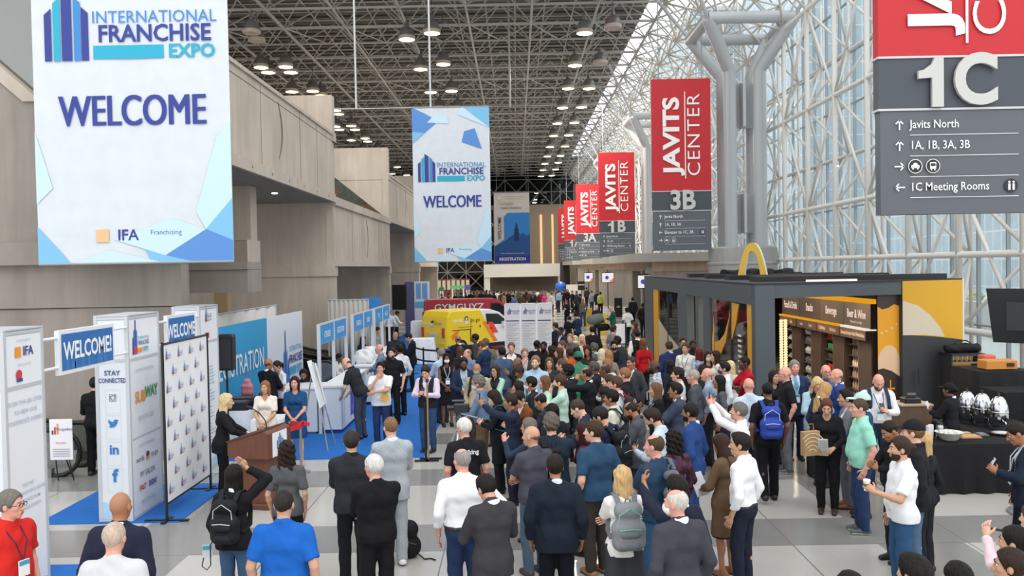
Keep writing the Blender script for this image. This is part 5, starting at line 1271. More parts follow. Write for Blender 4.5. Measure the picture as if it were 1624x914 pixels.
held(i, 'L', 'phone', 'white phone held by the man at the right edge', 'd6d9dc')
# ---- heads along the bottom right edge
p('black-haired head cut off at the bottom edge, left of two', 1449, 882, 30, 1.70, skin='b', hair='side', hc='15120f', top='sweater', tc='2a2b30', bc='22242a')
p('black-haired head with a bun at the bottom edge', 1518, 893, 20, 1.64, sex='f', skin='b', hair='bun', hc='14110f', top='sweater', tc='2a2b30', bc='22242a')
p('dark-haired person in light blue shirt, bottom right corner', 1608, 836, 50, 1.70, skin='b', hair='short', hc='15120f', top='shirt', tc='86aee6', bc='22242a')
p('woman with dark brown hair in the bottom right corner', 1601, 872, 60, 1.66, sex='f', skin='b', hair='bun', hc='2e1f17', top='blouse', tc='e6ded6', bc='22242a')
p('person in pale pink sleeve at the right edge', 1640, 800, 30, 1.70, sex='f', skin='a', hair='long', hc='4a3424', top='shirt', tc='e6ccd2', bc='22242a', pose='waveL')
p('dark hair just showing at the bottom edge below the jeans', 1347, 908, 20, 1.66, skin='b', hair='short', hc='15120f', top='sweater', tc='2a2b30', bc='22242a')
# ---- farther people along the hall
F = [(880, 512, 60, 'm', 'b', 'short', '2e231b', 'suit', '1b1c21', '1c1d22', 'headR', 'man in black suit with a hand raised to his brow'),
     (889, 519, 120, 'm', 'e', 'buzz', '100e0d', 'suit', '2a2c36', '1c1d22', 'stand', 'black man in dark suit beside the raised hand'),
     (913, 496, 40, 'm', 'b', 'short', '1d1713', 'tee', '27304a', '22252d', 'phone', 'man in navy t-shirt beyond the crowd'),
     (903, 501, -30, 'f', 'b', 'pony', '1d1713', 'tee', '1a1b1e', '1b1c20', 'phone', 'woman in black t-shirt facing the navy t-shirt'),
     (939, 518, 10, 'm', 'b', 'short', '15120f', 'jacket', '1a1b1d', '2a3a4c', 'easy', 'person in black jacket, back turned, left of the white board'),
     (973, 517, -60, 'm', 'a', 'curly', '35261c', 'tee', '7e7f80', '33353b', 'easy', 'man in grey t-shirt left of the white board'),
     (1006, 512, 100, 'f', 'b', 'long', '4a3022', 'jacket', '3c3d42', '26272c', 'stand', 'woman right of the white board stand'),
     (898, 476, 150, 'f', 'a', 'bob', 'a03a2e', 'jacket', '26242a', '1c1c20', 'phone', 'woman with bright red hair in black jacket'),
     (912, 476, 60, 'f', 'b', 'longwavy', '241a15', 'jacket', '1d1c1f', '1c1c20', 'phone', 'woman with long dark hair beside the red hair'),
     (924, 474, 8, 'f', 'a', 'long', 'a8814d', 'sweater', '6f6f68', '33566b', 'stand', 'woman with golden hair in grey top and jeans'),
     (946, 484, 160, 'm', 'p', 'bald', 'b59a88', 'jacket', '23262e', '22242a', 'easy', 'bald man carrying large bags beside the yellow floor signs'),
     (969, 486, 70, 'm', 'p', 'buzz', 'b89a84', 'jacket', '24533b', '2c3038', 'phone', 'man in dark green jacket facing left'),
     (994, 488, 20, 'm', 'e', 'short', '100e0d', 'tee', 'd9d7d3', '1f2024', 'walk', 'man in white t-shirt walking past the black easel'),
     (1003, 472, 10, 'm', 'd', 'short', '14110f', 'jacket', '26282d', '1d1e22', 'walk', 'man in dark clothes and cap by the concrete wall'),
     (1020, 481, -40, 'm', 'e', 'short', '100e0d', 'sweater', '16171a', '16171a', 'stand', 'man in black beside the kiosk corner'),
     (885, 461, 40, 'm', 'b', 'short', '1d1713', 'shirt', '9cb7d9', '2a2e38', 'stand', 'man in pale blue shirt right of the white portal'),
     (882, 458, 100, 'm', 'c', 'short', '15120f', 'shirt', '3d5276', '23262e', 'stand', 'man in denim blue shirt beside the pale blue shirt'),
     (893, 459, 150, 'f', 'b', 'long', '1d1713', 'sweater', '1b1c20', '26272c', 'phone', 'woman in black under the blue balloon'),
     (900, 459, 170, 'f', 'b', 'long', '1d1713', 'jacket', '17181c', '1b1c20', 'stand', 'woman in black right of the blue balloon'),
     (919, 466, 60, 'f', 'b', 'pony', '15120f', 'jacket', '2c2d33', '22242a', 'stand', 'woman in grey beside the white display board'),
     (930, 456, 20, 'm', 'c', 'short', '15120f', 'jacket', '3a3430', '22242a', 'walk', 'tall man in dark brown by the wide concrete pier'),
     (938, 461, 30, 'm', 'a', 'short', '5a4431', 'sweater', 'a9abb2', '3a4a66', 'stand', 'man in pale grey hoodie left of the lime vest'),
     (947, 461, 160, 'm', 'c', 'short', '15120f', 'jacket', '28282c', '22242a', 'stand', 'man in black left of the lime vest'),
     (952, 463, 20, 'm', 'c', 'short', '15120f', 'vest', 'cbe02c', '1c1d22', 'easy', 'worker in bright lime safety vest'),
     (870, 461, 30, 'f', 'b', 'bun', '2a1d15', 'dress', 'c9a88a', '3a3a3a', 'stand', 'woman in beige dress among the distant crowd'),
     (863, 464, 160, 'f', 'a', 'long', '5a3a28', 'blouse', 'd6498e', '2a2a30', 'stand', 'woman in bright pink top among the distant crowd'),
     (788, 461, 20, 'm', 'b', 'short', '15120f', 'shirt', 'e9e7e4', '1b1c20', 'stand', 'man in white shirt right of the red van'),
     (1087, 491, 100, 'm', 'c', 'short', '17130f', 'polo', '76777a', '9b9484', 'type', 'bearded man in grey polo in the kiosk doorway')]
for (x, y, a, sx, sk, hr, hcx, tp, tcx, bcx, ps, lab) in F:
    p(lab, x, y, a, 1.74 if sx == 'm' else 1.66, sex=sx, skin=sk, hair=hr, hc=hcx, top=tp, tc=tcx, bc=bcx, pose=ps, shirt='d9dade')
cols = [('dark', '202126', '1b1c20'), ('grey', '6d6f74', '2a2b30'), ('brown', '5a4336', '26272c'), ('navy', '2a3350', '23262e'), ('white', 'dcdad6', '2a2c33'), ('tan', 'a08a70', '33343a'), ('green', '4d5a48', '2a2b30'), ('blue', '4a78b0', '2c3a58'), ('black', '141518', '141518'), ('red', '7d3136', '24252a')]
rr = random.Random(11)
k = 0
for (x, y, ci) in ((746, 462, 8), (752, 463, 0), (757, 460, 2), (763, 461, 8), (769, 462, 0), (772, 460, 3), (777, 461, 0), (795, 462, 2), (800, 464, 5), (806, 461, 0), (811, 463, 8), (817, 461, 1), (823, 459, 6), (830, 462, 0), (835, 460, 8),
                   (840, 461, 2), (846, 462, 3), (852, 459, 4), (857, 462, 9), (875, 464, 4), (738, 464, 0), (731, 464, 3), (813, 468, 7), (845, 468, 0), (861, 458, 1), (827, 466, 2), (722, 465, 8), (712, 465, 9), (700, 466, 0), (783, 463, 0), (907, 461, 0), (914, 462, 3)):
    cn, c1, c2 = cols[ci]; k += 1
    sx = 'f' if k % 3 == 0 else 'm'
    p('tiny distant person in %s at the far end of the concourse' % cn, x, y, rr.choice([0, 60, 120, 180, -60, -120]), 1.66 if sx == 'f' else 1.75, sex=sx, skin=rr.choice('aabcd'), hair=('long' if sx == 'f' else 'short'), hc=rr.choice(['1b1613', '3a2a20', '5a4431']), top=rr.choice(['shirt', 'jacket']), tc=c1, bc=c2, pose='stand', group='distant people in %s beyond the vans' % cn)
# ================================================================ hanging banners
BLUE, DBLUE, TEAL, LBLUE = '2f6fb7', '33418f', '22a3c9', 'a9d6ee'
def logo(F, mb, u0, v0, w, mi=(0, 1, 2)):   # five-bar skyline mark with three lines of lettering; w = full width; mi = dark, mid, teal
    k = w / 270.0
    for x0, x1, h, m in ((0, 11, 78, 0), (14, 25, 96, 2), (27, 43, 108, 0), (46, 57, 96, 1), (58, 69, 80, 0)):
        F.poly(mb, [(u0 + x0 * k, v0), (u0 + x1 * k, v0), (u0 + x1 * k, v0 + (h + (4 if x1 < 30 else -6)) * k), (u0 + x0 * k, v0 + (h - (6 if x1 < 30 else -4)) * k)], mi[m], 2)
    F.text(mb, 'INTERNATIONAL', u0 + 172 * k, v0 + 66 * k, 27 * k, mi[1], .0, squeeze=.93)
    F.text(mb, 'FRANCHISE', u0 + 172 * k, v0 + 40 * k, 37 * k, mi[0], .022, squeeze=.93)
    F.rect(mb, u0 + 76 * k, v0 + 2 * k, u0 + 186 * k, v0 + 23 * k, mi[2], 2)
    F.text(mb, 'EXPO', u0 + 230 * k, v0 + 12 * k, 29 * k, mi[2], .03, squeeze=1.0)
def cloth_panel(F, W, H, mats, nm='cloth', parent=None, amp=.005):
    mb = MB(); nx, nz = 24, 12; v = []; 
    for j in range(nz + 1):
        for i in range(nx + 1):
            u = W * i / nx; t = H * j / nz
            v.append(F.at(u, t, 0) + F.n * amp * (math.sin(9 * i / nx * 2 + j * .3) - 1.2))
    mb.add(v, [(j * (nx + 1) + i, j * (nx + 1) + i + 1, (j + 1) * (nx + 1) + i + 1, (j + 1) * (nx + 1) + i) for j in range(nz) for i in range(nx)])
    n = len(v); mb.add([q - F.n * .012 for q in v], [(j * (nx + 1) + i, (j + 1) * (nx + 1) + i, (j + 1) * (nx + 1) + i + 1, j * (nx + 1) + i + 1) for j in range(nz) for i in range(nx)])
    return mb.build(nm, mats, parent, smooth=True)
def expo_banner(Y, xl, xr, yb, label):
    a = P(xl, yb, Y); b = P(xr, yb - 4, Y); W = b.x - a.x; z0 = (a.z + b.z) / 2; H = W * 2.0
    root = empty('banner', label, 'banner', (a.x, Y, z0))
    F = Face((0, 0, 0), (1, 0, 0), (0, 0, 1), (0, -1, 0), .007)
    cloth_panel(F, W, H, mat('d3d9df', .8, kind='drape'), parent=root)
    k = W / 307.0; g = MB(); Hh = H / k
    f = lambda x, y: (x * k, y * k)
    for m, pts in ((2, [(0, 0), (0, 60), (34, 22), (52, 0)]), (3, [(0, 95), (0, 210), (26, 120)]), (3, [(52, 0), (110, 22), (200, 0)]),
                   (2, [(165, 28), (200, 12), (250, 0), (180, 0)]), (1, [(200, 12), (265, 52), (307, 34), (307, 0), (250, 0)]), (0, [(275, 0), (307, 0), (307, 22)]),
                   (2, [(265, 52), (307, 34), (307, 100)]), (3, [(265, 52), (307, 100), (307, 220), (285, 195), (250, 80)]), (3, [(200, 12), (265, 52), (210, 70), (120, 38)]),
                   (1, [(0, Hh), (0, Hh - 96), (48, Hh - 102), (105, Hh - 56), (50, Hh - 24)]), (0, [(0, Hh), (0, Hh - 96), (40, Hh - 40)]), (3, [(60, Hh - 60), (95, Hh - 26), (140, Hh - 34), (145, Hh - 66)]), (2, [(0, Hh - 96), (48, Hh - 102), (0, Hh - 145)]),
                   (2, [(200, Hh), (307, Hh), (307, Hh - 84)]), (3, [(200, Hh), (307, Hh - 84), (180, Hh - 30)]), (1, [(196, Hh - 140), (206, Hh - 98), (248, Hh - 86), (276, Hh - 168)])):
        F.poly(g, [f(*q) for q in pts], m, 1.6 + .1 * m)
    g.build('blue_facets', [mat('4c6fb5', .8), mat('5b8dce', .8), mat('7cbbe0', .8), mat('c4deee', .8)], root)
    t = MB(); logo(F, t, 20 * k, (416 - 98) * k, 270 * k)
    [F.text(t, 'WELCOME', (155 + e) * k, (416 - 179) * k, 68 * k, 0, .0, squeeze=.70, k=2 + e * .1) for e in (-1.5, 0, 1.5)]
    F.text(t, 'IFA', 142 * k, 44 * k, 24 * k, 0, .02); F.rect(t, 92 * k, 34 * k, 112 * k, 54 * k, 3, 2); F.text(t, 'Franchising', 202 * k, 48 * k, 11 * k, 0)
    t.build('lettering', [mat(DBLUE, .7), mat('3f86c6', .7), mat('2ba6c4', .7), mat('e3b98a', .7)], root)
    r = MB(); r.tube([(-.05, 0, H), (W + .05, 0, H)], .03, 8); r.tube([(0, 0, .01), (W, 0, .01)], .022, 8); r.build('hem_rod', mat('9b9c9e', .4), root)
    return root, W, H
b1, W1_, H1_ = expo_banner(15.3, 62, 371, 420, 'very large white and blue welcome banner hung before the near concrete wall')
h = MB()
for u in (.4, W1_ - .4): h.tube([(u, 0, H1_), (u, 0, 14.5 - b1.location.z)], .008, 5)
h.build('hanging_wire', mat('55565a', .4), b1)
b2, W2_, H2_ = expo_banner(39.0, 658, 780, 417, 'tall white and blue welcome banner hung over the middle of the concourse')
h = MB(); xx = [P(x, 175, 39.0).x - b2.location.x for x in (505, 565, 683)]
h.tube([(xx[0], 0, H2_), (.0, 0, H2_)], .02, 6); zc = CZ + 2.55 - b2.location.z
h.tube([(xx[1], 0, H2_), (xx[1], 0, zc)], .045, 6); h.tube([(xx[2], 0, H2_), (xx[2], 0, zc)], .045, 6)
h.build('hanging_pole', mat('c9c9c8', .4), b2)
q = P(809, 170, 58); o = MB().tube([(q.x, 58, q.z), (q.x, 58, CZ + 2.55)], .07, 8).build('hanging_pole', mat('b5b5b3', .4)); tag(o, 'bare vertical pole hanging from the roof right of the middle banner', 'pole')
# cannabis show banner
Y = 60.0; a = P(785, 418, Y); b = P(841, 416, Y); W = b.x - a.x; H = W * 2.0
rt = empty('banner', 'beige and blue registration banner with a skyline, hung above the white portal', 'banner', (a.x, Y, a.z))
F = Face((0, 0, 0), (1, 0, 0), (0, 0, 1), (0, -1, 0), .02); cloth_panel(F, W, H, mat('d8cfc0', .8, kind='drape'), parent=rt)
g = MB(); f = lambda x, y: (x / 400. * W, y / 795. * H)
F.poly(g, [f(0, 0), f(400, 0), f(400, 565), f(155, 565), f(110, 520), f(110, 270), f(0, 190)], 0, 1); F.rect(g, *f(0, 0), *f(400, 85), 1, 2)
F.poly(g, [f(0, 85), f(400, 85), f(400, 330), f(365, 300), f(330, 340), f(290, 320), f(275, 345), f(230, 350), f(220, 320), f(180, 300), f(120, 250), f(60, 225), f(0, 190)], 2, 2)
F.poly(g, [f(225, 250), f(275, 250), f(272, 380), f(262, 395), f(258, 430), f(250, 460), f(242, 430), f(238, 395), f(228, 380)], 3, 3)
F.disc(g, *f(60, 735), W * .05, 5, 2, 8)
F.text(g, 'Cannabis', *f(135, 672), H * .060, 4, .0, k=5); F.text(g, 'means business', *f(195, 622), H * .052, 3, .0, squeeze=.92, k=5)
F.text(g, 'Cannabis World Congress', *f(235, 748), H * .022, 4, k=5); F.text(g, '& Business Exposition', *f(220, 722), H * .022, 4, k=5)
F.text(g, 'WELCOME', *f(62, 395), H * .066, 3, .01, rot=math.pi / 2, k=5); F.text(g, 'REGISTRATION', *f(200, 44), H * .062, 5, .02, squeeze=.88, k=5)
F.text(g, 'www.cwcbexpo.com/new-york', *f(200, 112), H * .026, 5, k=5)
g.build('print', [mat('3a86cc', .8), mat('2c3a94', .8), mat('29568f', .8), mat('22335f', .8), mat('98a06a', .8), mat('e6e4dc', .8)], rt)
h = MB(); h.tube([(-.05, 0, H), (W + .05, 0, H)], .04, 6)
for u in (.2, W - .2): h.tube([(u, 0, H), (u, 0, CZ + 2.55 - a.z)], .012, 5)
h.build('hanging_wire', mat('77787a', .4), rt)

# ================================================================ red wayfinding signs
RED, DG, MG = 'c01f29', '454b54', '5c6168'
def arrow(F, mb, u, v, s, d, mi=0):
    c, sn = {'up': (1, 0), 'left': (0, 1), 'right': (0, -1)}[d]
    T = lambda x, y: (u + (x * c - y * sn) * s, v + (x * sn + y * c) * s)
    for pts in ([(-.07, -.5), (.07, -.5), (.07, .45), (-.07, .45)], [(0, .5), (0, .32), (.32, 0.02), (.40, .12)], [(0, .5), (-.40, .12), (-.32, .02), (0, .32)]): F.poly(mb, [T(*q) for q in pts], mi, 2.2)
def numeral(F, num, W):
    global k
    k = MB(); one = num[0] == '1'
    if one:
        pts = [(.28, 0), (.50, 0), (.50, 1), (.33, 1), (.28, .88), (.12, .76), (.02, .74), (.02, .58), (.28, .60)]
        F2 = Face(F.o, F.U, F.V, F.n, F.lift * 2); q = [(W * .5 - .80 + a * 1.0, 2.04 + b * .93) for a, b in pts]
        k.prism(q, F2.at(0, 0), F.U, F.V, F.n * .07)
        F.text(k, num[1], W * .5 + .32, 2.51, 1.30, 0, .035, squeeze=.92, thick=.07)
    else: F.text(k, num, W * .5, 2.51, 1.34, 0, .03, squeeze=.92, thick=.07)
def wayfinder(Y, num, rows, label, full=True):
    a = P(VPX + 1387 - 818 if Y < 20 else 0, 354, Y) if Y < 20 else None
    X0, Z0, W, H = 7.03, 4.36, 3.0, 8.7
    Z0 = 4.36 + (.17 if Y < 20 else 0)
    r = empty('wayfinding_sign', label, 'sign', (X0, Y, Z0)); n = (0, -1, 0); F = Face((0, -.14, 0), (1, 0, 0), (0, 0, 1), n, .008 + Y * .00012)
    MB().box(0, W, -.12, .12, 3.02, H).build('red_panel', mat(RED, .55), r); MB().box(0, W, -.12, .12, 2.02, 3.0).build('number_band', mat(DG, .5), r); MB().box(.03, W - .03, -.12, .12, 0, 2.0).build('directory_panel', mat(MG, .5), r)
    t = MB(); t.box(-.02, W + .02, -.15, .15, 2.99, 3.03); t.box(-.02, W + .02, -.15, .15, 1.99, 2.03); t.build('trim_rail', mat('c9cacb', .35), r)
    w = MB(); vc = 5.84 - (.38 if Y < 20 else 0); F.text(w, 'JAVITS', 1.02, vc, 1.12, 0, .035, rot=math.pi / 2, squeeze=1.21); F.text(w, 'CENTER', 2.15, vc, .92, 0, -.004, rot=math.pi / 2, spacing=1.12, squeeze=1.14); F.rect(w, 1.66, vc - 2.2, 1.71, vc + 2.2, 0, 2)
    w.build('lettering', mat('f3eeea', .6), r)
    if num: numeral(F, num, W); k.build('numeral', mat('c4c5c0', .4), r)
    d = MB(); ic = MB()
    for j, row in enumerate(rows):
        v = 1.72 - j * .40; arrow(F, d, .38, v, .2, row[0])
        if row[1] == '*':
            for q in range(2):
                u = .68 + q * .34; F.disc(ic, u, v, .13, 0, 1.6); F.ring(d, u, v, .125, .138, 0, 1.8)
                if q == 0: F.poly(d, [(u - .08, v - .03), (u + .08, v - .03), (u + .08, v + .015), (u + .045, v + .03), (u + .03, v + .065), (u - .03, v + .065), (u - .045, v + .03), (u - .08, v + .015)], 0, 2.2); F.disc(d, u - .045, v - .04, .022, 0, 2.2, 8); F.disc(d, u + .045, v - .04, .022, 0, 2.2, 8)
                else: F.rect(d, u - .06, v - .055, u + .06, v + .075, 0, 2.2); F.rect(ic, u - .045, v + .0, u + .045, v + .05, 0, 2.6); F.rect(d, u - .045, v - .085, u - .02, v - .05, 0, 2.2); F.rect(d, u + .02, v - .085, u + .045, v - .05, 0, 2.2)
        else: F.text(d, row[1], .58, v, .225, 0, .006, 'LEFT', squeeze=.86)
        if len(row) > 2:
            u = 2.52; F.disc(ic, u, v, .13, 0, 1.6)
            for e in (-.04, .04): F.disc(d, u + e, v + .07, .022, 0, 2.2, 8); F.rect(d, u + e - .022, v - .085, u + e + .022, v + .04, 0, 2.2)
        F.rect(d, .58, v - .205, 2.66, v - .195, 0, 2.)
    d.build('directory_lettering', mat('eceeee', .6), r); ic.build('pictogram', mat('23262b', .5), r)
    h = MB()
    for u in (.4, W - .4): h.tube([(u, 0, H), (u, 0, H + (2.5 if Y < 40 else CZ - Z0 - H - .1 if False else 4.0))], .03, 6)
    h.build('hanger_rod', mat('9fa2a5', .4), r)
U, Lf, Rg = 'up', 'left', 'right'
wayfinder(16.6, '1C', [(U, 'Javits North'), (U, '1A, 1B, 3A, 3B'), (Rg, '*'), (Lf, '1C Meeting Rooms', 1)], 'huge red and grey hanging sign numbered 1C, nearest of the row')
wayfinder(43.6, '3B', [(U, 'Javits North'), (U, '1A, 1B, 3A'), (Lf, 'Elevator to 1C, 3B', 1), (Rg, '*')], 'red and grey hanging sign numbered 3B before the pipe column')
wayfinder(71.3, '1B', [(U, 'Javits North'), (U, '1A, 3A'), (Lf, '1B Meeting Rooms', 1), (Rg, '*')], 'red and grey hanging sign numbered 1B')
wayfinder(98.2, '3A', [(U, 'Javits North'), (U, '1A'), (Lf, 'Elevator to 1B, 3A', 1), (Rg, '*')], 'red and grey hanging sign numbered 3A')
wayfinder(122.0, '1A', [(U, 'Javits North'), (Lf, '1A Meeting Rooms'), (Lf, '3A'), (Rg, '*')], 'red and grey hanging sign numbered 1A')
wayfinder(139.0, None, [(Lf, 'Javits North'), (Lf, '1A, 3A'), (Lf, '1B'), (Rg, '*')], 'farthest red hanging sign, left of the one numbered 1A')

# ================================================================ high-bay lamps
def hilamp(x, y, lab, grp, lit=True):
    q = PZ(x, y, 18.2) if y < 285 else None
    if q.y < 41 or q.y > 149.5: q = P(x, y, min(max(q.y, 41.5), 148.5))
    r = empty('pendant_lamp', lab, 'ceiling lamp', (q.x, q.y, q.z), 0, grp)
    MB().lathe([(.02, .95), (.12, .9), (.16, .62), (.36, .50), (.46, .25), (.50, .02), (.46, .0)], 16).build('housing', mat('8c8986', .35, .4), r, smooth='auto')
    MB().lathe([(.50, .03), (.53, .0), (.53, -.16), (.49, -.20)], 16).build('reflector', mat('c9bdaa', .3), r, smooth='auto')
    if lit: MB().lathe([(.48, -.205), (.3, -.235), (0, -.24)], 16).build('lens', emis('lamp_lens', 'ffe9c8', 7.0), r)
    if lit and round(x) % 2 == 0:
        ld = bpy.data.lights.new('lamp_light', 'AREA'); ld.shape = 'DISK'; ld.size = .9; ld.energy = 800; ld.color = (1, .95, .87); lo = bpy.data.objects.new('lamp_light', ld); C.objects.link(lo); lo.parent = r; lo.location = (0, 0, -.26)
    if not lit: MB().lathe([(.48, -.205), (0, -.22)], 16).build('lens', mat('9c9890', .3), r)
    MB().tube([(0, 0, .95), (0, 0, CZ + 2.55 - q.z)], .03, 6).build('stem', mat('6a6866', .5), r)
LR = [(927, 48, 1), (972, 40, 0), (912, 100, 1), (952, 97, 0), (901, 137, 1), (934, 137, 1), (892, 168, 1), (922, 167, 1), (884, 193, 1), (911, 192, 1), (878, 213, 1), (902, 212, 1), (872, 231, 1), (896, 230, 1), (868, 246, 1), (889, 245, 1), (864, 258, 1), (885, 256, 1), (861, 268, 1), (881, 267, 1), (858, 278, 1), (875, 277, 1)]
LL = [(645, 58, 1), (685, 48, 1), (667, 106, 1), (703, 98, 1), (683, 143, 1), (716, 141, 1), (697, 169, 1), (726, 169, 1), (414, 103, 1), (425, 111, 1), (453, 102, 1), (461, 111, 1), (496, 141, 1), (509, 148, 1), (463, 142, 1), (532, 172, 1), (537, 178, 1), (532, 198, 1), (538, 203, 1), (557, 197, 1), (563, 203, 1), (579, 217, 1), (583, 222, 1), (557, 220, 1), (576, 235, 1), (599, 235, 1), (630, 263, 1), (622, 274, 1), (645, 276, 1), (399, 48, 0), (407, 61, 0)]
for x, y, l in LR: hilamp(x, y, 'round high-bay lamp in the paired row along the glass side of the roof' if l else 'unlit domed high-bay lamp near the glass slope', 'high-bay lamps, glass side' if l else 'unlit lamps, glass side', l)
for x, y, l in LL: hilamp(x, y, 'warm high-bay lamp in the rows above the concrete balconies and middle banner' if l else 'unlit high-bay lamp above the near balcony', 'high-bay lamps, balcony side' if l else 'unlit lamps, balcony side', l)

# ================================================================ white exhibitor towers, welcome signs, step-and-repeat wall
ALU = mat('c4c8cc', .35); WP = mat('eceef1', .55); WP2 = mat('dfe4ea', .55)
X5 = -5.7; ZT_ = 3.03
def tower(y0, y1, xl, label, front, side):
    r = empty('display_tower', label, 'display tower', (X5, y0, 0)); w = X5 - xl; d = y1 - y0
    fr_ = MB(); e = .004
    for x in (-w, -.05):
        for y in (0, d - .05): fr_.box(x, x + .05, y, y + .05, 0, ZT_)
    for z in (0, 2.36, ZT_ - .05):
        fr_.box(-w + .05, -.05, e, .05 - e, z + e, z + .05 - e); fr_.box(-.05 + e, -e, .05, d - .05, z + e, z + .05 - e); fr_.box(-w + .05, -.05, d - .05 + e, d - e, z + e, z + .05 - e)
    fr_.box(-w, 0, 0, d, ZT_ + .002, ZT_ + .02); fr_.build('aluminium_frame', ALU, r)
    pn = MB(); pn.box(-w + .04, -.04, .012, .03, .05, ZT_ - .05); pn.build('front_panel', WP2, r); pn = MB(); pn.box(-.03, -.012, .04, d - .04, .05, ZT_ - .05); pn.build('side_panel', WP, r)
    bk_ = MB(); bk_.box(-w + .01, -w + .03, .04, d - .04, .05, ZT_ - .05); bk_.box(-w + .04, -.04, d - .03, d - .012, .05, ZT_ - .05); bk_.build('back_panel', WP2, r)
    Ff = Face((-w, .010, 0), (1, 0, 0), (0, 0, 1), (0, -1, 0), .004); Fs = Face((-.010, 0, 0), (0, 1, 0), (0, 0, 1), (1, 0, 0), .004)
    mats = [mat('3a4c8f', .7), mat('2f7cc2', .7), mat('2ba6c4', .7), mat('2f8f5a', .7), mat('f09a2c', .7), mat('3b3d42', .7), mat('d23b45', .7), mat('b7c3d6', .7), mat('f5f6f8', .7), mat('a9d2ee', .7)]
    g = MB(); front(Ff, g, w); side(Fs, g, d); g.build('graphics', mats, r)
    return r
def front_social(F, g, w):
    F.text(g, 'STAY', w / 2, 2.20, .10, 0, .02); F.text(g, 'CONNECTED', w / 2, 2.09, .095, 0, .02, squeeze=.70)
    c = w / 2; z = 1.84
    F.ring(g, c, z, .028, .036, 5, 2, 20); F.ring(g, c, z, .064, .072, 5, 2, 4, math.pi / 4, math.pi / 4 + 2 * math.pi); F.disc(g, c + .033, z + .033, .008, 5, 2, 8)
    z = 1.46; F.poly(g, [(c - .075, z - .05), (c - .03, z - .06), (c + .02, z - .045), (c + .055, z), (c + .06, z + .03), (c + .08, z + .05), (c + .055, z + .055), (c + .03, z + .062), (c + .005, z + .045), (c, z + .02), (c - .035, z + .03), (c - .07, z + .06), (c - .075, z + .02), (c - .06, z), (c - .055, z - .02), (c - .04, z - .035)], 1, 2)
    z = 1.07; F.text(g, 'in', c, z, .20, 1, .03)
    z = .68; F.text(g, 'f', c, z, .26, 1, .035)
    for zc in (1.77, 1.39, 1.00, .61): 
        F.rect(g, c - .11, zc - .15, c - .107, zc + .18, 7, 1.6); F.rect(g, c + .107, zc - .16, c + .11, zc + .19, 7, 1.6); F.rect(g, c - .11, zc + .187, c + .11, zc + .19, 7, 1.6); F.rect(g, c - .11, zc - .16, c + .11, zc - .157, 7, 1.6)
    F.poly(g, [(.05, .08), (w - .05, .08), (w - .05, .22), (.05, .30)], 9, 1.4)
def mini_logo(F, g, u, v, k):
    for i, h in enumerate((.5, .72, 1., .7)): F.poly(g, [(u + (.08 * i) * k, v + .1 * k), (u + (.08 * i + .06) * k, v + .1 * k), (u + (.08 * i + .06) * k, v + (h + .1) * k), (u + (.08 * i) * k, v + (h + .06) * k)], 1 if i % 2 else 0, 2)
    F.text(g, 'INTERNATIONAL', u + .72 * k, v + .55 * k, .13 * k, 2, squeeze=.75); F.text(g, 'FRANCHISE', u + .72 * k, v + .40 * k, .19 * k, 0, .01, squeeze=.72); F.text(g, 'EXPO', u + .86 * k, v + .2 * k, .19 * k, 2, .02, squeeze=.75); F.rect(g, u + .34 * k, v + .13 * k, u + .62 * k, v + .26 * k, 4, 2); F.disc(g, u + .17 * k, v + .22 * k, .12 * k, 6, 2.4, 12)
def side_sponsors(F, g, d):
    mini_logo(F, g, .16, 2.40, .52)
    F.text(g, 'PLATINUM SPONSOR', d / 2, 2.20, .065, 7); F.text(g, 'SUB', d * .34, 1.79, .24, 4, .03, squeeze=.85); F.text(g, 'WAY', d * .69, 1.83, .24, 3, .03, squeeze=.8); F.text(g, 'BOOTH 520', d / 2, 1.47, .10, 7)
    F.rect(g, .04, 1.19, d - .04, 1.21, 7, 1.5)
    F.text(g, 'GOLD SPONSORS', d / 2, 1.06, .07, 7); F.text(g, 'nerds', d * .28, .86, .12, 5); F.text(g, 'to go', d * .74, .86, .12, 5); F.disc(g, d * .52, .88, .055, 5, 2, 10); F.rect(g, d * .48, .80, d * .56, .86, 4, 2.4)
    F.text(g, 'MY SALON', d / 2, .62, .125, 5, -.004, squeeze=.85); F.text(g, 'FAST', d * .34, .42, .115, 6, .03, squeeze=.9); F.text(g, 'SIGNS', d * .65, .42, .115, 0, .03, squeeze=.9); F.text(g, 'BOOTH 724', d / 2, .20, .09, 7)
def side_scan(F, g, d):
    F.text(g, 'IFA', d * .60, 2.78, .15, 0, .02); F.rect(g, d * .28, 2.72, d * .42, 2.84, 4, 2); F.text(g, 'SPONSORED BY', d / 2, 2.91, .04, 7)
    F.disc(g, d * .36, 2.52, .06, 6, 2, 14); F.rect(g, d * .30, 2.44, d * .44, 2.48, 0, 2.4); F.text(g, 'PRODUCED BY', d / 2, 2.63, .04, 7)
    F.rect(g, .0, 2.36, d, 2.40, 7, 1.4)
    for k, s_ in enumerate(('SCAN THIS QR CODE', 'TO VIEW OUR', 'CONFERENCE AGENDA')): F.text(g, s_, d / 2, 2.20 - k * .11, .07, 7 if k != 1 else 7, .01)
    for k, s_ in enumerate(('VISIT THE', 'BUSINESS RESOURCE CENTER', 'FOR ADVICE FROM', 'FRANCHISE EXPERTS')): F.text(g, s_, d / 2, 1.24 - k * .09, .055, 7, .01)
def side_list(F, g, d):
    mini_logo(F, g, .3, 2.72, .3); F.rect(g, d * .3, 2.45, d * .5, 2.55, 6, 2); 
    rr = random.Random(5)
    for k in range(26): F.rect(g, d * .25, 1.9 - k * .062, d * (.45 + .3 * rr.random()), 1.925 - k * .062, 7, 2)
    F.poly(g, [(.05, .06), (d - .05, .06), (d - .05, .25), (.05, .14)], 9, 1.5)
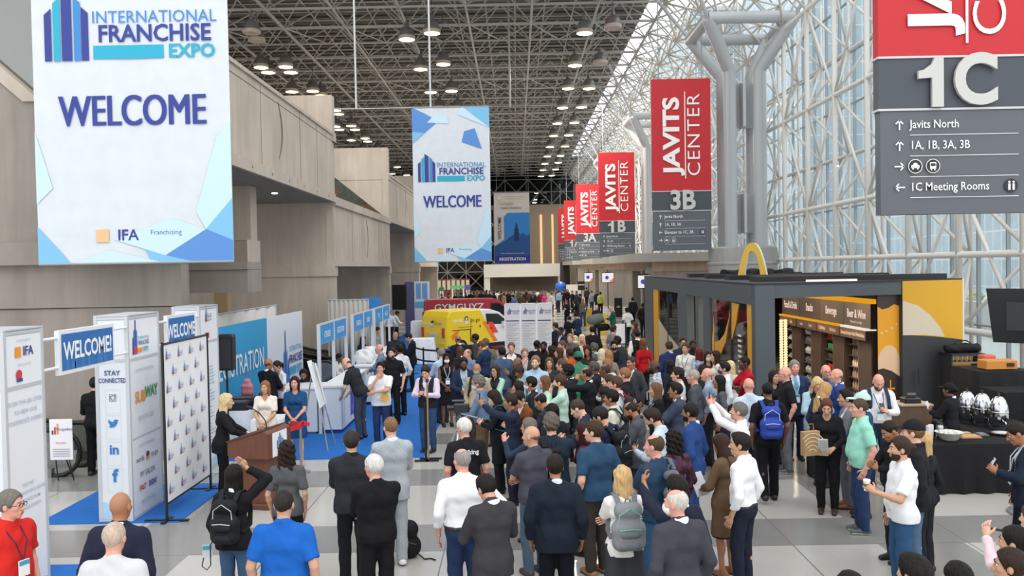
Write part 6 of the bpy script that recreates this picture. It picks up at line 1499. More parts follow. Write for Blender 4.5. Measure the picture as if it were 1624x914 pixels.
tower(9.40, 10.20, -6.3, 'white display tower at the left edge with sponsor logos', lambda F, g, w: None, side_scan)
tower(12.42, 13.52, -6.2, 'white display tower with social media icons and a sandwich logo', front_social, side_sponsors)
tower(15.25, 16.2, -6.2, 'narrow white display tower behind the logo backdrop', lambda F, g, w: None, side_list)
for y0, y1, lab, ta, tb in ((10.55, 12.0, 'blue welcome sign between the two nearest white towers', 10.2, 12.42), (13.84, 15.05, 'blue welcome sign above the logo backdrop', 13.52, 15.25)):
    r = empty('welcome_sign', lab, 'sign', (X5, y0, 2.40)); d = y1 - y0
    m = MB(); m.box(-.06, 0, 0, d, 0, .56); m.build('sign_frame', mat('e8eaec', .5), r)
    F = Face((0, 0, 0), (0, 1, 0), (0, 0, 1), (1, 0, 0), .004); g = MB(); F.rect(g, .05, .05, d - .05, .51, 0, 1)
    rr = random.Random(4)
    for k in range(9): u = .08 + (d - .3) * rr.random(); F.rect(g, u, .05, u + .05, .12 + .3 * rr.random(), 2, 1.4)
    F.text(g, 'WELCOME!', d / 2, .28, .31, 1, .025, squeeze=.80); g.build('face', [mat('2f6fb4', .6), mat('f4f6f8', .6), mat('4380bf', .6)], r)
    m = MB()
    for z in (.10, .47): m.tube([(-.03, ta - y0, z), (-.03, 0, z)], .02, 8); m.tube([(-.03, d, z), (-.03, tb - y0, z)], .02, 8)
    m.build('support_tube', mat('e4e6e8', .4), r)
r = empty('logo_backdrop', 'white step-and-repeat backdrop printed with rows of small logos', 'backdrop', (-5.2, 12.42, 0))
F = Face((.0, 0, 0), (0, 1, 0), (0, 0, 1), (1, 0, 0), .006); n_ = 12
m = MB(); m.box(-.012, 0, .03, 1.78, .26, 2.6); m.build('printed_cloth', mat('f0f1f4', .7, kind='drape'), r)
g = MB()
for row in range(9):
    for c in range(4):
        u = .10 + c * .45 + (.22 if row % 2 else 0); v = 2.36 - row * .25
        if u < 1.55: mini_logo(F, g, u, v, .17)
g.build('logo_print', [mat('3a4c8f', .7), mat('4a8fd0', .7), mat('7f9ac4', .7), mat('2f8f5a', .7), mat('e8a04a', .7), mat('3b3d42', .7), mat('a65a7a', .7)], r)
m = MB()
for y in (0, 1.8): m.tube([(0, y, .02), (0, y, 2.64)], .022, 8); m.box(-.32, .32, y - .03, y + .03, .005, .03); m.box(-.03, .03, y - .16, y + .16, .005, .03)
m.tube([(0, 0, 2.61), (0, 1.8, 2.61)], .018, 8); m.tube([(0, 0, .25), (0, 1.8, .25)], .015, 8); m.build('black_stand', mat('17181b', .4), r)

# ================================================================ escalators behind the towers
def escalator(x0, x1, y0, label, h=.85, rise=1, wid=1.1):
    r = empty('escalator', label, 'escalator', (x1, y0, 0)); L = x0 - x1
    for k, yy_ in enumerate((0, wid)):
        ro = h / 2; pts = [(L, yy_, h + rise)]
        for t in np.linspace(0, 1, 5): pts.append((L * (1 - t) * .8 - ro * t * 1.4, yy_, h + rise * max(0, (1 - t) * .8 - .1)))
        for a_ in np.linspace(90, -90, 11)[1:]: pts.append((-ro + ro * math.cos(R(a_)) * 1.0 + .0, yy_, ro + ro * math.sin(R(a_)) + .02))
        pts.append((-1.4, yy_, .04))
        MB().tube(pts, .045, 8).build('handrail', mat('141415', .35), r, smooth=True)
        g = MB(); poly = [(q[0], q[2]) for q in pts] + [(L, .1)]; g.prism(poly, (0, yy_ - .006, 0), (1, 0, 0), (0, 0, 1), (0, .012, 0)); g.build('balustrade', glass('escalator_glass', (.60, .63, .60), .22), r)
        m = MB(); m.box(L, -.5, yy_ - .06, yy_ + .06, 0, .16); m.build('skirt', mat('8d9092', .3, .8), r)
    m = MB()
    for k in range(9): m.box(-1.2 - k * .4, -.8 - k * .4, .07, wid - .07, 0, .02 + k * .12 * (rise > 0))
    m.build('step_band', mat('55585a', .4, .6), r)
escalator(-12.5, -7.95, 15.3, 'escalator with black handrails left of the social media tower', rise=.9, wid=.75)
escalator(-9.5, -5.55, 26.2, 'escalator with black handrails behind the registration counters', rise=1.2)
escalator(-9.5, -6.4, 28.6, 'farther escalator beside the grey curtain', rise=1.2)
r = empty('poster_stand', 'white poster in front of the near escalator glass', 'poster', (P(97, 690, 14.9).x, 14.9, 0))
m = MB(); m.obox((0, 0, .76), (.20, 0, 0), (0, .008, 0), (0, 0, .36)); m.build('poster', mat('ebe9ee', .6), r)
F = Face((-.20, -.012, .40), (1, 0, 0), (0, 0, 1), (0, -1, 0), .003); g = MB()
for k, cidx in enumerate((0, 1, 2)): F.rect(g, .04 + k * .045, .45, .07 + k * .045, .52 + k * .06, cidx, 1)
F.text(g, 'Propelled', .27, .54, .075, 0); F.text(g, 'franchise', .2, .30, .05, 1); 
for k in range(4): F.rect(g, .05, .06 + k * .04, .35, .075 + k * .04, 3, 1)
g.build('print', [mat('4a3f7a', .7), mat('c0504a', .7), mat('e0a23c', .7), mat('a9abb4', .7)], r)
m = MB(); m.tube([(-.12, .02, .4), (-.14, .12, 0)], .012, 6); m.tube([(.12, .02, .4), (.14, .12, 0)], .012, 6); m.tube([(0, .02, .6), (0, .35, 0)], .012, 6); m.build('legs', mat('2a2b2d', .4), r)

# ================================================================ registration wall, tables, counters
r = empty('registration_wall', 'blue and white registration wall along the left', 'backdrop', (-6.42, 16.6, 0))
m = MB(); m.box(-.06, 0, 0, 5.2, 0.02, 2.46); m.build('blue_panel', mat('35a0cf', .6), r); m = MB(); m.box(-.06, 0, 5.2, 8.8, .02, 2.46); m.build('white_panel', mat('e9ebee', .6), r)
F = Face((0, 0, 0), (0, 1, 0), (0, 0, 1), (1, 0, 0), .008); g = MB(); F.text(g, 'REGISTRATION', 3.05, 1.50, .66, 0, .01, squeeze=.80)
for i_, (u, h, c) in enumerate(((6.5, 1.2, 1), (6.65, 1.5, 2), (6.8, 2.05, 1), (6.95, 1.5, 2), (7.1, 1.25, 1))): F.poly(g, [(u, .55), (u + .12, .55), (u + .10, h), (u + .02, h - .1)], c, 2)
F.text(g, 'INTERNATIONAL', 7.95, 1.45, .22, 3, squeeze=.8); F.text(g, 'FRANCHISE', 7.95, 1.15, .34, 4, .02, squeeze=.8); F.rect(g, 7.2, .72, 7.9, .95, 3, 2); F.text(g, 'EXPO', 8.3, .83, .32, 3, .02, squeeze=.8)
g.build('lettering', [mat('eef4f8', .6), mat('3b62ae', .6), mat('4c9ad6', .6), mat('4fa8cc', .6), mat('3c4384', .6)], r)
MB().box(-.12, -.06, 0, 8.8, 0, 2.4).build('backing', mat('d9dbde', .6), r)
def drape(name, x0, x1, y, z0, z1, label, c, axis='x', fold=.05, n=60, cat='curtain'):
    mb = MB(); top = []; bot = []
    for i in range(n + 1):
        t = i / n; o_ = fold * math.sin(t * n * .9); u = x0 + (x1 - x0) * t
        top.append((u, y + o_ * .6, z1) if axis == 'x' else (y + o_ * .6, u, z1)); bot.append((u, y + o_, z0) if axis == 'x' else (y + o_, u, z0))
    mb.add(top + bot, [(i, i + 1, n + 2 + i, n + 1 + i) for i in range(n)]); o = mb.build(name, mat(c, .85, kind='drape'), smooth=True)
    md = o.modifiers.new('thickness', 'SOLIDIFY'); md.thickness = .01
    rod = MB().tube([(x0, y, z1 + .02), (x1, y, z1 + .02)] if axis == 'x' else [(y, x0, z1 + .02), (y, x1, z1 + .02)], .02, 8)
    for u in (x0, x1): rod.tube([(u, y, 0), (u, y, z1 + .04)] if axis == 'x' else [(y, u, 0), (y, u, z1 + .04)], .02, 8)
    rod.build('curtain_rail', mat('b9bbbd', .4), o)
    return tag(o, label, cat)
drape('curtain', 17.2, 25.6, -7.25, .02, 2.62, 'white pleated curtain behind the registration wall', 'd8d4d0', 'y')
drape('curtain', P(520, 474, 29.6).x, P(584, 474, 29.6).x, 29.6, .02, 2.6, 'grey pleated curtain behind the registration counters', 'b9b4ae')
def clothtable(x0, x1, y0, y1, z, label, c, n=40, flare=.06):
    mb = MB(); rings = []
    for zz_, fl in ((z, 0), (z - .02, .01), (z * .5, flare * .6), (.015, flare)):
        pts = []
        per = [(x0, y0, 1, 0, x1 - x0), (x1, y0, 0, 1, y1 - y0), (x1, y1, -1, 0, x1 - x0), (x0, y1, 0, -1, y1 - y0)]
        for px_, py_, dx, dy, L in per:
            k = max(4, int(L * 10))
            for i in range(k):
                t = i / k * L; w = fl * (1 + .5 * math.sin(i * 1.9)); pts.append((px_ + dx * t + dy * w, py_ + dy * t - dx * w, zz_))
        rings.append(pts)
    rings = rings[::-1]; mb.loft(rings); o = mb.build('draped_table', mat(c, .85, kind='cloth'), smooth='auto'); return tag(o, label, 'table')
clothtable(-6.3, -5.62, 17.6, 19.0, .76, 'table under a white cloth behind the cream blouse woman', 'e9e9ec')
clothtable(-5.3, -4.7, 16.75, 17.4, .72, 'low white draped table beside the lectern', 'e6e7ea')
for k, (x, y, w, d, h) in enumerate(((-5.95, 17.65, .62, .42, .16), (-5.95, 18.12, .6, .42, .18), (-5.95, 18.6, .6, .35, .13))):
    m = MB().rbox(x - w / 2, x + w / 2, y, y + d, .765, .765 + h, .02); o = m.build('mixing_console', mat('1a1b1e', .45)); f = MB()
    for q in range(8): f.box(x - w / 2 + .05 + q * w * .105, x - w / 2 + .07 + q * w * .105, y + .06, y + d - .08, .765 + h, .765 + h + .012)
    f.build('faders', mat('77797d', .4), o)
    tag(o, ('black audio mixer nearest the speaker on the white table', 'middle black audio mixer on the white table', 'black audio mixer at the far end of the white table')[k], 'audio mixer')
f = Fld((-.3, -.3, -.05), (.3, .3, .6), .016); f.cap((-.05, 0, .09), (.05, 0, .09), .09, None, 0); f.cap((-.05, 0, .20), (.05, 0, .20), .085, None, .05); f.cap((-.02, 0, .33), (.02, 0, .33), .06, None, .06); V, Q = f.mesh()
o = bpy.data.objects.new('pink_backpack', np_mesh('backpack', V, Q)); o.name = 'backpack'; C.objects.link(o); o.location = (-6.0, 18.78, .90); o.data.materials[0] = mat('d98a98', .7, kind='cloth')
MB().tube([(-.05, 0, .44), (-.03, 0, .50), (.03, 0, .50), (.05, 0, .44)], .012, 6).build('grab_handle', mat('a84a5c', .7), o); MB().tube([(-.12, -.13, .2), (0, -.15, .23), (.12, -.13, .2)], .008, 5).build('zipper', mat('a84a5c', .5), o)
tag(o, 'pink backpack standing on the audio gear', 'backpack')
r = empty('loudspeaker', 'black loudspeaker in front of the blue registration wall', 'loudspeaker', (P(359, 560, 16.8).x, 16.8, 1.72))
m = MB(); m.loft([[(-.17, -.15, 0), (.17, -.15, 0), (.13, .18, 0), (-.13, .18, 0)], [(-.18, -.16, .66), (.18, -.16, .66), (.13, .18, .66), (-.13, .18, .66)], [(-.15, -.12, .70), (.15, -.12, .70), (.12, .16, .70), (-.12, .16, .70)]]); m.build('cabinet', mat('1b1c1f', .5), r)
m = MB(); m.box(-.15, .15, -.175, -.162, .04, .62); m.build('grille', mat('2a2c30', .7), r)
m = MB(); m.tube([(-.05, .19, .5), (-.05, .22, .5), (.05, .22, .5), (.05, .19, .5)], .012, 6); m.build('handle', mat('101113', .4), r)
r = empty('speaker_stand', 'black tripod stand carrying the loudspeaker', 'stand', (P(359, 560, 16.8).x, 16.8, 0))
m = MB(); m.tube([(0, 0, .25), (0, 0, 1.73)], .022, 10); m.build('pole', mat('17181a', .4), r)
for k in range(3):
    a_ = k * 2.1 + .4; MB().tube([(0, 0, .75), (.5 * math.cos(a_), .5 * math.sin(a_), .03)], .016, 6).build('leg', mat('17181a', .4), r)
# counters with header frames
def counter(y0, y1, label, text, pur=True):
    r = empty('registration_counter', label, 'counter', (-3.93, y0, 0)); d = y1 - y0; w = .42
    m = MB(); m.box(-w, 0, 0, d, .10, 1.04); m.build('body', mat('dce3ec', .6), r); m = MB(); m.box(-w - .04, .04, -.03, d + .03, 1.04, 1.09); m.build('worktop', mat('f0f1f2', .4), r); m = MB(); m.box(-w + .05, -.05, .05, d - .05, 0, .10); m.build('plinth', mat('1c3f86', .6), r)
    fr_ = MB(); fr_.box(-.03, 0, -.004, .03, .1, 1.04); fr_.box(-w, -w + .03, -.004, .03, .1, 1.04); fr_.build('edge_trim', ALU, r)
    F = Face((0, 0, 0), (0, 1, 0), (0, 0, 1), (1, 0, 0), .005); g = MB()
    F.rect(g, .25, .14, .8, .98, 0, 1)
    F.rect(g, .95, .25, min(1.75, d - .1), .98, 1, 1); F.rect(g, 1.02, .32, min(1.68, d - .2), .5, 2, 2); F.rect(g, 1.2, .5, min(1.3, d - .2), .92, 2, 2); F.rect(g, 1.4, .5, min(1.52, d - .2), .8, 2, 2)
    g.build('graphic', [mat('e9ebf2', .6), mat('5a54c8', .6), mat('7d7be0', .6)], r)
    po = MB(); ys_ = [0, d * .5, d]
    for y in ys_: po.box(-w - .10, -w - .03, y - .035, y + .035, 0, 2.46)
    po.box(-w - .09, -w - .04, 0, d, 2.42, 2.46); po.build('header_post', mat('cfd4da', .4), r)
    for k in range(2):
        hd_ = MB(); hd_.box(-w - .085, -w - .045, ys_[k] + .04, ys_[k + 1] - .04, 1.98, 2.42); h = hd_.build('header_panel', mat('3f97d6', .6), r)
        F = Face((-w - .045, ys_[k] + .04, 1.98), (0, 1, 0), (0, 0, 1), (1, 0, 0), .005); g = MB(); F.text(g, text[k], (d / 2 - .08) / 2, .20, .20, 0, .02, squeeze=.62); g.build('lettering', mat('eef4fa', .6), h)
counter(18.9, 21.9, 'nearest white registration counter with purple graphic', ('ATTENDEES', 'REGISTRATION'))
counter(22.8, 25.9, 'second white registration counter with wrapped monitors on it', ('EXHIBITORS', 'SPEAKERS'))
counter(26.3, 29.4, 'third white registration counter farther along the carpet', ('PRESS', 'WILL CALL'))
r = empty('registration_desk', 'white desk where the man with glasses sits', 'desk', (-5.35, 18.95, 0)); MB().box(0, .85, 0, .9, .05, 1.0).build('body', mat('dfe5ec', .6), r); MB().box(-.03, .9, -.03, .93, 1.0, 1.04).build('worktop', mat('eff0f1', .4), r); MB().box(.05, .8, .05, .85, 0, .05).build('plinth', mat('9aa0a8', .6), r)
r = empty('stool', 'low stool under the man with glasses at the registration desk', 'stool', (-5.02, 21.05, .012)); MB().lathe([(.19, .46), (.2, .48), (.2, .51), (.18, .53), (0, .53)], 18).build('seat', mat('2a2b2e', .6), r, smooth='auto')
for k in range(4): MB().tube([(.1 * math.cos(k * 1.57), .1 * math.sin(k * 1.57), .47), (.17 * math.cos(k * 1.57), .17 * math.sin(k * 1.57), 0)], .014, 6).build('leg', mat('8a8c90', .4, .6), r)
for k, (x, y) in enumerate(((-4.2, 23.2), (-4.15, 24.1))):
    f = Fld((-.35, -.35, -.02), (.35, .35, .5), .02); f.cap((-.14, 0, .14), (.14, 0, .14), .15, None, 0); f.cap((-.1, .02, .28), (.1, .02, .28), .11, None, .06); f.bump(.012, 30, 34, 26, k); V, Q = f.mesh()
    o = bpy.data.objects.new('wrapped_monitor', np_mesh('wrap', V, Q)); C.objects.link(o); o.location = (x, y, 1.09); o.data.materials[0] = mat('dfe0e2', .5)
    MB().box(-.12, .12, -.1, .1, 0, .02).build('stand_base', mat('c0c2c6', .5), o)
    tag(o, ('white wrapped monitor at the near end of the second counter', 'white wrapped monitor at the middle of the second counter')[k], 'monitor')
r = empty('header_sign', 'tall blue header sign above the far counters', 'sign', (-5.7, 31.8, 0)); MB().box(0, .62, 0, .06, 1.75, 2.62).build('blue_panel', mat('3b86cc', .6), r); MB().box(0, .05, 0, .06, 0, 1.75).box(.57, .62, 0, .06, 0, 1.75).build('posts', ALU, r)
F = Face((0, 0, 1.75), (1, 0, 0), (0, 0, 1), (0, -1, 0), .006); g = MB(); F.text(g, 'REGISTER', .31, .26, .13, 0, .02, squeeze=.8); F.text(g, 'HERE', .31, .12, .12, 0, .02); g.build('lettering', mat('eef4fa', .6), bpy.data.objects[r.name])
# easel, ribbon, lectern, microphone
r = empty('easel', 'aluminium easel with a white board beside the registration counter', 'easel', (-4.05, 17.4, 0))
m = MB(); m.obox((-.10, 0, 1.35), (.015, .12, 0), (-.0, 0.01, 0), (.12, 0, -.46)); m.obox((-.06, .02, 1.30), (.02, -.35, .0), (.012, 0, .003), (-.10, 0, .42)); m.build('white_board', mat('eceef0', .6), r)
for q in ((.20, -.35), (.20, .35), (-.45, .1)): MB().tube([(-.14, 0, 1.78), (q[0], q[1], .01)], .014, 6).build('leg', mat('b6babf', .35, .6), r)
r = empty('lectern', 'dark wooden lectern with a white sign on its front', 'lectern', (-4.06, 13.25, 0), R(-13))
wd_ = mat('6e4130', .4, kind='wood'); wd2 = mat('5c3527', .45, kind='wood')
m = MB(); m.rbox(-.26, .30, -.30, .30, 0, .09, .02); m.build('base', wd2, r); m = MB(); m.box(-.19, .25, -.22, .22, .09, .82); m.build('column', wd_, r)
m = MB(); m.prism([(-.34, .84), (-.30, .80), (.34, .80), (.34, 1.18), (.26, 1.22), (-.34, 1.04)], (0, -.36, 0), (1, 0, 0), (0, 0, 1), (0, .72, 0)); m.build('reading_desk', wd_, r)
m = MB(); m.prism([(-.35, 1.04), (.26, 1.225), (.255, 1.245), (-.355, 1.06)], (0, -.38, 0), (1, 0, 0), (0, 0, 1), (0, .76, 0)); m.build('slope_top', wd2, r)
m = MB(); m.box(.342, .35, -.22, .22, .80, 1.17); s_ = m.build('sign', mat('e9ebf0', .6), r); F = Face((.35, -.22, .80), (0, 1, 0), (0, 0, 1), (1, 0, 0), .003); g = MB()
for k, hh in enumerate((.14, .19, .24, .19, .15)): F.rect(g, .12 + k * .042, .10, .15 + k * .042, .10 + hh, k % 2, 1)
F.text(g, 'EXPO', .22, .05, .07, 0, .02); g.build('logo', [mat('3a4c8f', .6), mat('3f92cc', .6)], s_)
m = MB(); m.box(-.12, .10, -.2, .1, 1.135, 1.142); o = m.build('speech_paper', mat('f0f0ee', .7)); o.location = (-4.06, 13.25, .055); o.rotation_euler = (0, R(-16.5), R(-13)); 
bpy.data.objects.remove(o)
r2 = empty('microphone', 'gooseneck microphone rising from the lectern', 'microphone', (-4.06, 13.25, 0), R(-13))
MB().tube([(.16, -.05, 1.21), (.14, -.06, 1.34), (.05, -.08, 1.46), (-.06, -.10, 1.53)], .009, 8).build('gooseneck', mat('1a1b1d', .4), r2); MB().tube([(-.05, -.10, 1.527), (-.10, -.108, 1.545), (-.15, -.115, 1.56)], [.022, .026, .022], 10).build('capsule', mat('0f1012', .6), r2); MB().lathe([(.035, 1.205), (.035, 1.225), (.02, 1.235)], 12, (.16, -.05, 0)).build('mount', mat('1a1b1d', .4), r2)
posts = []
for k, (x, y, lab) in enumerate(((447, 15.1, 'chrome ribbon post by the lectern'), (477, 15.35, 'chrome ribbon post in front of the blue dress'))):
    q = P(x, 690, y); r = empty('ribbon_post', lab, 'stanchion', (q.x, y, 0)); MB().lathe([(.16, 0), (.16, .015), (.03, .03)], 20).build('base', mat('b9bcc0', .25, .8), r, smooth='auto'); MB().tube([(0, 0, .02), (0, 0, .84)], .022, 10).build('post', mat('b9bcc0', .25, .8), r, smooth='auto'); MB().lathe([(.022, .84), (.032, .85), (.032, .875), (.0, .89)], 12).build('finial', mat('b9bcc0', .25, .8), r, smooth='auto'); posts.append(q)
hw = iB['W'](iB['hands']['L'][0]); pts = [Vector((posts[0].x - .03, 15.08, .80)), Vector((posts[0].x, 15.07, .80)), Vector((posts[1].x, 15.32, .84)), Vector((posts[1].x + .05, 15.33, .86)), Vector((hw.x, hw.y - .05, hw.z))]
m = MB(); rings = [[q + Vector((0, -.004, .045)), q + Vector((0, .004, .045)), q + Vector((0, .004, -.045)), q + Vector((0, -.004, -.045))] for q in pts]; m.loft(rings); o = m.build('ribbon', mat('c32335', .5))
m = MB(); c0 = pts[3]; m.obox(c0 + Vector((-.05, -.01, .03)), (.06, 0, .03), (0, .012, 0), (-.01, 0, .03)); m.obox(c0 + Vector((.06, -.01, .03)), (.06, 0, -.02), (0, .012, 0), (.01, 0, .03)); m.build('bow', mat('d0283a', .5), o)
tag(o, 'red satin ribbon strung between the posts and the blue dress woman', 'ribbon')
# pole stand before the vest man, camera tripod, floor bag
r = empty('pole_stand', 'black upright pole stand with flat base plates before the vest man', 'stand', (P(678, 722, 16.1).x, 16.1, 0))
m = MB(); m.box(-.24, .22, -.10, -.04, 0, .03); m.box(-.16, .26, .08, .14, 0, .03); m.box(-.03, .03, -.1, .14, .0, .03); m.build('base_plate', mat('1a1b1d', .5), r); MB().tube([(-.03, 0, .03), (-.03, 0, 1.1)], .022, 8).build('lower_pole', mat('1a1b1d', .4), r); MB().tube([(.02, 0, .03), (.02, 0, 1.52)], .018, 8).build('upper_pole', mat('a8977a', .4, .4), r); MB().lathe([(.03, 1.5), (.035, 1.52), (.03, 1.56), (0, 1.57)], 12, (.02, 0, 0)).build('cap', mat('2a2b2d', .4), r)
r = empty('camera_rig', 'silver video camera rig on a tripod before the cameraman', 'camera', (P(729, 660, 13.95).x, 13.95, 0))
for k in range(3): a_ = k * 2.09 + .3; MB().tube([(0, 0, 1.15), (.34 * math.cos(a_), .34 * math.sin(a_), .5), (.48 * math.cos(a_), .48 * math.sin(a_), .01)], [.02, .018, .014], 8).build('leg', mat('b9bbbd', .3, .6), r)
MB().lathe([(.07, 1.12), (.07, 1.2), (.04, 1.24), (.05, 1.28)], 14).build('fluid_head', mat('3a3b3e', .4), r, smooth='auto'); MB().tube([(0, 0, .75), (0, 0, 1.15)], .03, 8).build('centre_column', mat('c9cbce', .3, .6), r)
m = MB(); m.rbox(-.09, .16, -.055, .055, 1.28, 1.42, .015); m.build('camera_body', mat('2a2b2e', .4), r); MB().tube([(-.09, 0, 1.35), (-.20, 0, 1.35)], [.045, .052], 14).build('lens', mat('131416', .25), r); MB().tube([(-.12, 0, 1.47), (.10, 0, 1.47)], .018, 8).build('microphone', mat('55565a', .6), r); MB().tube([(.02, -.03, 1.26), (.30, -.10, 1.20)], .012, 6).build('pan_handle', mat('9a9c9e', .4), r)
f = Fld((-.3, -.3, -.02), (.3, .3, .7), .016); f.cap((0, 0, .14), (0, 0, .14), .15, None, 0); f.cap((0, -.02, .36), (0, -.02, .36), .12, None, .06); f.cut(-f.grid()[2] + 0 * f.F); V, Q = f.mesh()
o = bpy.data.objects.new('rucksack', np_mesh('backpack', V, Q)); o.name = 'backpack'; C.objects.link(o); o.location = (P(650, 893, 10.7).x, 10.7, 0); o.data.materials[0] = mat('1a1b1e', .7, kind='cloth')
MB().tube([(.12, -.05, .05), (.2, -.12, .012), (.28, -.10, .012), (.34, -.16, .012)], .01, 6).build('strap', mat('1a1b1e', .7), o); MB().tube([(-.10, -.13, .2), (0, -.16, .24), (.1, -.13, .2)], .006, 5).build('zipper', mat('44464a', .5), o)
tag(o, 'black rucksack left standing on the floor beside the checked suit', 'backpack')
# ================================================================ barriers, draped tables, kiosk tower
bx = [P(x, 590, y) for x, y in ((655, 29.5), (672, 28.5), (697, 28))]
for k, q in enumerate(bx):
    r = empty('stanchion', ('black belt barrier post by the draped tables', 'middle black belt barrier post behind the vest man', 'black belt barrier post behind the masked woman')[k], 'stanchion', (q.x, q.y, .012)); MB().lathe([(.18, 0), (.18, .02), (.04, .05)], 18).build('base', mat('17181a', .5), r, smooth='auto'); MB().tube([(0, 0, .03), (0, 0, 1.0)], .03, 10).build('post', mat('17181a', .4), r)
    if k < 2:
        n = bx[k + 1] - q; d_ = Vector((n.x, n.y, 0)); m = MB()
        for z in (.92, .55): m.loft([[Vector((0, 0, z + .03)), Vector((0, .004, z + .03)), Vector((0, .004, z - .03)), Vector((0, 0, z - .03))], [d_ + Vector((0, 0, z + .03)), d_ + Vector((0, .004, z + .03)), d_ + Vector((0, .004, z - .03)), d_ + Vector((0, 0, z - .03))]])
        m.build('belt', mat('15161a', .7), r)
for (x0, x1, yb_, d, h, lab) in ((650, 687, 575, 32.6, .95, 'white draped table in front of the yellow van'), (652, 677, 548, 37.2, 1.35, 'tall grey-white draped stack behind the draped table')):
    a = P(x0, yb_, d); b = P(x1, yb_, d); clothtable(a.x, b.x, d, d + .8, h, lab, 'e4e5e8' if d < 36 else 'c3c4c8', flare=.10)
r = empty('kiosk_tower', 'white kiosk tower with purple side and two blue screens', 'kiosk', (P(658, 520, 47).x, 47, 0)); e = P(681, 520, 47).x - P(658, 520, 47).x; e2 = P(643, 520, 47).x - P(658, 520, 47).x
MB().box(e2, 0, 0, .6, 0, 2.95).build('purple_side', mat('5a5a84', .6), r); MB().box(0, e, .05, .5, 0, 2.95).build('white_front', mat('dfe4ec', .6), r); MB().box(.1, e * .45, .03, .05, 2.0, 2.85).box(e * .55, e - .08, .03, .05, 2.0, 2.85).build('screen', mat('6fa8dc', .4), r); MB().box(.05, e - .05, .0, .05, 1.55, 1.85).build('label_band', mat('5db4e0', .5), r)
o = MB().box(P(622, 453, 43.7).x, P(643, 453, 43.7).x, 43.7, 43.8, P(622, 491, 43.7).z, P(622, 453, 43.7).z).build('wall_screen', mat('121212', .3)); tag(o, 'large switched-off screen on the concrete cross wall', 'screen'); MB().box(P(621, 453, 43.7).x, P(644, 453, 43.7).x, 43.8, 43.84, P(622, 492, 43.7).z, P(622, 452, 43.7).z).build('bezel', mat('2a2a2a', .4), o)

# ================================================================ vans
def van(label, name, loc, rz, outl, body, W, win, wheels, extra):
    r = empty(name, label, 'van', loc, rz); hw_ = W / 2
    def shell(ol, nm, c, g=0.):
        cx_ = sum(q[0] for q in ol) / len(ol); cz_ = sum(q[1] for q in ol) / len(ol)
        ins = lambda e: [(q[0] + (cx_ - q[0]) * e / 2., q[1] + (cz_ - q[1]) * e) for q in ol]
        m = MB(); sl = [(-hw_ - g, ins(.06)), (-hw_ + .06 - g, ins(.0)), (hw_ - .06 + g, ins(.0)), (hw_ + g, ins(.06))]
        m.loft([[(x, y, z) for x, z in o_] for y, o_ in sl]); return m.build(nm, mat(c, .3), r)
    shell(outl, 'body', body); extra(r, shell, hw_)
    for x in wheels:
        for s in (-1, 1):
            t = MB(); t.tube([(x, s * (hw_ - .2), .31), (x, s * (hw_ + .012), .31)], .31, 20); w_ = t.build('wheel', mat('17181a', .7), r); MB().tube([(x, s * (hw_ + .005), .31), (x, s * (hw_ + .022), .31)], .19, 16).build('rim', mat('b0b3b6', .3, .7), w_)
    for k, pts in enumerate(win):
        for s in (-1, 1): MB().prism(pts, (0, s * (hw_ + .012) - .004, 0), (1, 0, 0), (0, 0, 1), (0, .008, 0)).build('side_window', mat('20262a', .08), r)
    return r
def side(hw_): return Face((0, -hw_ - .014, 0), (1, 0, 0), (0, 0, 1), (0, -1, 0), .004)
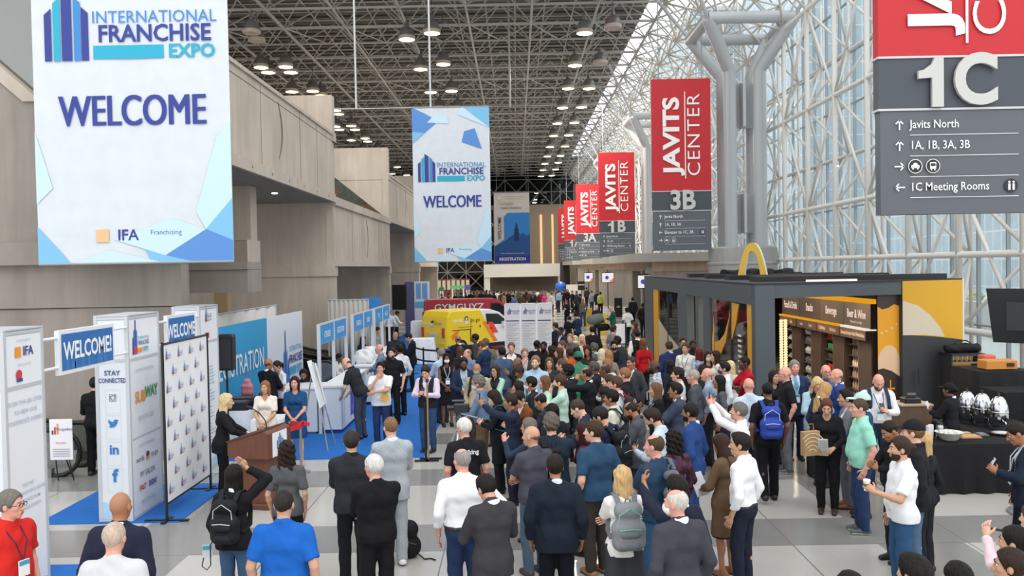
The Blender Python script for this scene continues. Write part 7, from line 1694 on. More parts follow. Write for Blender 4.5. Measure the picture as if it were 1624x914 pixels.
def yv(r, shell, hw_):
    shell([(-.01, .36), (-.01, .92), (.10, 1.6), (.22, 1.83), (.58, 1.875), (1.95, 1.86), (2.2, 1.45), (2.55, .8), (2.72, .36)], 'yellow_wrap', 'ecc92b', .008)
    F = side(hw_); g = MB(); F.poly(g, [(2.02, 1.32), (2.22, 1.32), (2.9, .45), (2.68, .42)], 0, 1); F.poly(g, [(2.34, 1.28), (2.62, 1.28), (2.95, .8), (2.6, .8)], 1, 1.4); F.poly(g, [(.35, .62), (.75, 1.0), (.55, 1.0), (.28, .8)], 0, 1); F.rect(g, .32, 1.02, 1.35, 1.05, 2, 1.4); F.rect(g, 1.32, .5, 1.35, 1.05, 2, 1.4); F.rect(g, 1.36, .5, 1.38, 1.5, 2, 1.2)
    F.text(g, 'nerds', .62, 1.45, .25, 3, .01); F.text(g, 'to go', 1.62, 1.42, .25, 2, .0); F.disc(g, 1.12, 1.50, .11, 2, 2, 12); F.rect(g, 1.03, 1.28, 1.21, 1.42, 4, 2.4); F.disc(g, 1.12, 1.49, .06, 4, 2.6, 10); F.text(g, 'IT support for small business', 1.05, 1.15, .09, 2, squeeze=.8)
    F.rect(g, 1.86, 1.08, 1.91, 1.2, 2, 1.5)
    Fr = Face((-.03, hw_, 0), (0, -1, 0), (0, 0, 1), (-1, 0, 0), .004); W = 2 * hw_
    Fb = Face((.02, hw_, 1.05), (0, -1, 0), (.12, 0, .66), (-1, 0, .1), .05)
    Fb.text(g, 'nerds', .45, .42, .22, 3); Fb.text(g, 'to go', 1.25, .42, .22, 2); Fb.disc(g, .85, .50, .10, 2, 2, 12); Fb.rect(g, .76, .28, .94, .42, 4, 2.4)
    g.build('livery', [mat('ef7a22', .4), mat('e5452c', .4), mat('2b2b2e', .5), mat('f6f0dc', .5), mat('d8dde2', .5)], r)
    m = MB(); m.box(-.04, .0, .10 - hw_, .24 - hw_, .75, 1.15); m.box(-.04, 0, hw_ - .24, hw_ - .10, .75, 1.15); m.build('tail_light', mat('c2201f', .25), r)
    m = MB(); m.box(-.035, -.0, -.2, .2, .72, .88); m.build('number_plate', mat('b9c6d2', .5), r); m = MB(); m.box(-.05, .1, -hw_ + .02, hw_ - .02, .30, .50); m.build('rear_bumper', mat('e0bd2a', .4), r)
    m = MB(); m.box(.95, 3.9, -hw_ + .03, hw_ - .03, .2, .36); m.build('underside', mat('17181a', .8), r); m = MB(); m.box(3.15, 3.27, -hw_ - .16, -hw_, 1.08, 1.28); m.build('door_mirror', mat('e6e8ea', .3), r)
    m = MB(); m.box(2.45, 2.6, -hw_ - .03, -hw_, 1.0, 1.03); m.build('door_handle', mat('2a2b2e', .4), r)
q = P(708, 557, 35.4)
van('yellow and white small van parked behind the crowd', 'van', (q.x - .60, q.y + .62, 0), R(44), [(0, .34), (0, .92), (.11, 1.6), (.23, 1.82), (.58, 1.865), (2.5, 1.85), (3.1, 1.68), (3.95, 1.08), (4.5, .93), (4.68, .72), (4.7, .34)], 'e2e5ea', 1.72, [[(2.30, 1.2), (2.22, 1.66), (2.95, 1.62), (3.72, 1.14)]], (.85, 3.75), yv)
def rv(r, shell, hw_):
    F = side(hw_); g = MB(); F.text(g, 'GYMGUYZ', 1.75, 1.68, .46, 0, .03, squeeze=1.1, spacing=1.05); F.text(g, 'GYMGUYZ', 1.75, 1.68, .46, 1, .012, squeeze=1.1, k=2.6, spacing=1.05); F.text(g, 'Fitness that comes to you', 1.8, 1.05, .18, 0)
    g.build('livery', [mat('1d1d20', .5), mat('e9e9ea', .5)], r)
    m = MB(); m.box(-.04, .02, -hw_ + .05, -hw_ + .2, .8, 1.4); m.box(-.04, .02, hw_ - .2, hw_ - .05, .8, 1.4); m.build('tail_light', mat('8f1a1a', .25), r); m = MB(); m.box(4.3, 4.42, -hw_ - .18, -hw_, 1.15, 1.42); m.build('door_mirror', mat('17181a', .4), r); m = MB(); m.box(.3, 5.0, -hw_ + .03, hw_ - .03, .2, .36); m.build('underside', mat('17181a', .8), r)
q = P(690, 560, 43.5)
van('red van with white lettering parked behind the yellow van', 'van', (q.x - .55, 43.6, 0), R(8), [(0, .34), (0, 1.2), (.05, 2.0), (.2, 2.08), (3.6, 2.06), (4.25, 1.75), (4.75, 1.25), (5.5, 1.1), (5.75, .9), (5.8, .34)], 'b3202c', 1.95, [[(3.35, 1.28), (3.35, 1.86), (3.78, 1.84), (4.62, 1.28)]], (1.0, 4.8), rv)
# three white schedule boards
a = P(801, 560, 33); b = P(877, 560, 33); W = (b.x - a.x) / 3
for k in range(3):
    r = empty('schedule_board', ('left', 'middle', 'right')[k] + 'most'.replace('most', ' ') + 'of the three white schedule boards right of the yellow van', 'sign board', (a.x + k * W, 33, .05))
    r['label'] = ('first white schedule board, next to the yellow van', 'middle white schedule board of the row of three', 'last white schedule board, away from the yellow van')[k]
    MB().box(.01, W - .01, 0, .04, .0, 2.18).build('board', mat('d3d2d6', .6), r); MB().box(0, .025, -.01, .05, -.05, 2.2).box(W - .025, W, -.01, .05, -.05, 2.2).box(0, W, -.01, .05, 2.17, 2.2).build('frame', mat('e6e7ea', .4), r)
    F = Face((0, 0, 0), (1, 0, 0), (0, 0, 1), (0, -1, 0), .012); g = MB()
    for i_, hh in enumerate((.12, .18, .25, .18)): F.rect(g, .12 + i_ * .035, 1.78, .145 + i_ * .035, 1.78 + hh, 0, 1)
    F.text(g, 'FRANCHISE', .42, 1.90, .085, 0, .01, squeeze=.8); F.text(g, 'EXPO', .44, 1.81, .085, 0, .01); F.rect(g, .06, 1.50, W - .06, 1.54, 2, 1)
    for i_ in range(20): F.rect(g, .07, 1.40 - i_ * .065, W - .07 - .1 * ((i_ * 7) % 3), 1.412 - i_ * .065, 1, 1)
    g.build('print', [mat('54608f', .7), mat('9a9aa4', .7), mat('3a3f66', .7)], r)
# ================================================================ grab-and-go kiosk on the right
KG, KD = '4a545a', '24262a'
kx, ky0, ky1, kz = 5.1, 18.2, 33.9, 3.16
r = empty('kiosk', 'large dark grey market kiosk with glass side and lit shelves', 'kiosk', (0, 0, 0))
kg = mat(KG, .45); kd = mat(KD, .5); kb = mat('3a2c26', .55)
def fr_y(X): return 18.2 + (X - 5.1) * (19.6 - 18.2) / (10.25 - 5.1)          # the slightly turned front
m = MB(); m.box(kx, kx + .42, ky0, ky0 + .30, 0, kz); m.build('corner_pillar', kg, r)
m = MB(); m.obox(((kx + 8.75) / 2, (fr_y(kx) + fr_y(8.75)) / 2 + .12, kz - .14), ((8.75 - kx) / 2, (fr_y(8.75) - fr_y(kx)) / 2, 0), (-.02, .1, 0), (0, 0, .14)); m.build('front_header', kg, r)
m = MB(); m.box(kx, kx + .16, ky0 + .3, ky1, kz - .42, kz); m.build('side_header', kg, r)
for k, (y0, y1) in enumerate(((18.2, 18.7), (22.6, 23.3), (23.9, 24.3), (25.5, 26.9), (31.9, 33.9))):
    if k == 0: continue
    MB().box(kx, kx + .22, y0, y1, 0, kz - .42).build('post', kg, r)
for y0, y1 in ((18.5, 18.95), (30.9, 31.9)): MB().box(kx + .03, kx + .10, y0, y1, .05, kz - .42).build('yellow_strip', mat('e0a21c', .5), r)
for y0, y1 in ((18.95, 20.4), (20.45, 22.6), (26.9, 30.9)):
    MB().box(kx + .05, kx + .065, y0, y1, .05, kz - .42).build('glass_pane', glass('kiosk_glass', (.80, .83, .84), .16), r)
MB().box(kx + .02, kx + .09, 20.4, 20.45, 0, kz - .42).box(kx + .02, kx + .09, 28.9, 28.95, 0, kz - .42).build('mullion', kd, r)
F = Face((kx + .045, 22.6, 0), (0, -1, 0), (0, 0, 1), (-1, 0, 0), .004); g = MB()
F.poly(g, [(.15, .9), (.30, .9), (.42, 1.9), (.36, 2.3), (.30, 1.9), (.18, 1.7)], 0, 1); F.poly(g, [(.45, 1.25), (1.0, 1.3), (1.6, 1.7), (2.1, 2.45), (2.14, 2.7), (1.95, 2.3), (1.5, 1.9), (1.0, 1.7), (.45, 1.6)], 0, 1); F.poly(g, [(2.2, 1.8), (2.6, 2.2), (2.9, 2.7), (2.25, 2.72)], 0, 1)
F.text(g, 'GATE', .9, 2.55, .22, 1, .02)
for k in range(9): F.rect(g, 2.78, 1.95 - k * .12, 3.08, 2.0 - k * .12, 2, 1)
g.build('window_graphic', [mat('e0a230', .6), mat('b0323a', .6), mat('e9e7e2', .6)], r)
F = Face((kx + .045, 31.9, 0), (0, -1, 0), (0, 0, 1), (-1, 0, 0), .004); g = MB(); F.poly(g, [(1.0, .1), (5.0, .1), (5.0, 1.0), (3.2, 1.25), (1.0, 1.7)], 0, 1); g.build('frosted_band', [mat('c3b29a', .7)], r)
# roof with trays and edge rail
m = MB(); m.add([(kx, ky0, kz), (10.25, fr_y(10.25), kz), (10.25, ky1, kz), (kx, ky1, kz), (kx, ky0, kz + .05), (10.25, fr_y(10.25), kz + .05), (10.25, ky1, kz + .05), (kx, ky1, kz + .05)], [(0, 3, 2, 1), (4, 5, 6, 7), (0, 1, 5, 4), (1, 2, 6, 5), (2, 3, 7, 6), (3, 0, 4, 7)]); m.build('roof_deck', kd, r)
for k, (x0, x1, y0, y1) in enumerate(((5.5, 9.9, 19.6, 20.1), (5.6, 9.8, 22.4, 22.9), (5.6, 9.6, 25.0, 25.4), (5.7, 9.4, 28.0, 28.4), (5.9, 8.2, 20.9, 21.5))):
    MB().box(x0, x1, y0, y1, kz + .05, kz + .17).build('roof_tray', mat('1b1c1f', .4), r)
rr = random.Random(9); m = MB()
pts = [(6.3 + k * .16, 25.9 + .15 * math.sin(k * 2.1), kz + .16 + .05 * rr.random()) for k in range(14)]; m.tube(pts, [.10 + .05 * rr.random() for _ in pts], 7); m.build('cable_bundle', mat('141416', .7), r)
for y0 in (19, 21.2, 23.6): MB().box(6.5, 7.6, y0, y0 + .12, kz + .05, kz + .09).build('roof_light_strip', emis('roof_strip', 'fff4e6', 1.6), r)
# floor, back and right inner walls, ceiling lamps
m = MB(); m.box(kx + .2, 10.1, ky1 - .1, ky1, 0, kz); m.box(10.12, 10.22, 20.2, ky1, 0, kz); m.build('inner_wall', kb, r)
for k, (x, y) in enumerate(((6.3, 20.3), (7.6, 20.6), (6.3, 22.6), (7.5, 23.2), (6.4, 25.5), (7.4, 26.4), (6.2, 29), (7.6, 29.6))):
    b_ = MB().box(x - .06, x + .06, y - .5, y + .5, kz - .10, kz - .06).build('track_lamp', mat('191a1c', .4), r); MB().box(x - .10, x + .10, y - .32, y + .32, kz - .125, kz - .10).build('lamp_glow', emis('kiosk_lamp', 'ffdcae', 9.0), b_)
    if k < 6:
        ld = bpy.data.lights.new('track_lamp_light', 'AREA'); ld.energy = 55; ld.color = (1, .82, .6); ld.size = .5; lo = bpy.data.objects.new('track_lamp_light', ld); C.objects.link(lo); lo.location = (x, y, kz - .14); lo.parent = r
# shelf run along the right inner wall: four bays with lit headers
names = [('Food & Drink', ('Sandwiches', 'Salads')), ('Snacks', ('Sweet', 'Savory')), ('Beverage', ('Cold Drinks', 'Soft Drinks')), ('Beer & Wine', ('Domestic & Import', 'Red, White & Rose'))]
for k, (nm, sub) in enumerate(names):
    y1 = 26.9 - k * 1.68; y0 = y1 - 1.66; x0 = 8.42
    s = empty('shelf_unit', ('dark shelf unit farthest back in the kiosk, under the Food & Drink header', 'dark shelf unit under the Snacks header', 'dark shelf unit under the Beverage header', 'dark shelf unit under the Beer & Wine header, nearest the front')[k], 'shelf unit', (0, 0, 0))
    m = MB(); m.box(x0, x0 + .08, y0, y0 + .82, 0, 1.95); m.box(x0, x0 + .6, y0 - .02, y0 + .03, 0, 1.95); m.box(x0 + .55, x0 + .6, y0, y1, 0, 1.95); m.build('carcass', kb, s)
    m = MB(); m.box(x0 - .03, x0 + .6, y0, y1, 2.02, 2.62); h = m.build('header_box', mat('3a302b', .5), s); MB().box(x0 - .05, x0 + .6, y0, y1, 2.62, 2.68).build('lit_edge', emis('amber_edge', 'd9951f' if k < 3 else 'e8dcc8', 1.0), h)
    m = MB(); m.box(x0 - .14, x0 + .5, y0 + .04, y1 - .06, 1.74, 1.98); h2 = m.build('category_band', mat('4a3a33', .5), s); MB().box(x0 - .15, x0 + .3, y0 + .04, y1 - .06, 1.98, 2.03).build('lit_edge', emis('amber_edge', 'd9951f', 1.0) if k < 3 else emis('cream_edge', 'e8dcc8', 1.0), h2)
    F = Face((x0 - .03, y1, 2.02), (0, -1, 0), (0, 0, 1), (-1, 0, 0), .006); g = MB(); F.text(g, nm, .83, .32, .30, 0, .02, squeeze=.72)
    if k == 3: F.text(g, 'Must be 21 or older', .83, .12, .10, 0, squeeze=.9)
    g.build('lettering', emis('warm_letters', 'f4d9c4', 1.0), h)
    F = Face((x0 - .14, y1 - .06, 1.74), (0, -1, 0), (0, 0, 1), (-1, 0, 0), .006); g = MB()
    for q in (0, 1): F.text(g, sub[q], .40 + q * .76, .12, .13, 0, .01, squeeze=.70)
    g.build('lettering', mat('d9b8a2', .6), h2)
    MB().box(x0 - .005, x0 + .01, y0 + .80, y0 + .83, 0, 1.74).build('steel_edge', mat('8f8c88', .3, .7), s)
    for lv in range(6): MB().box(x0 + .05, x0 + .55, y0 + .82, y1 - .03, .12 + lv * .28, .145 + lv * .28).build('shelf', mat('2a211d', .5), s)
    rr = random.Random(20 + k); pal = (['8b8f90', '6a6d70', 'a9aaa6'], ['7d858c', '9aa1a8', '4a4f55'], ['b8242c', '2f8f46', 'c63a32', '3a3b3d'], ['a98a78', '8f9a80', 'c9b9a8', '6f5a4c'])[k]
    kind = ('wrapped sandwich', 'snack packet', 'drink can', 'bottle')[k]
    for lv in range(6):
        c = rr.choice(pal)
        for j in range(5):
            yy_ = y0 + .90 + j * .135; zz_ = .145 + lv * .28
            if k == 2: o = MB().lathe([(.03, 0), (.038, .01), (.038, .14), (.03, .155), (0, .155)], 10, (x0 + .14, yy_, zz_)).build('drink_can', mat(c, .35), smooth='auto')
            elif k == 3: o = MB().lathe([(.038, 0), (.038, .12), (.015, .17), (.015, .22), (0, .22)], 10, (x0 + .14, yy_, zz_)).build('bottle', mat(c, .3), smooth='auto')
            elif k == 1: o = MB().loft([[(x0 + .08, yy_ - .05, zz_), (x0 + .2, yy_ - .05, zz_), (x0 + .2, yy_ + .05, zz_), (x0 + .08, yy_ + .05, zz_)], [(x0 + .06, yy_ - .055, zz_ + .1), (x0 + .2, yy_ - .055, zz_ + .1), (x0 + .2, yy_ + .055, zz_ + .1), (x0 + .06, yy_ + .055, zz_ + .1)], [(x0 + .13, yy_ - .05, zz_ + .2), (x0 + .15, yy_ - .05, zz_ + .2), (x0 + .15, yy_ + .05, zz_ + .2), (x0 + .13, yy_ + .05, zz_ + .2)]]).build('snack_packet', mat(c, .4))
            else: o = MB().prism([(0, 0), (.11, 0), (.11, .11), (.09, .12)], (x0 + .08, yy_ - .05, zz_), (1, 0, 0), (0, 0, 1), (0, .1, 0)).build('sandwich_pack', mat(c, .4))
            tag(o, '%s on the shelves under the %s header' % (kind, nm), kind.split()[-1], '%ss on the %s shelves' % (kind, nm))
for k in range(2):                          # two glowing beaded light columns at the back left
    m = MB()
    for j in range(26): m.lathe([(.03, 0), (.05, .02), (.05, .05), (.03, .07)], 8, (6.83 + k * .14, 22.0 + k * .1, .4 + j * .068))
    tag(m.build('light_column', emis('bead_light', 'f0d4a0', 1.3)), ('left of two beaded light columns inside the kiosk opening', 'right of two beaded light columns inside the kiosk opening')[k], 'lamp')
# curved yellow end panel and the dark front panel
yq = fr_y(8.45); F = Face((8.10, fr_y(8.1) + .12, 0), (1, (19.6 - 18.2) / 5.15, 0), (0, 0, 1), (.26, -1, 0), .006)
m = MB(); v = [F.at(u, z, 0) for z in (0, 2.9) for u in (0, .55)]; m.add(v, [(0, 1, 3, 2)]); m.add([q + np.array([0, .05, 0]) for q in v], [(0, 2, 3, 1)]); m.build('end_panel', mat('3a2a24', .5), r)
g = MB(); F.poly(g, [(0, 1.2), (.14, 1.22), (.35, 1.15), (.55, 1.02), (.55, 2.62), (.42, 2.66), (.28, 2.58), (.12, 2.55), (0, 2.62)], 0, 1); F.poly(g, [(0, 1.2), (.14, 1.22), (.35, 1.15), (.55, 1.02), (.55, 1.45), (.46, 1.66), (.33, 1.74), (.18, 1.72), (.06, 1.6), (0, 1.45)], 1, 1.6)
F.poly(g, [(.30, .55), (.33, .55), (.33, .95), (.30, .95)], 0, 1.6); F.poly(g, [(.20, .73), (.43, .73), (.43, .77), (.20, .77)], 0, 1.6)
for k, (u, z) in enumerate(((.1, 2.02), (.22, 2.06), (.36, 2.12), (.48, 2.2))): F.disc(g, u, z, .03, 1, 1.6, 8)
g.build('panel_art', [mat('e79f14', .5), mat('e6c19a', .5)], r)
x0, x1 = 8.68, 10.25; U_ = np.array([x1 - x0, fr_y(x1) - fr_y(x0), 0]); L_ = np.linalg.norm(U_); U_ /= L_; N_ = np.array([U_[1], -U_[0], 0])
F = Face((x0, fr_y(x0), 0), U_, (0, 0, 1), N_, .006); m = MB(); c = F.at(L_ / 2, kz / 2, 0) - N_ * .08; m.obox(c, U_ * L_ / 2, N_ * .08, (0, 0, kz / 2 + .02)); m.build('dark_panel', mat('36373a', .6), r)
g = MB(); arc = [(L_ * t, 1.98 - .16 * t ** 1.5 - .02) for t in np.linspace(0, 1, 9)]
F.poly(g, arc + [(L_, kz + .02), (0, kz + .02)], 0, 1)
F.poly(g, [(0, 1.96), (L_ * .35, 1.95), (L_ * .70, 1.88), (L_ * .62, 2.10), (L_ * .45, 2.40), (L_ * .25, 2.62), (0, 2.74)], 1, 1.6)
g.build('panel_art', [mat('d9a41d', .5), mat('d3c6ae', .5)], r)
MB().box(x0 + .35, x0 + .37, fr_y(x0) - .03, fr_y(x0) - .0, .85, 1.2).build('pull_handle', mat('6a6c70', .3, .8), r)
m = MB(); m.obox((x1 + .02, fr_y(x1) + .1, kz / 2 + .02), (.02, .0, 0), (0, .1, 0), (0, 0, kz / 2 + .02)); m.build('white_edge', mat('d9dadb', .5), r)
# golden arch standing on the roof
ar = MB(); n = 24; yA = 24.6; c = P(1193, 443, yA); hA = 1.02; wA = .43
out = []; inn = []
for i in range(n + 1):
    t = -1 + 2 * i / n; out.append((wA * math.copysign(abs(t) ** .95, t), hA * (1 - abs(t) ** 2.3))); inn.append(((wA - .19) * math.copysign(abs(t) ** .95, t), (hA - .24) * (1 - abs(t) ** 2.6)))
a = [(c.x + q[0], yA, kz + .05 + q[1]) for q in out]; b = [(c.x + q[0], yA, kz + .05 + q[1]) for q in inn]
A2 = [(q[0] + .10, yA + .2, q[2]) for q in a]; B2 = [(q[0] + .10, yA + .2, q[2]) for q in b]; N1 = n + 1
ar.add(a + b, [(i, i + 1, N1 + i + 1, N1 + i) for i in range(n)], 0); ar.add(A2 + B2, [(i + 1, i, N1 + i, N1 + i + 1) for i in range(n)], 0)
o = ar.build('arch_sign', mat('d8b13e', .45)); e_ = MB(); e_.add(a + A2, [(i, N1 + i, N1 + i + 1, i + 1) for i in range(n)], 0); e_.add(b + B2, [(i, i + 1, N1 + i + 1, N1 + i) for i in range(n)], 0); e_.build('white_return', mat('efeee9', .5), o)
tag(o, 'golden arch standing on the kiosk roof', 'sign')

# ================================================================ coffee service
def table_cloth(label, x0, x1, y0, y1, z): return clothtable(x0, x1, y0, y1, z, label, '1b1b1e', flare=.09)
table_cloth('long table under a black cloth with the coffee service', 6.45, 7.85, 13.25, 13.85, .76)
table_cloth('black clothed table carrying the coffee urns', 7.45, 8.9, 14.1, 15.3, .76)
table_cloth('small black clothed table at the right edge', 8.05, 9.3, 13.3, 13.9, .74)
for k, (x, y, lab) in enumerate(((1534, 15.0, 'polished steel coffee urn, left of the three'), (1558, 14.75, 'polished steel coffee urn, middle of the three'), (1584, 14.4, 'polished steel coffee urn, right of the three'))):
    q = P(x, 660, y); st = mat('d0d2d4', .12, 1.0); u = empty('coffee_urn', lab, 'coffee urn', (q.x, y, .765))
    MB().lathe([(.15, 0), (.15, .02), (.11, .03), (.11, .06), (.125, .07)], 24).build('foot', mat('2a2a2c', .4), u, smooth='auto')
    MB().lathe([(.125, .07), (.148, .10), (.150, .30), (.138, .40), (.105, .49), (.06, .545), (.0, .56)], 28).build('dome_body', st, u, smooth=True)
    MB().lathe([(.151, .28), (.155, .29), (.151, .30)], 28).build('seam_ring', st, u, smooth=True); MB().lathe([(.02, .555), (.012, .58), (.022, .60), (0, .615)], 12).build('lid_knob', mat('1d1d1f', .4), u, smooth='auto')
    MB().tube([(0, -.145, .14), (0, -.20, .14), (0, -.215, .11)], .014, 8).build('tap', st, u); MB().tube([(-.148, 0, .25), (-.19, 0, .27), (-.19, 0, .34), (-.148, 0, .36)], .01, 6).build('side_handle', mat('1d1d1f', .4), u)
q = P(1589, 690, 13.9); o = MB().lathe([(.12, 0), (.16, .03), (.165, .035), (.15, .035), (.11, .012), (0, .012)], 20, (q.x, 13.9, .765)).build('drip_tray', mat('c9cacc', .25, .8), smooth='auto'); tag(o, 'shallow steel tray in front of the right coffee urn', 'tray')
q = P(1508, 708, 13.5); o = MB().lathe([(.10, 0), (.13, .02), (.20, .13), (.215, .135), (.205, .13), (.12, .03), (0, .03)], 28, (q.x, 13.55, .765)).build('bowl', mat('e2e0da', .4), smooth='auto'); tag(o, 'large white bowl on the black coffee table', 'bowl')
cm = MB(); rr = random.Random(2)
for k in range(34): a_ = rr.random() * 6.28; d_ = .14 * rr.random() ** .5; cm.lathe([(.018, 0), (.022, .03), (0, .032)], 6, (q.x + d_ * math.cos(a_), 13.55 + d_ * math.sin(a_), .765 + .10 + .05 * (1 - d_ / .14) + .01 * rr.random()))
tag(cm.build('creamer_cups', mat('efeeea', .5)), 'heap of small creamer cups in the white bowl', 'creamers', kind='stuff')
q = P(1493, 700, 13.7); u = empty('thermos_jug', 'brushed steel thermos jug beside the white bowl', 'jug', (q.x, 13.75, .765)); MB().lathe([(.055, 0), (.058, .01), (.058, .18), (.045, .21)], 18).build('body', mat('b9bbbd', .25, .9), u, smooth='auto'); MB().lathe([(.045, .21), (.05, .215), (.045, .25), (0, .26)], 16).build('lid', mat('1d1d1f', .4), u, smooth='auto'); MB().tube([(.055, 0, .18), (.10, 0, .17), (.10, 0, .08), (.056, 0, .06)], .009, 6).build('handle', mat('1d1d1f', .4), u)
for k, (x, lab) in enumerate(((1473, 'left stack of white paper cups on the black table'), (1481, 'right stack of white paper cups on the black table'))):
    q = P(x, 708, 13.5); m = MB()
    for j in range(9): m.lathe([(.032, 0), (.042, .1), (.044, .1)], 12, (0, 0, j * .018))
    tag(m.build('cup_stack', mat('ecebe8', .6), loc=(q.x, 13.5 + .1 * k, .765), smooth='auto'), lab, 'cups')
for k, (x, y, w, d, c, lab) in enumerate(((1536, 13.75, .34, .22, 'a9825a', 'tan serving tray on the black coffee table'), (1526, 14.0, .3, .16, '8a5f3f', 'brown packet tray behind the tan serving tray'), (1556, 13.9, .18, .2, '5a5b5e', 'small grey tray near the coffee urns'))):
    q = P(x, 704, y); o = MB().rbox(q.x - w / 2, q.x + w / 2, y - d / 2, y + d / 2, .765, .785, .01).build('serving_tray', mat(c, .6)); tag(o, lab, 'tray'); MB().rbox(q.x - w / 2 + .03, q.x + w / 2 - .03, y - d / 2 + .03, y + d / 2 - .03, .785, .80, .008).build('tray_contents', mat('c9a070' if k < 2 else '77787c', .7), o)
q = P(1454, 680, 15.4); r3 = empty('side_cabinet', 'small wood-fronted counter behind the server', 'counter', (q.x, 15.4, 0)); MB().box(-.28, .28, 0, .5, 0, 1.0).build('wood_body', mat('6b5443', .5, kind='wood'), r3); MB().box(-.30, .30, -.02, .52, 1.0, 1.03).build('top', mat('b9a48c', .5), r3)
o = MB().rbox(q.x - .16, q.x + .14, 15.5, 15.75, 1.03, 1.13, .02).build('card_reader', mat('1a1b1d', .4)); tag(o, 'black card terminal on the wood-fronted counter', 'card terminal'); MB().obox((q.x - .05, 15.52, 1.16), (.08, 0, 0), (0, .01, .02), (0, -.03, .05)).build('screen', mat('2c3238', .2), o)
# shelf of glasses, orange case, draped gear
q0 = P(1523, 640, 18.6); q1 = P(1562, 640, 18.6); r4 = empty('bar_shelf', 'amber lit shelf of glassware right of the kiosk panel', 'shelf', (q0.x, 18.9, 0)); w = q1.x - q0.x + .1
MB().box(0, w, .45, .5, 0, 1.5).build('back', emis('amber_back', 'b98a45', .5), r4)
for k in range(4): MB().box(0, w, 0, .5, .25 + k * .36, .28 + k * .36).build('shelf', mat('8f7a55', .4), r4)
MB().box(-.03, 0, 0, .5, 0, 1.5).box(w, w + .03, 0, .5, 0, 1.5).build('upright', mat('3a3b3e', .4), r4); MB().box(-.05, w + .05, -.05, .55, 1.5, 1.55).build('top', mat('2a2b2d', .5), r4)
for k in range(4):
    for j in range(5): o = MB().lathe([(.035, 0), (.045, .15), (.042, .15), (.03, .01), (0, .01)], 10, (q0.x + .06 + j * .105, 19.05, .28 + k * .36)).build('drinking_glass', glass('tumbler', (.95, .93, .88), .25), smooth='auto'); tag(o, 'clear tumbler on the amber lit shelf right of the kiosk', 'glass', 'tumblers on the amber shelf')
f = Fld((-.5, -.3, -.05), (.5, .3, .35), .02); f.cap((-.3, 0, .09), (.3, 0, .09), .11, None, 0); f.bump(.012, 24, 20, 22); V, Q = f.mesh(); o = bpy.data.objects.new('equipment_bag', np_mesh('bag', V, Q)); C.objects.link(o); o.location = (q0.x + .32, 19.12, 1.56); o.data.materials[0] = mat('1a1b1d', .6, kind='cloth'); MB().tube([(-.2, 0, .19), (-.1, 0, .26), (.1, 0, .26), (.2, 0, .19)], .015, 6).build('handle', mat('101113', .6), o); tag(o, 'black soft bag lying on top of the amber lit shelf', 'bag')
clothtable(P(1552, 620, 16.6).x, P(1640, 620, 16.6).x, 16.6, 17.6, 1.45, 'tall block of equipment under a black cloth at the right', '1f2022', flare=.14)
clothtable(P(1592, 650, 15.5).x, P(1660, 650, 15.5).x, 15.5, 16.3, 1.2, 'lower block under a black cloth at the right edge', '18191b', flare=.12)
q = P(1579, 585, 17.0); o = MB().rbox(q.x - .32, q.x + .30, 16.75, 17.1, 1.47, 1.64, .015).build('crate', mat('c8843a', .6)); MB().box(q.x + .08, q.x + .22, 16.73, 16.755, 1.52, 1.59).build('hand_hole', mat('3a2a1a', .8), o); tag(o, 'orange case on top of the tall draped block', 'case')
o = MB().rbox(q.x - .15, q.x + .1, 17.15, 17.4, 1.47, 1.70, .02).build('red_case', mat('c9644a', .6)); o.name = 'case'; tag(o, 'small red bundle behind the orange case', 'case'); MB().box(q.x - .15, q.x + .1, 17.14, 17.15, 1.55, 1.6).build('strap', mat('8a3a2c', .6), o)
# television on its stand at the right edge
q = P(1606, 500, 12.0); r5 = empty('television', 'black television seen edge-on at the right edge', 'television', (q.x, 12.0, 0)); z0, z1 = P(1606, 545, 12).z, P(1606, 458, 12).z; q = P(1612, 500, 12.0); r5.location.x = q.x
m = MB(); m.obox((.06, 0, (z0 + z1) / 2), (-.28, .26, -.0), (.03, .03, .0), (-.05, 0, (z1 - z0) / 2)); m.build('panel', mat('151618', .35), r5)
m = MB(); m.obox((.05, -.07, (z0 + z1) / 2), (-.14, .13, 0), (.03, .03, 0), (0, 0, .2)); m.build('back_housing', mat('202124', .4), r5); m = MB(); m.box(.05, .30, -.03, .03, (z0 + z1) / 2 + .12, (z0 + z1) / 2 + .17).box(.05, .30, -.03, .03, (z0 + z1) / 2 + .22, (z0 + z1) / 2 + .27).build('wall_arm', mat('3c3e41', .4, .5), r5); MB().tube([(.34, .05, 0), (.34, .05, z1 + .1)], .05, 12).build('stand_pole', mat('a9acae', .35, .5), r5); MB().lathe([(.4, 0), (.4, .03), (.06, .06)], 24, (.34, .05, 0)).build('stand_base', mat('8a8d90', .4, .4), r5, smooth='auto')
q = P(1598, 826, 11.3); o = MB().obox((q.x, 11.3, .008), (.22, -.2, 0), (.02, .022, 0), (0, 0, .008)).build('cable_cover', mat('222325', .6)); tag(o, 'black cable strip taped to the floor at the right edge', 'cable cover')
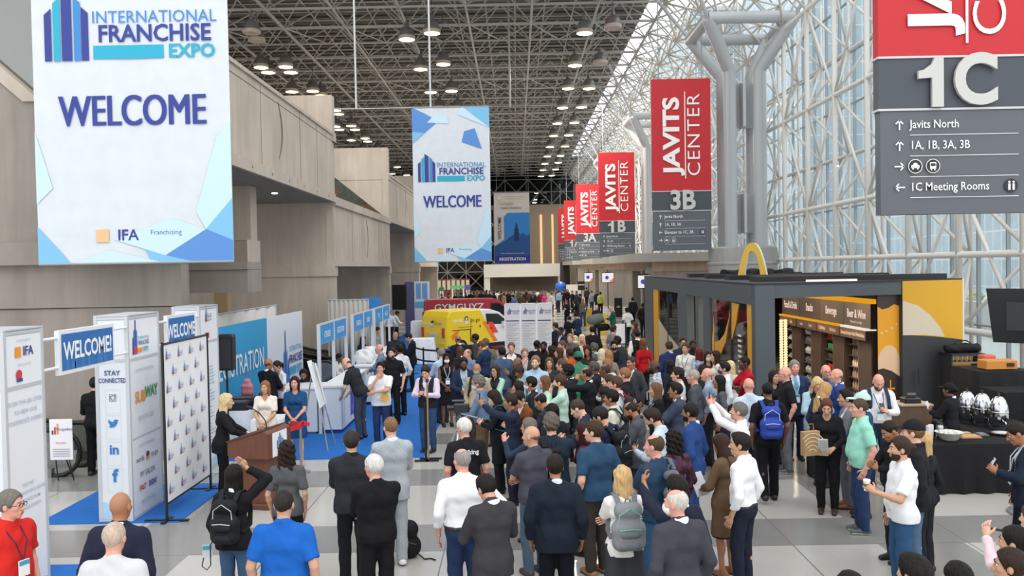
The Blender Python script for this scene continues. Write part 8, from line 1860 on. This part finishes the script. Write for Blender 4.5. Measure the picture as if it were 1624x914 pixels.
# kraft bag of the woman in black
q = P(1283, 702, 12.05); r6 = empty('paper_bag', 'brown kraft shopping bag with a cream leaf pattern', 'bag', (q.x, 12.0, q.z - .17), R(18))
MB().loft([[(-.125, -.05, 0), (.125, -.05, 0), (.125, .05, 0), (-.125, .05, 0)], [(-.13, -.045, .34), (.13, -.045, .34), (.13, .045, .34), (-.13, .045, .34)]]).build('bag_body', mat('b08d62', .8), r6); F = Face((-.125, -.052, 0), (1, 0, 0), (0, 0, 1), (0, -1, 0), .003); g = MB()
for k in range(5): F.ring(g, .12, .02 + k * .02, .07 + k * .035, .083 + k * .035, 0, 1, 16, .5, 2.4)
g.build('leaf_print', mat('e0d5bc', .8), r6); MB().tube([(-.06, 0, .34), (-.05, 0, .44), (.05, 0, .44), (.06, 0, .34)], .006, 6).build('handle', mat('a07c50', .8), r6)
# ================================================================ middle distance: monitors, boards, floor signs, bags, balloon
for k, (x0, x1, y0, y1, Y, lab) in enumerate(((927, 940, 433, 447, 84, 'small hanging monitor farthest along the right side'), (955, 973, 433, 448, 72, 'hanging monitor with purple emblem, middle of three'), (1012, 1031, 437, 457, 46, 'hanging monitor beside the kiosk, nearest of three'))):
    a = P(x0, y1, Y); b = P(x1, y0, Y); m = empty('monitor', lab, 'monitor', (a.x, Y, a.z)); w, h = b.x - a.x, b.z - a.z
    MB().box(-.04, w + .04, .0, .09, -.04, h + .04).build('case', mat('17181a', .4), m); s = MB().box(0, w, -.008, 0, 0, h).build('screen', emis('monitor_white', 'e6e4ea', .95), m); F = Face((0, -.008, 0), (1, 0, 0), (0, 0, 1), (0, -1, 0), .012); g = MB(); F.disc(g, w * .42, h * .5, h * .2, 0, 1, 10); F.poly(g, [(w * .6, 0), (w, 0), (w, h * .45), (w * .8, h * .3)], 1, 1); g.build('picture', [emis('mon_purple', '5a4fb0', .8), emis('mon_orange', 'e8884a', .9)], s); MB().tube([(w / 2, .12, -a.z + .01), (w / 2, .12, h + .3)], .04, 6).box(w / 2 - .25, w / 2 + .25, .02, .1, h + .03, h + .10).build('bracket', mat('202124', .4), m)
    if k == 2: m.rotation_euler.z = R(-14)
def aframe(x, yb, Y, w, h, c, label, art=None, nm='sign_board', cat='sign board'):
    q = P(x, yb, Y); m = empty(nm, label, cat, (q.x, Y, 0)); t = MB(); t.obox((0, 0, h / 2), (w / 2, 0, 0), (0, .012, .003), (0, .08, h / 2)); t.build('front_leaf', mat(c, .6), m); t = MB(); t.obox((0, .2, h / 2), (w / 2, 0, 0), (0, .012, -.003), (0, -.08, h / 2)); t.build('rear_leaf', mat(c, .6), m)
    if art: t = MB(); t.lathe([(w * .25, 0), (w * .25, .01), (0, .01)], 14); t.v = [np.array([[v[0], -.03 + h * .02 - v[2], h * .5 + v[1]] for v in t.v[0]])]; t.build('emblem', mat(art, .6), m)
    return m
aframe(981, 503, 60, .55, 1.35, '1f2022', 'black menu A-board with a pale emblem by the concrete wall', 'b9b4ac')
for k, (x, Y) in enumerate(((934, 52), (919, 66), (957, 46), (1002, 29))): aframe(x, 500, Y, .38, 1.05 if k != 3 else .8, 'e2b32a', ('tall yellow floor sign in the clear strip beyond the crowd', 'yellow floor sign beside the woman with golden hair', 'yellow floor sign behind the large grey bag', 'yellow floor sign near the red sweater')[k], None, 'floor_sign', 'floor sign')
q = P(984, 545, 31); m = empty('display_easel', 'white blank board on a black stand beyond the crowd', 'easel', (q.x, 31, 0)); zz0, zz1 = P(984, 545, 31).z, P(984, 514, 31).z
MB().box(-.17, .17, 0, .02, zz0, zz1).build('board', mat('ededee', .6), m); MB().box(.17, .23, -.02, .04, 0, zz1 + .05).build('upright', mat('141516', .5), m); MB().box(-.2, .3, -.15, .2, 0, .03).build('base', mat('141516', .5), m); MB().box(-.2, .2, .02, .03, zz0 - .04, zz0).build('ledge', mat('141516', .5), m)
q = P(945, 508, 40); f = Fld((-.6, -.4, -.3), (.6, .4, .4), .03); f.cap((-.18, 0, 0), (.2, 0, .06), .24, None, 0); V, Q = f.mesh(); o = bpy.data.objects.new('rolled_pack', np_mesh('pack', V, Q)); o.name = 'backpack'; C.objects.link(o); o.location = (q.x, 40.2, q.z); o.data.materials[0] = mat('6d7268', .8, kind='cloth'); MB().tube([(.36, -.1, .2), (.42, -.16, 0), (.36, -.1, -.18)], .04, 6).build('trim', mat('b9c04a', .7), o); tag(o, 'large grey pack slung on the bald man with bags', 'backpack')
q = P(957, 518, 40); f = Fld((-.5, -.3, -.3), (.5, .3, .3), .03); f.cap((-.14, 0, 0), (.14, 0, .02), .17, None, 0); V, Q = f.mesh(); o = bpy.data.objects.new('duffel_bag', np_mesh('pack', V, Q)); C.objects.link(o); o.location = (q.x, 40.0, q.z - .05); o.data.materials[0] = mat('17181a', .8, kind='cloth'); MB().tube([(-.1, 0, .15), (0, 0, .34), (.1, 0, .15)], .02, 6).build('handle', mat('101113', .7), o); tag(o, 'black duffel bag hanging below the large grey pack', 'bag')
q = P(889, 455, 80); o = MB().lathe([(0, -.55), (.25, -.48), (.48, -.2), (.52, .05), (.40, .32), (.18, .45), (0, .48)], 16, (q.x, 80, q.z)).build('balloon', mat('2a62c0', .35), smooth=True); MB().tube([(q.x, 80, q.z - .55), (q.x + .2, 79.9, .02)], .015, 5).build('string', mat('8a8c90', .6), o); tag(o, 'shiny blue balloon over the distant people', 'balloon')
q = P(910, 475, 88); m = empty('display_board', 'wide white display board by the concrete pier', 'board', (q.x, 88, 0)); MB().box(-.75, .75, 0, .06, .7, 1.75).build('board', mat('dcd6cc', .6), m); MB().box(-.75, -.7, 0, .06, 0, .7).box(.7, .75, 0, .06, 0, .7).build('leg', mat('8a8c90', .5), m)
q = P(922, 455, 86); m = empty('hanging_sign', 'small black sign above the white display board', 'sign', (q.x, 86, 0)); MB().box(-.35, .35, 0, .1, 1.2, 2.1).build('black_panel', mat('1a1b1d', .5), m); MB().box(-.3, .3, -.012, 0, 1.7, 1.8).build('white_line', mat('d9dadb', .6), m); MB().tube([(0, .05, 0), (0, .05, 1.2)], .03, 6).build('post', mat('1a1b1d', .5), m)
for k, (x, y0_, y1_, w_, c, Y, lab) in enumerate(((687, 450, 466, 12, '2f7fd0', 96, 'far booth header in bright blue left of the vans'), (726, 453, 458, 22, '5fae7c', 104, 'far booth header in pale green beyond the red van'), (742, 452, 460, 8, '55489a', 108, 'far booth header in purple beyond the red van'), (700, 456, 462, 8, '2f6a4a', 100, 'far dark green booth sign beyond the red van'))):
    a = P(x - w_ / 2, y1_, Y); b = P(x + w_ / 2, y0_, Y); m = empty('booth_header', lab, 'booth sign', (a.x, Y, 0)); MB().box(0, b.x - a.x, 0, .3, a.z, b.z).build('header_panel', mat(c, .6), m); MB().box(.1, .25, .05, .25, 0, a.z).box(b.x - a.x - .25, b.x - a.x - .1, .05, .25, 0, a.z).build('post', mat('d9dadb', .6), m)
for k in range(9):
    q = P(682 + k * 7.5, 470, 110); o = MB().box(q.x - .28, q.x + .28, 110, 110.4, 0, 2.3).build('display_stand', mat(('6b3a34', '8a7a60', '4a5a40', '7a2f30')[k % 4], .7)); MB().box(q.x - .2, q.x + .2, 109.97, 110, .9, 2.1).build('poster', mat('c9c0a8', .7), o); tag(o, 'tall narrow exhibit stand in the row behind the red van', 'display stand', 'exhibit stands behind the red van')
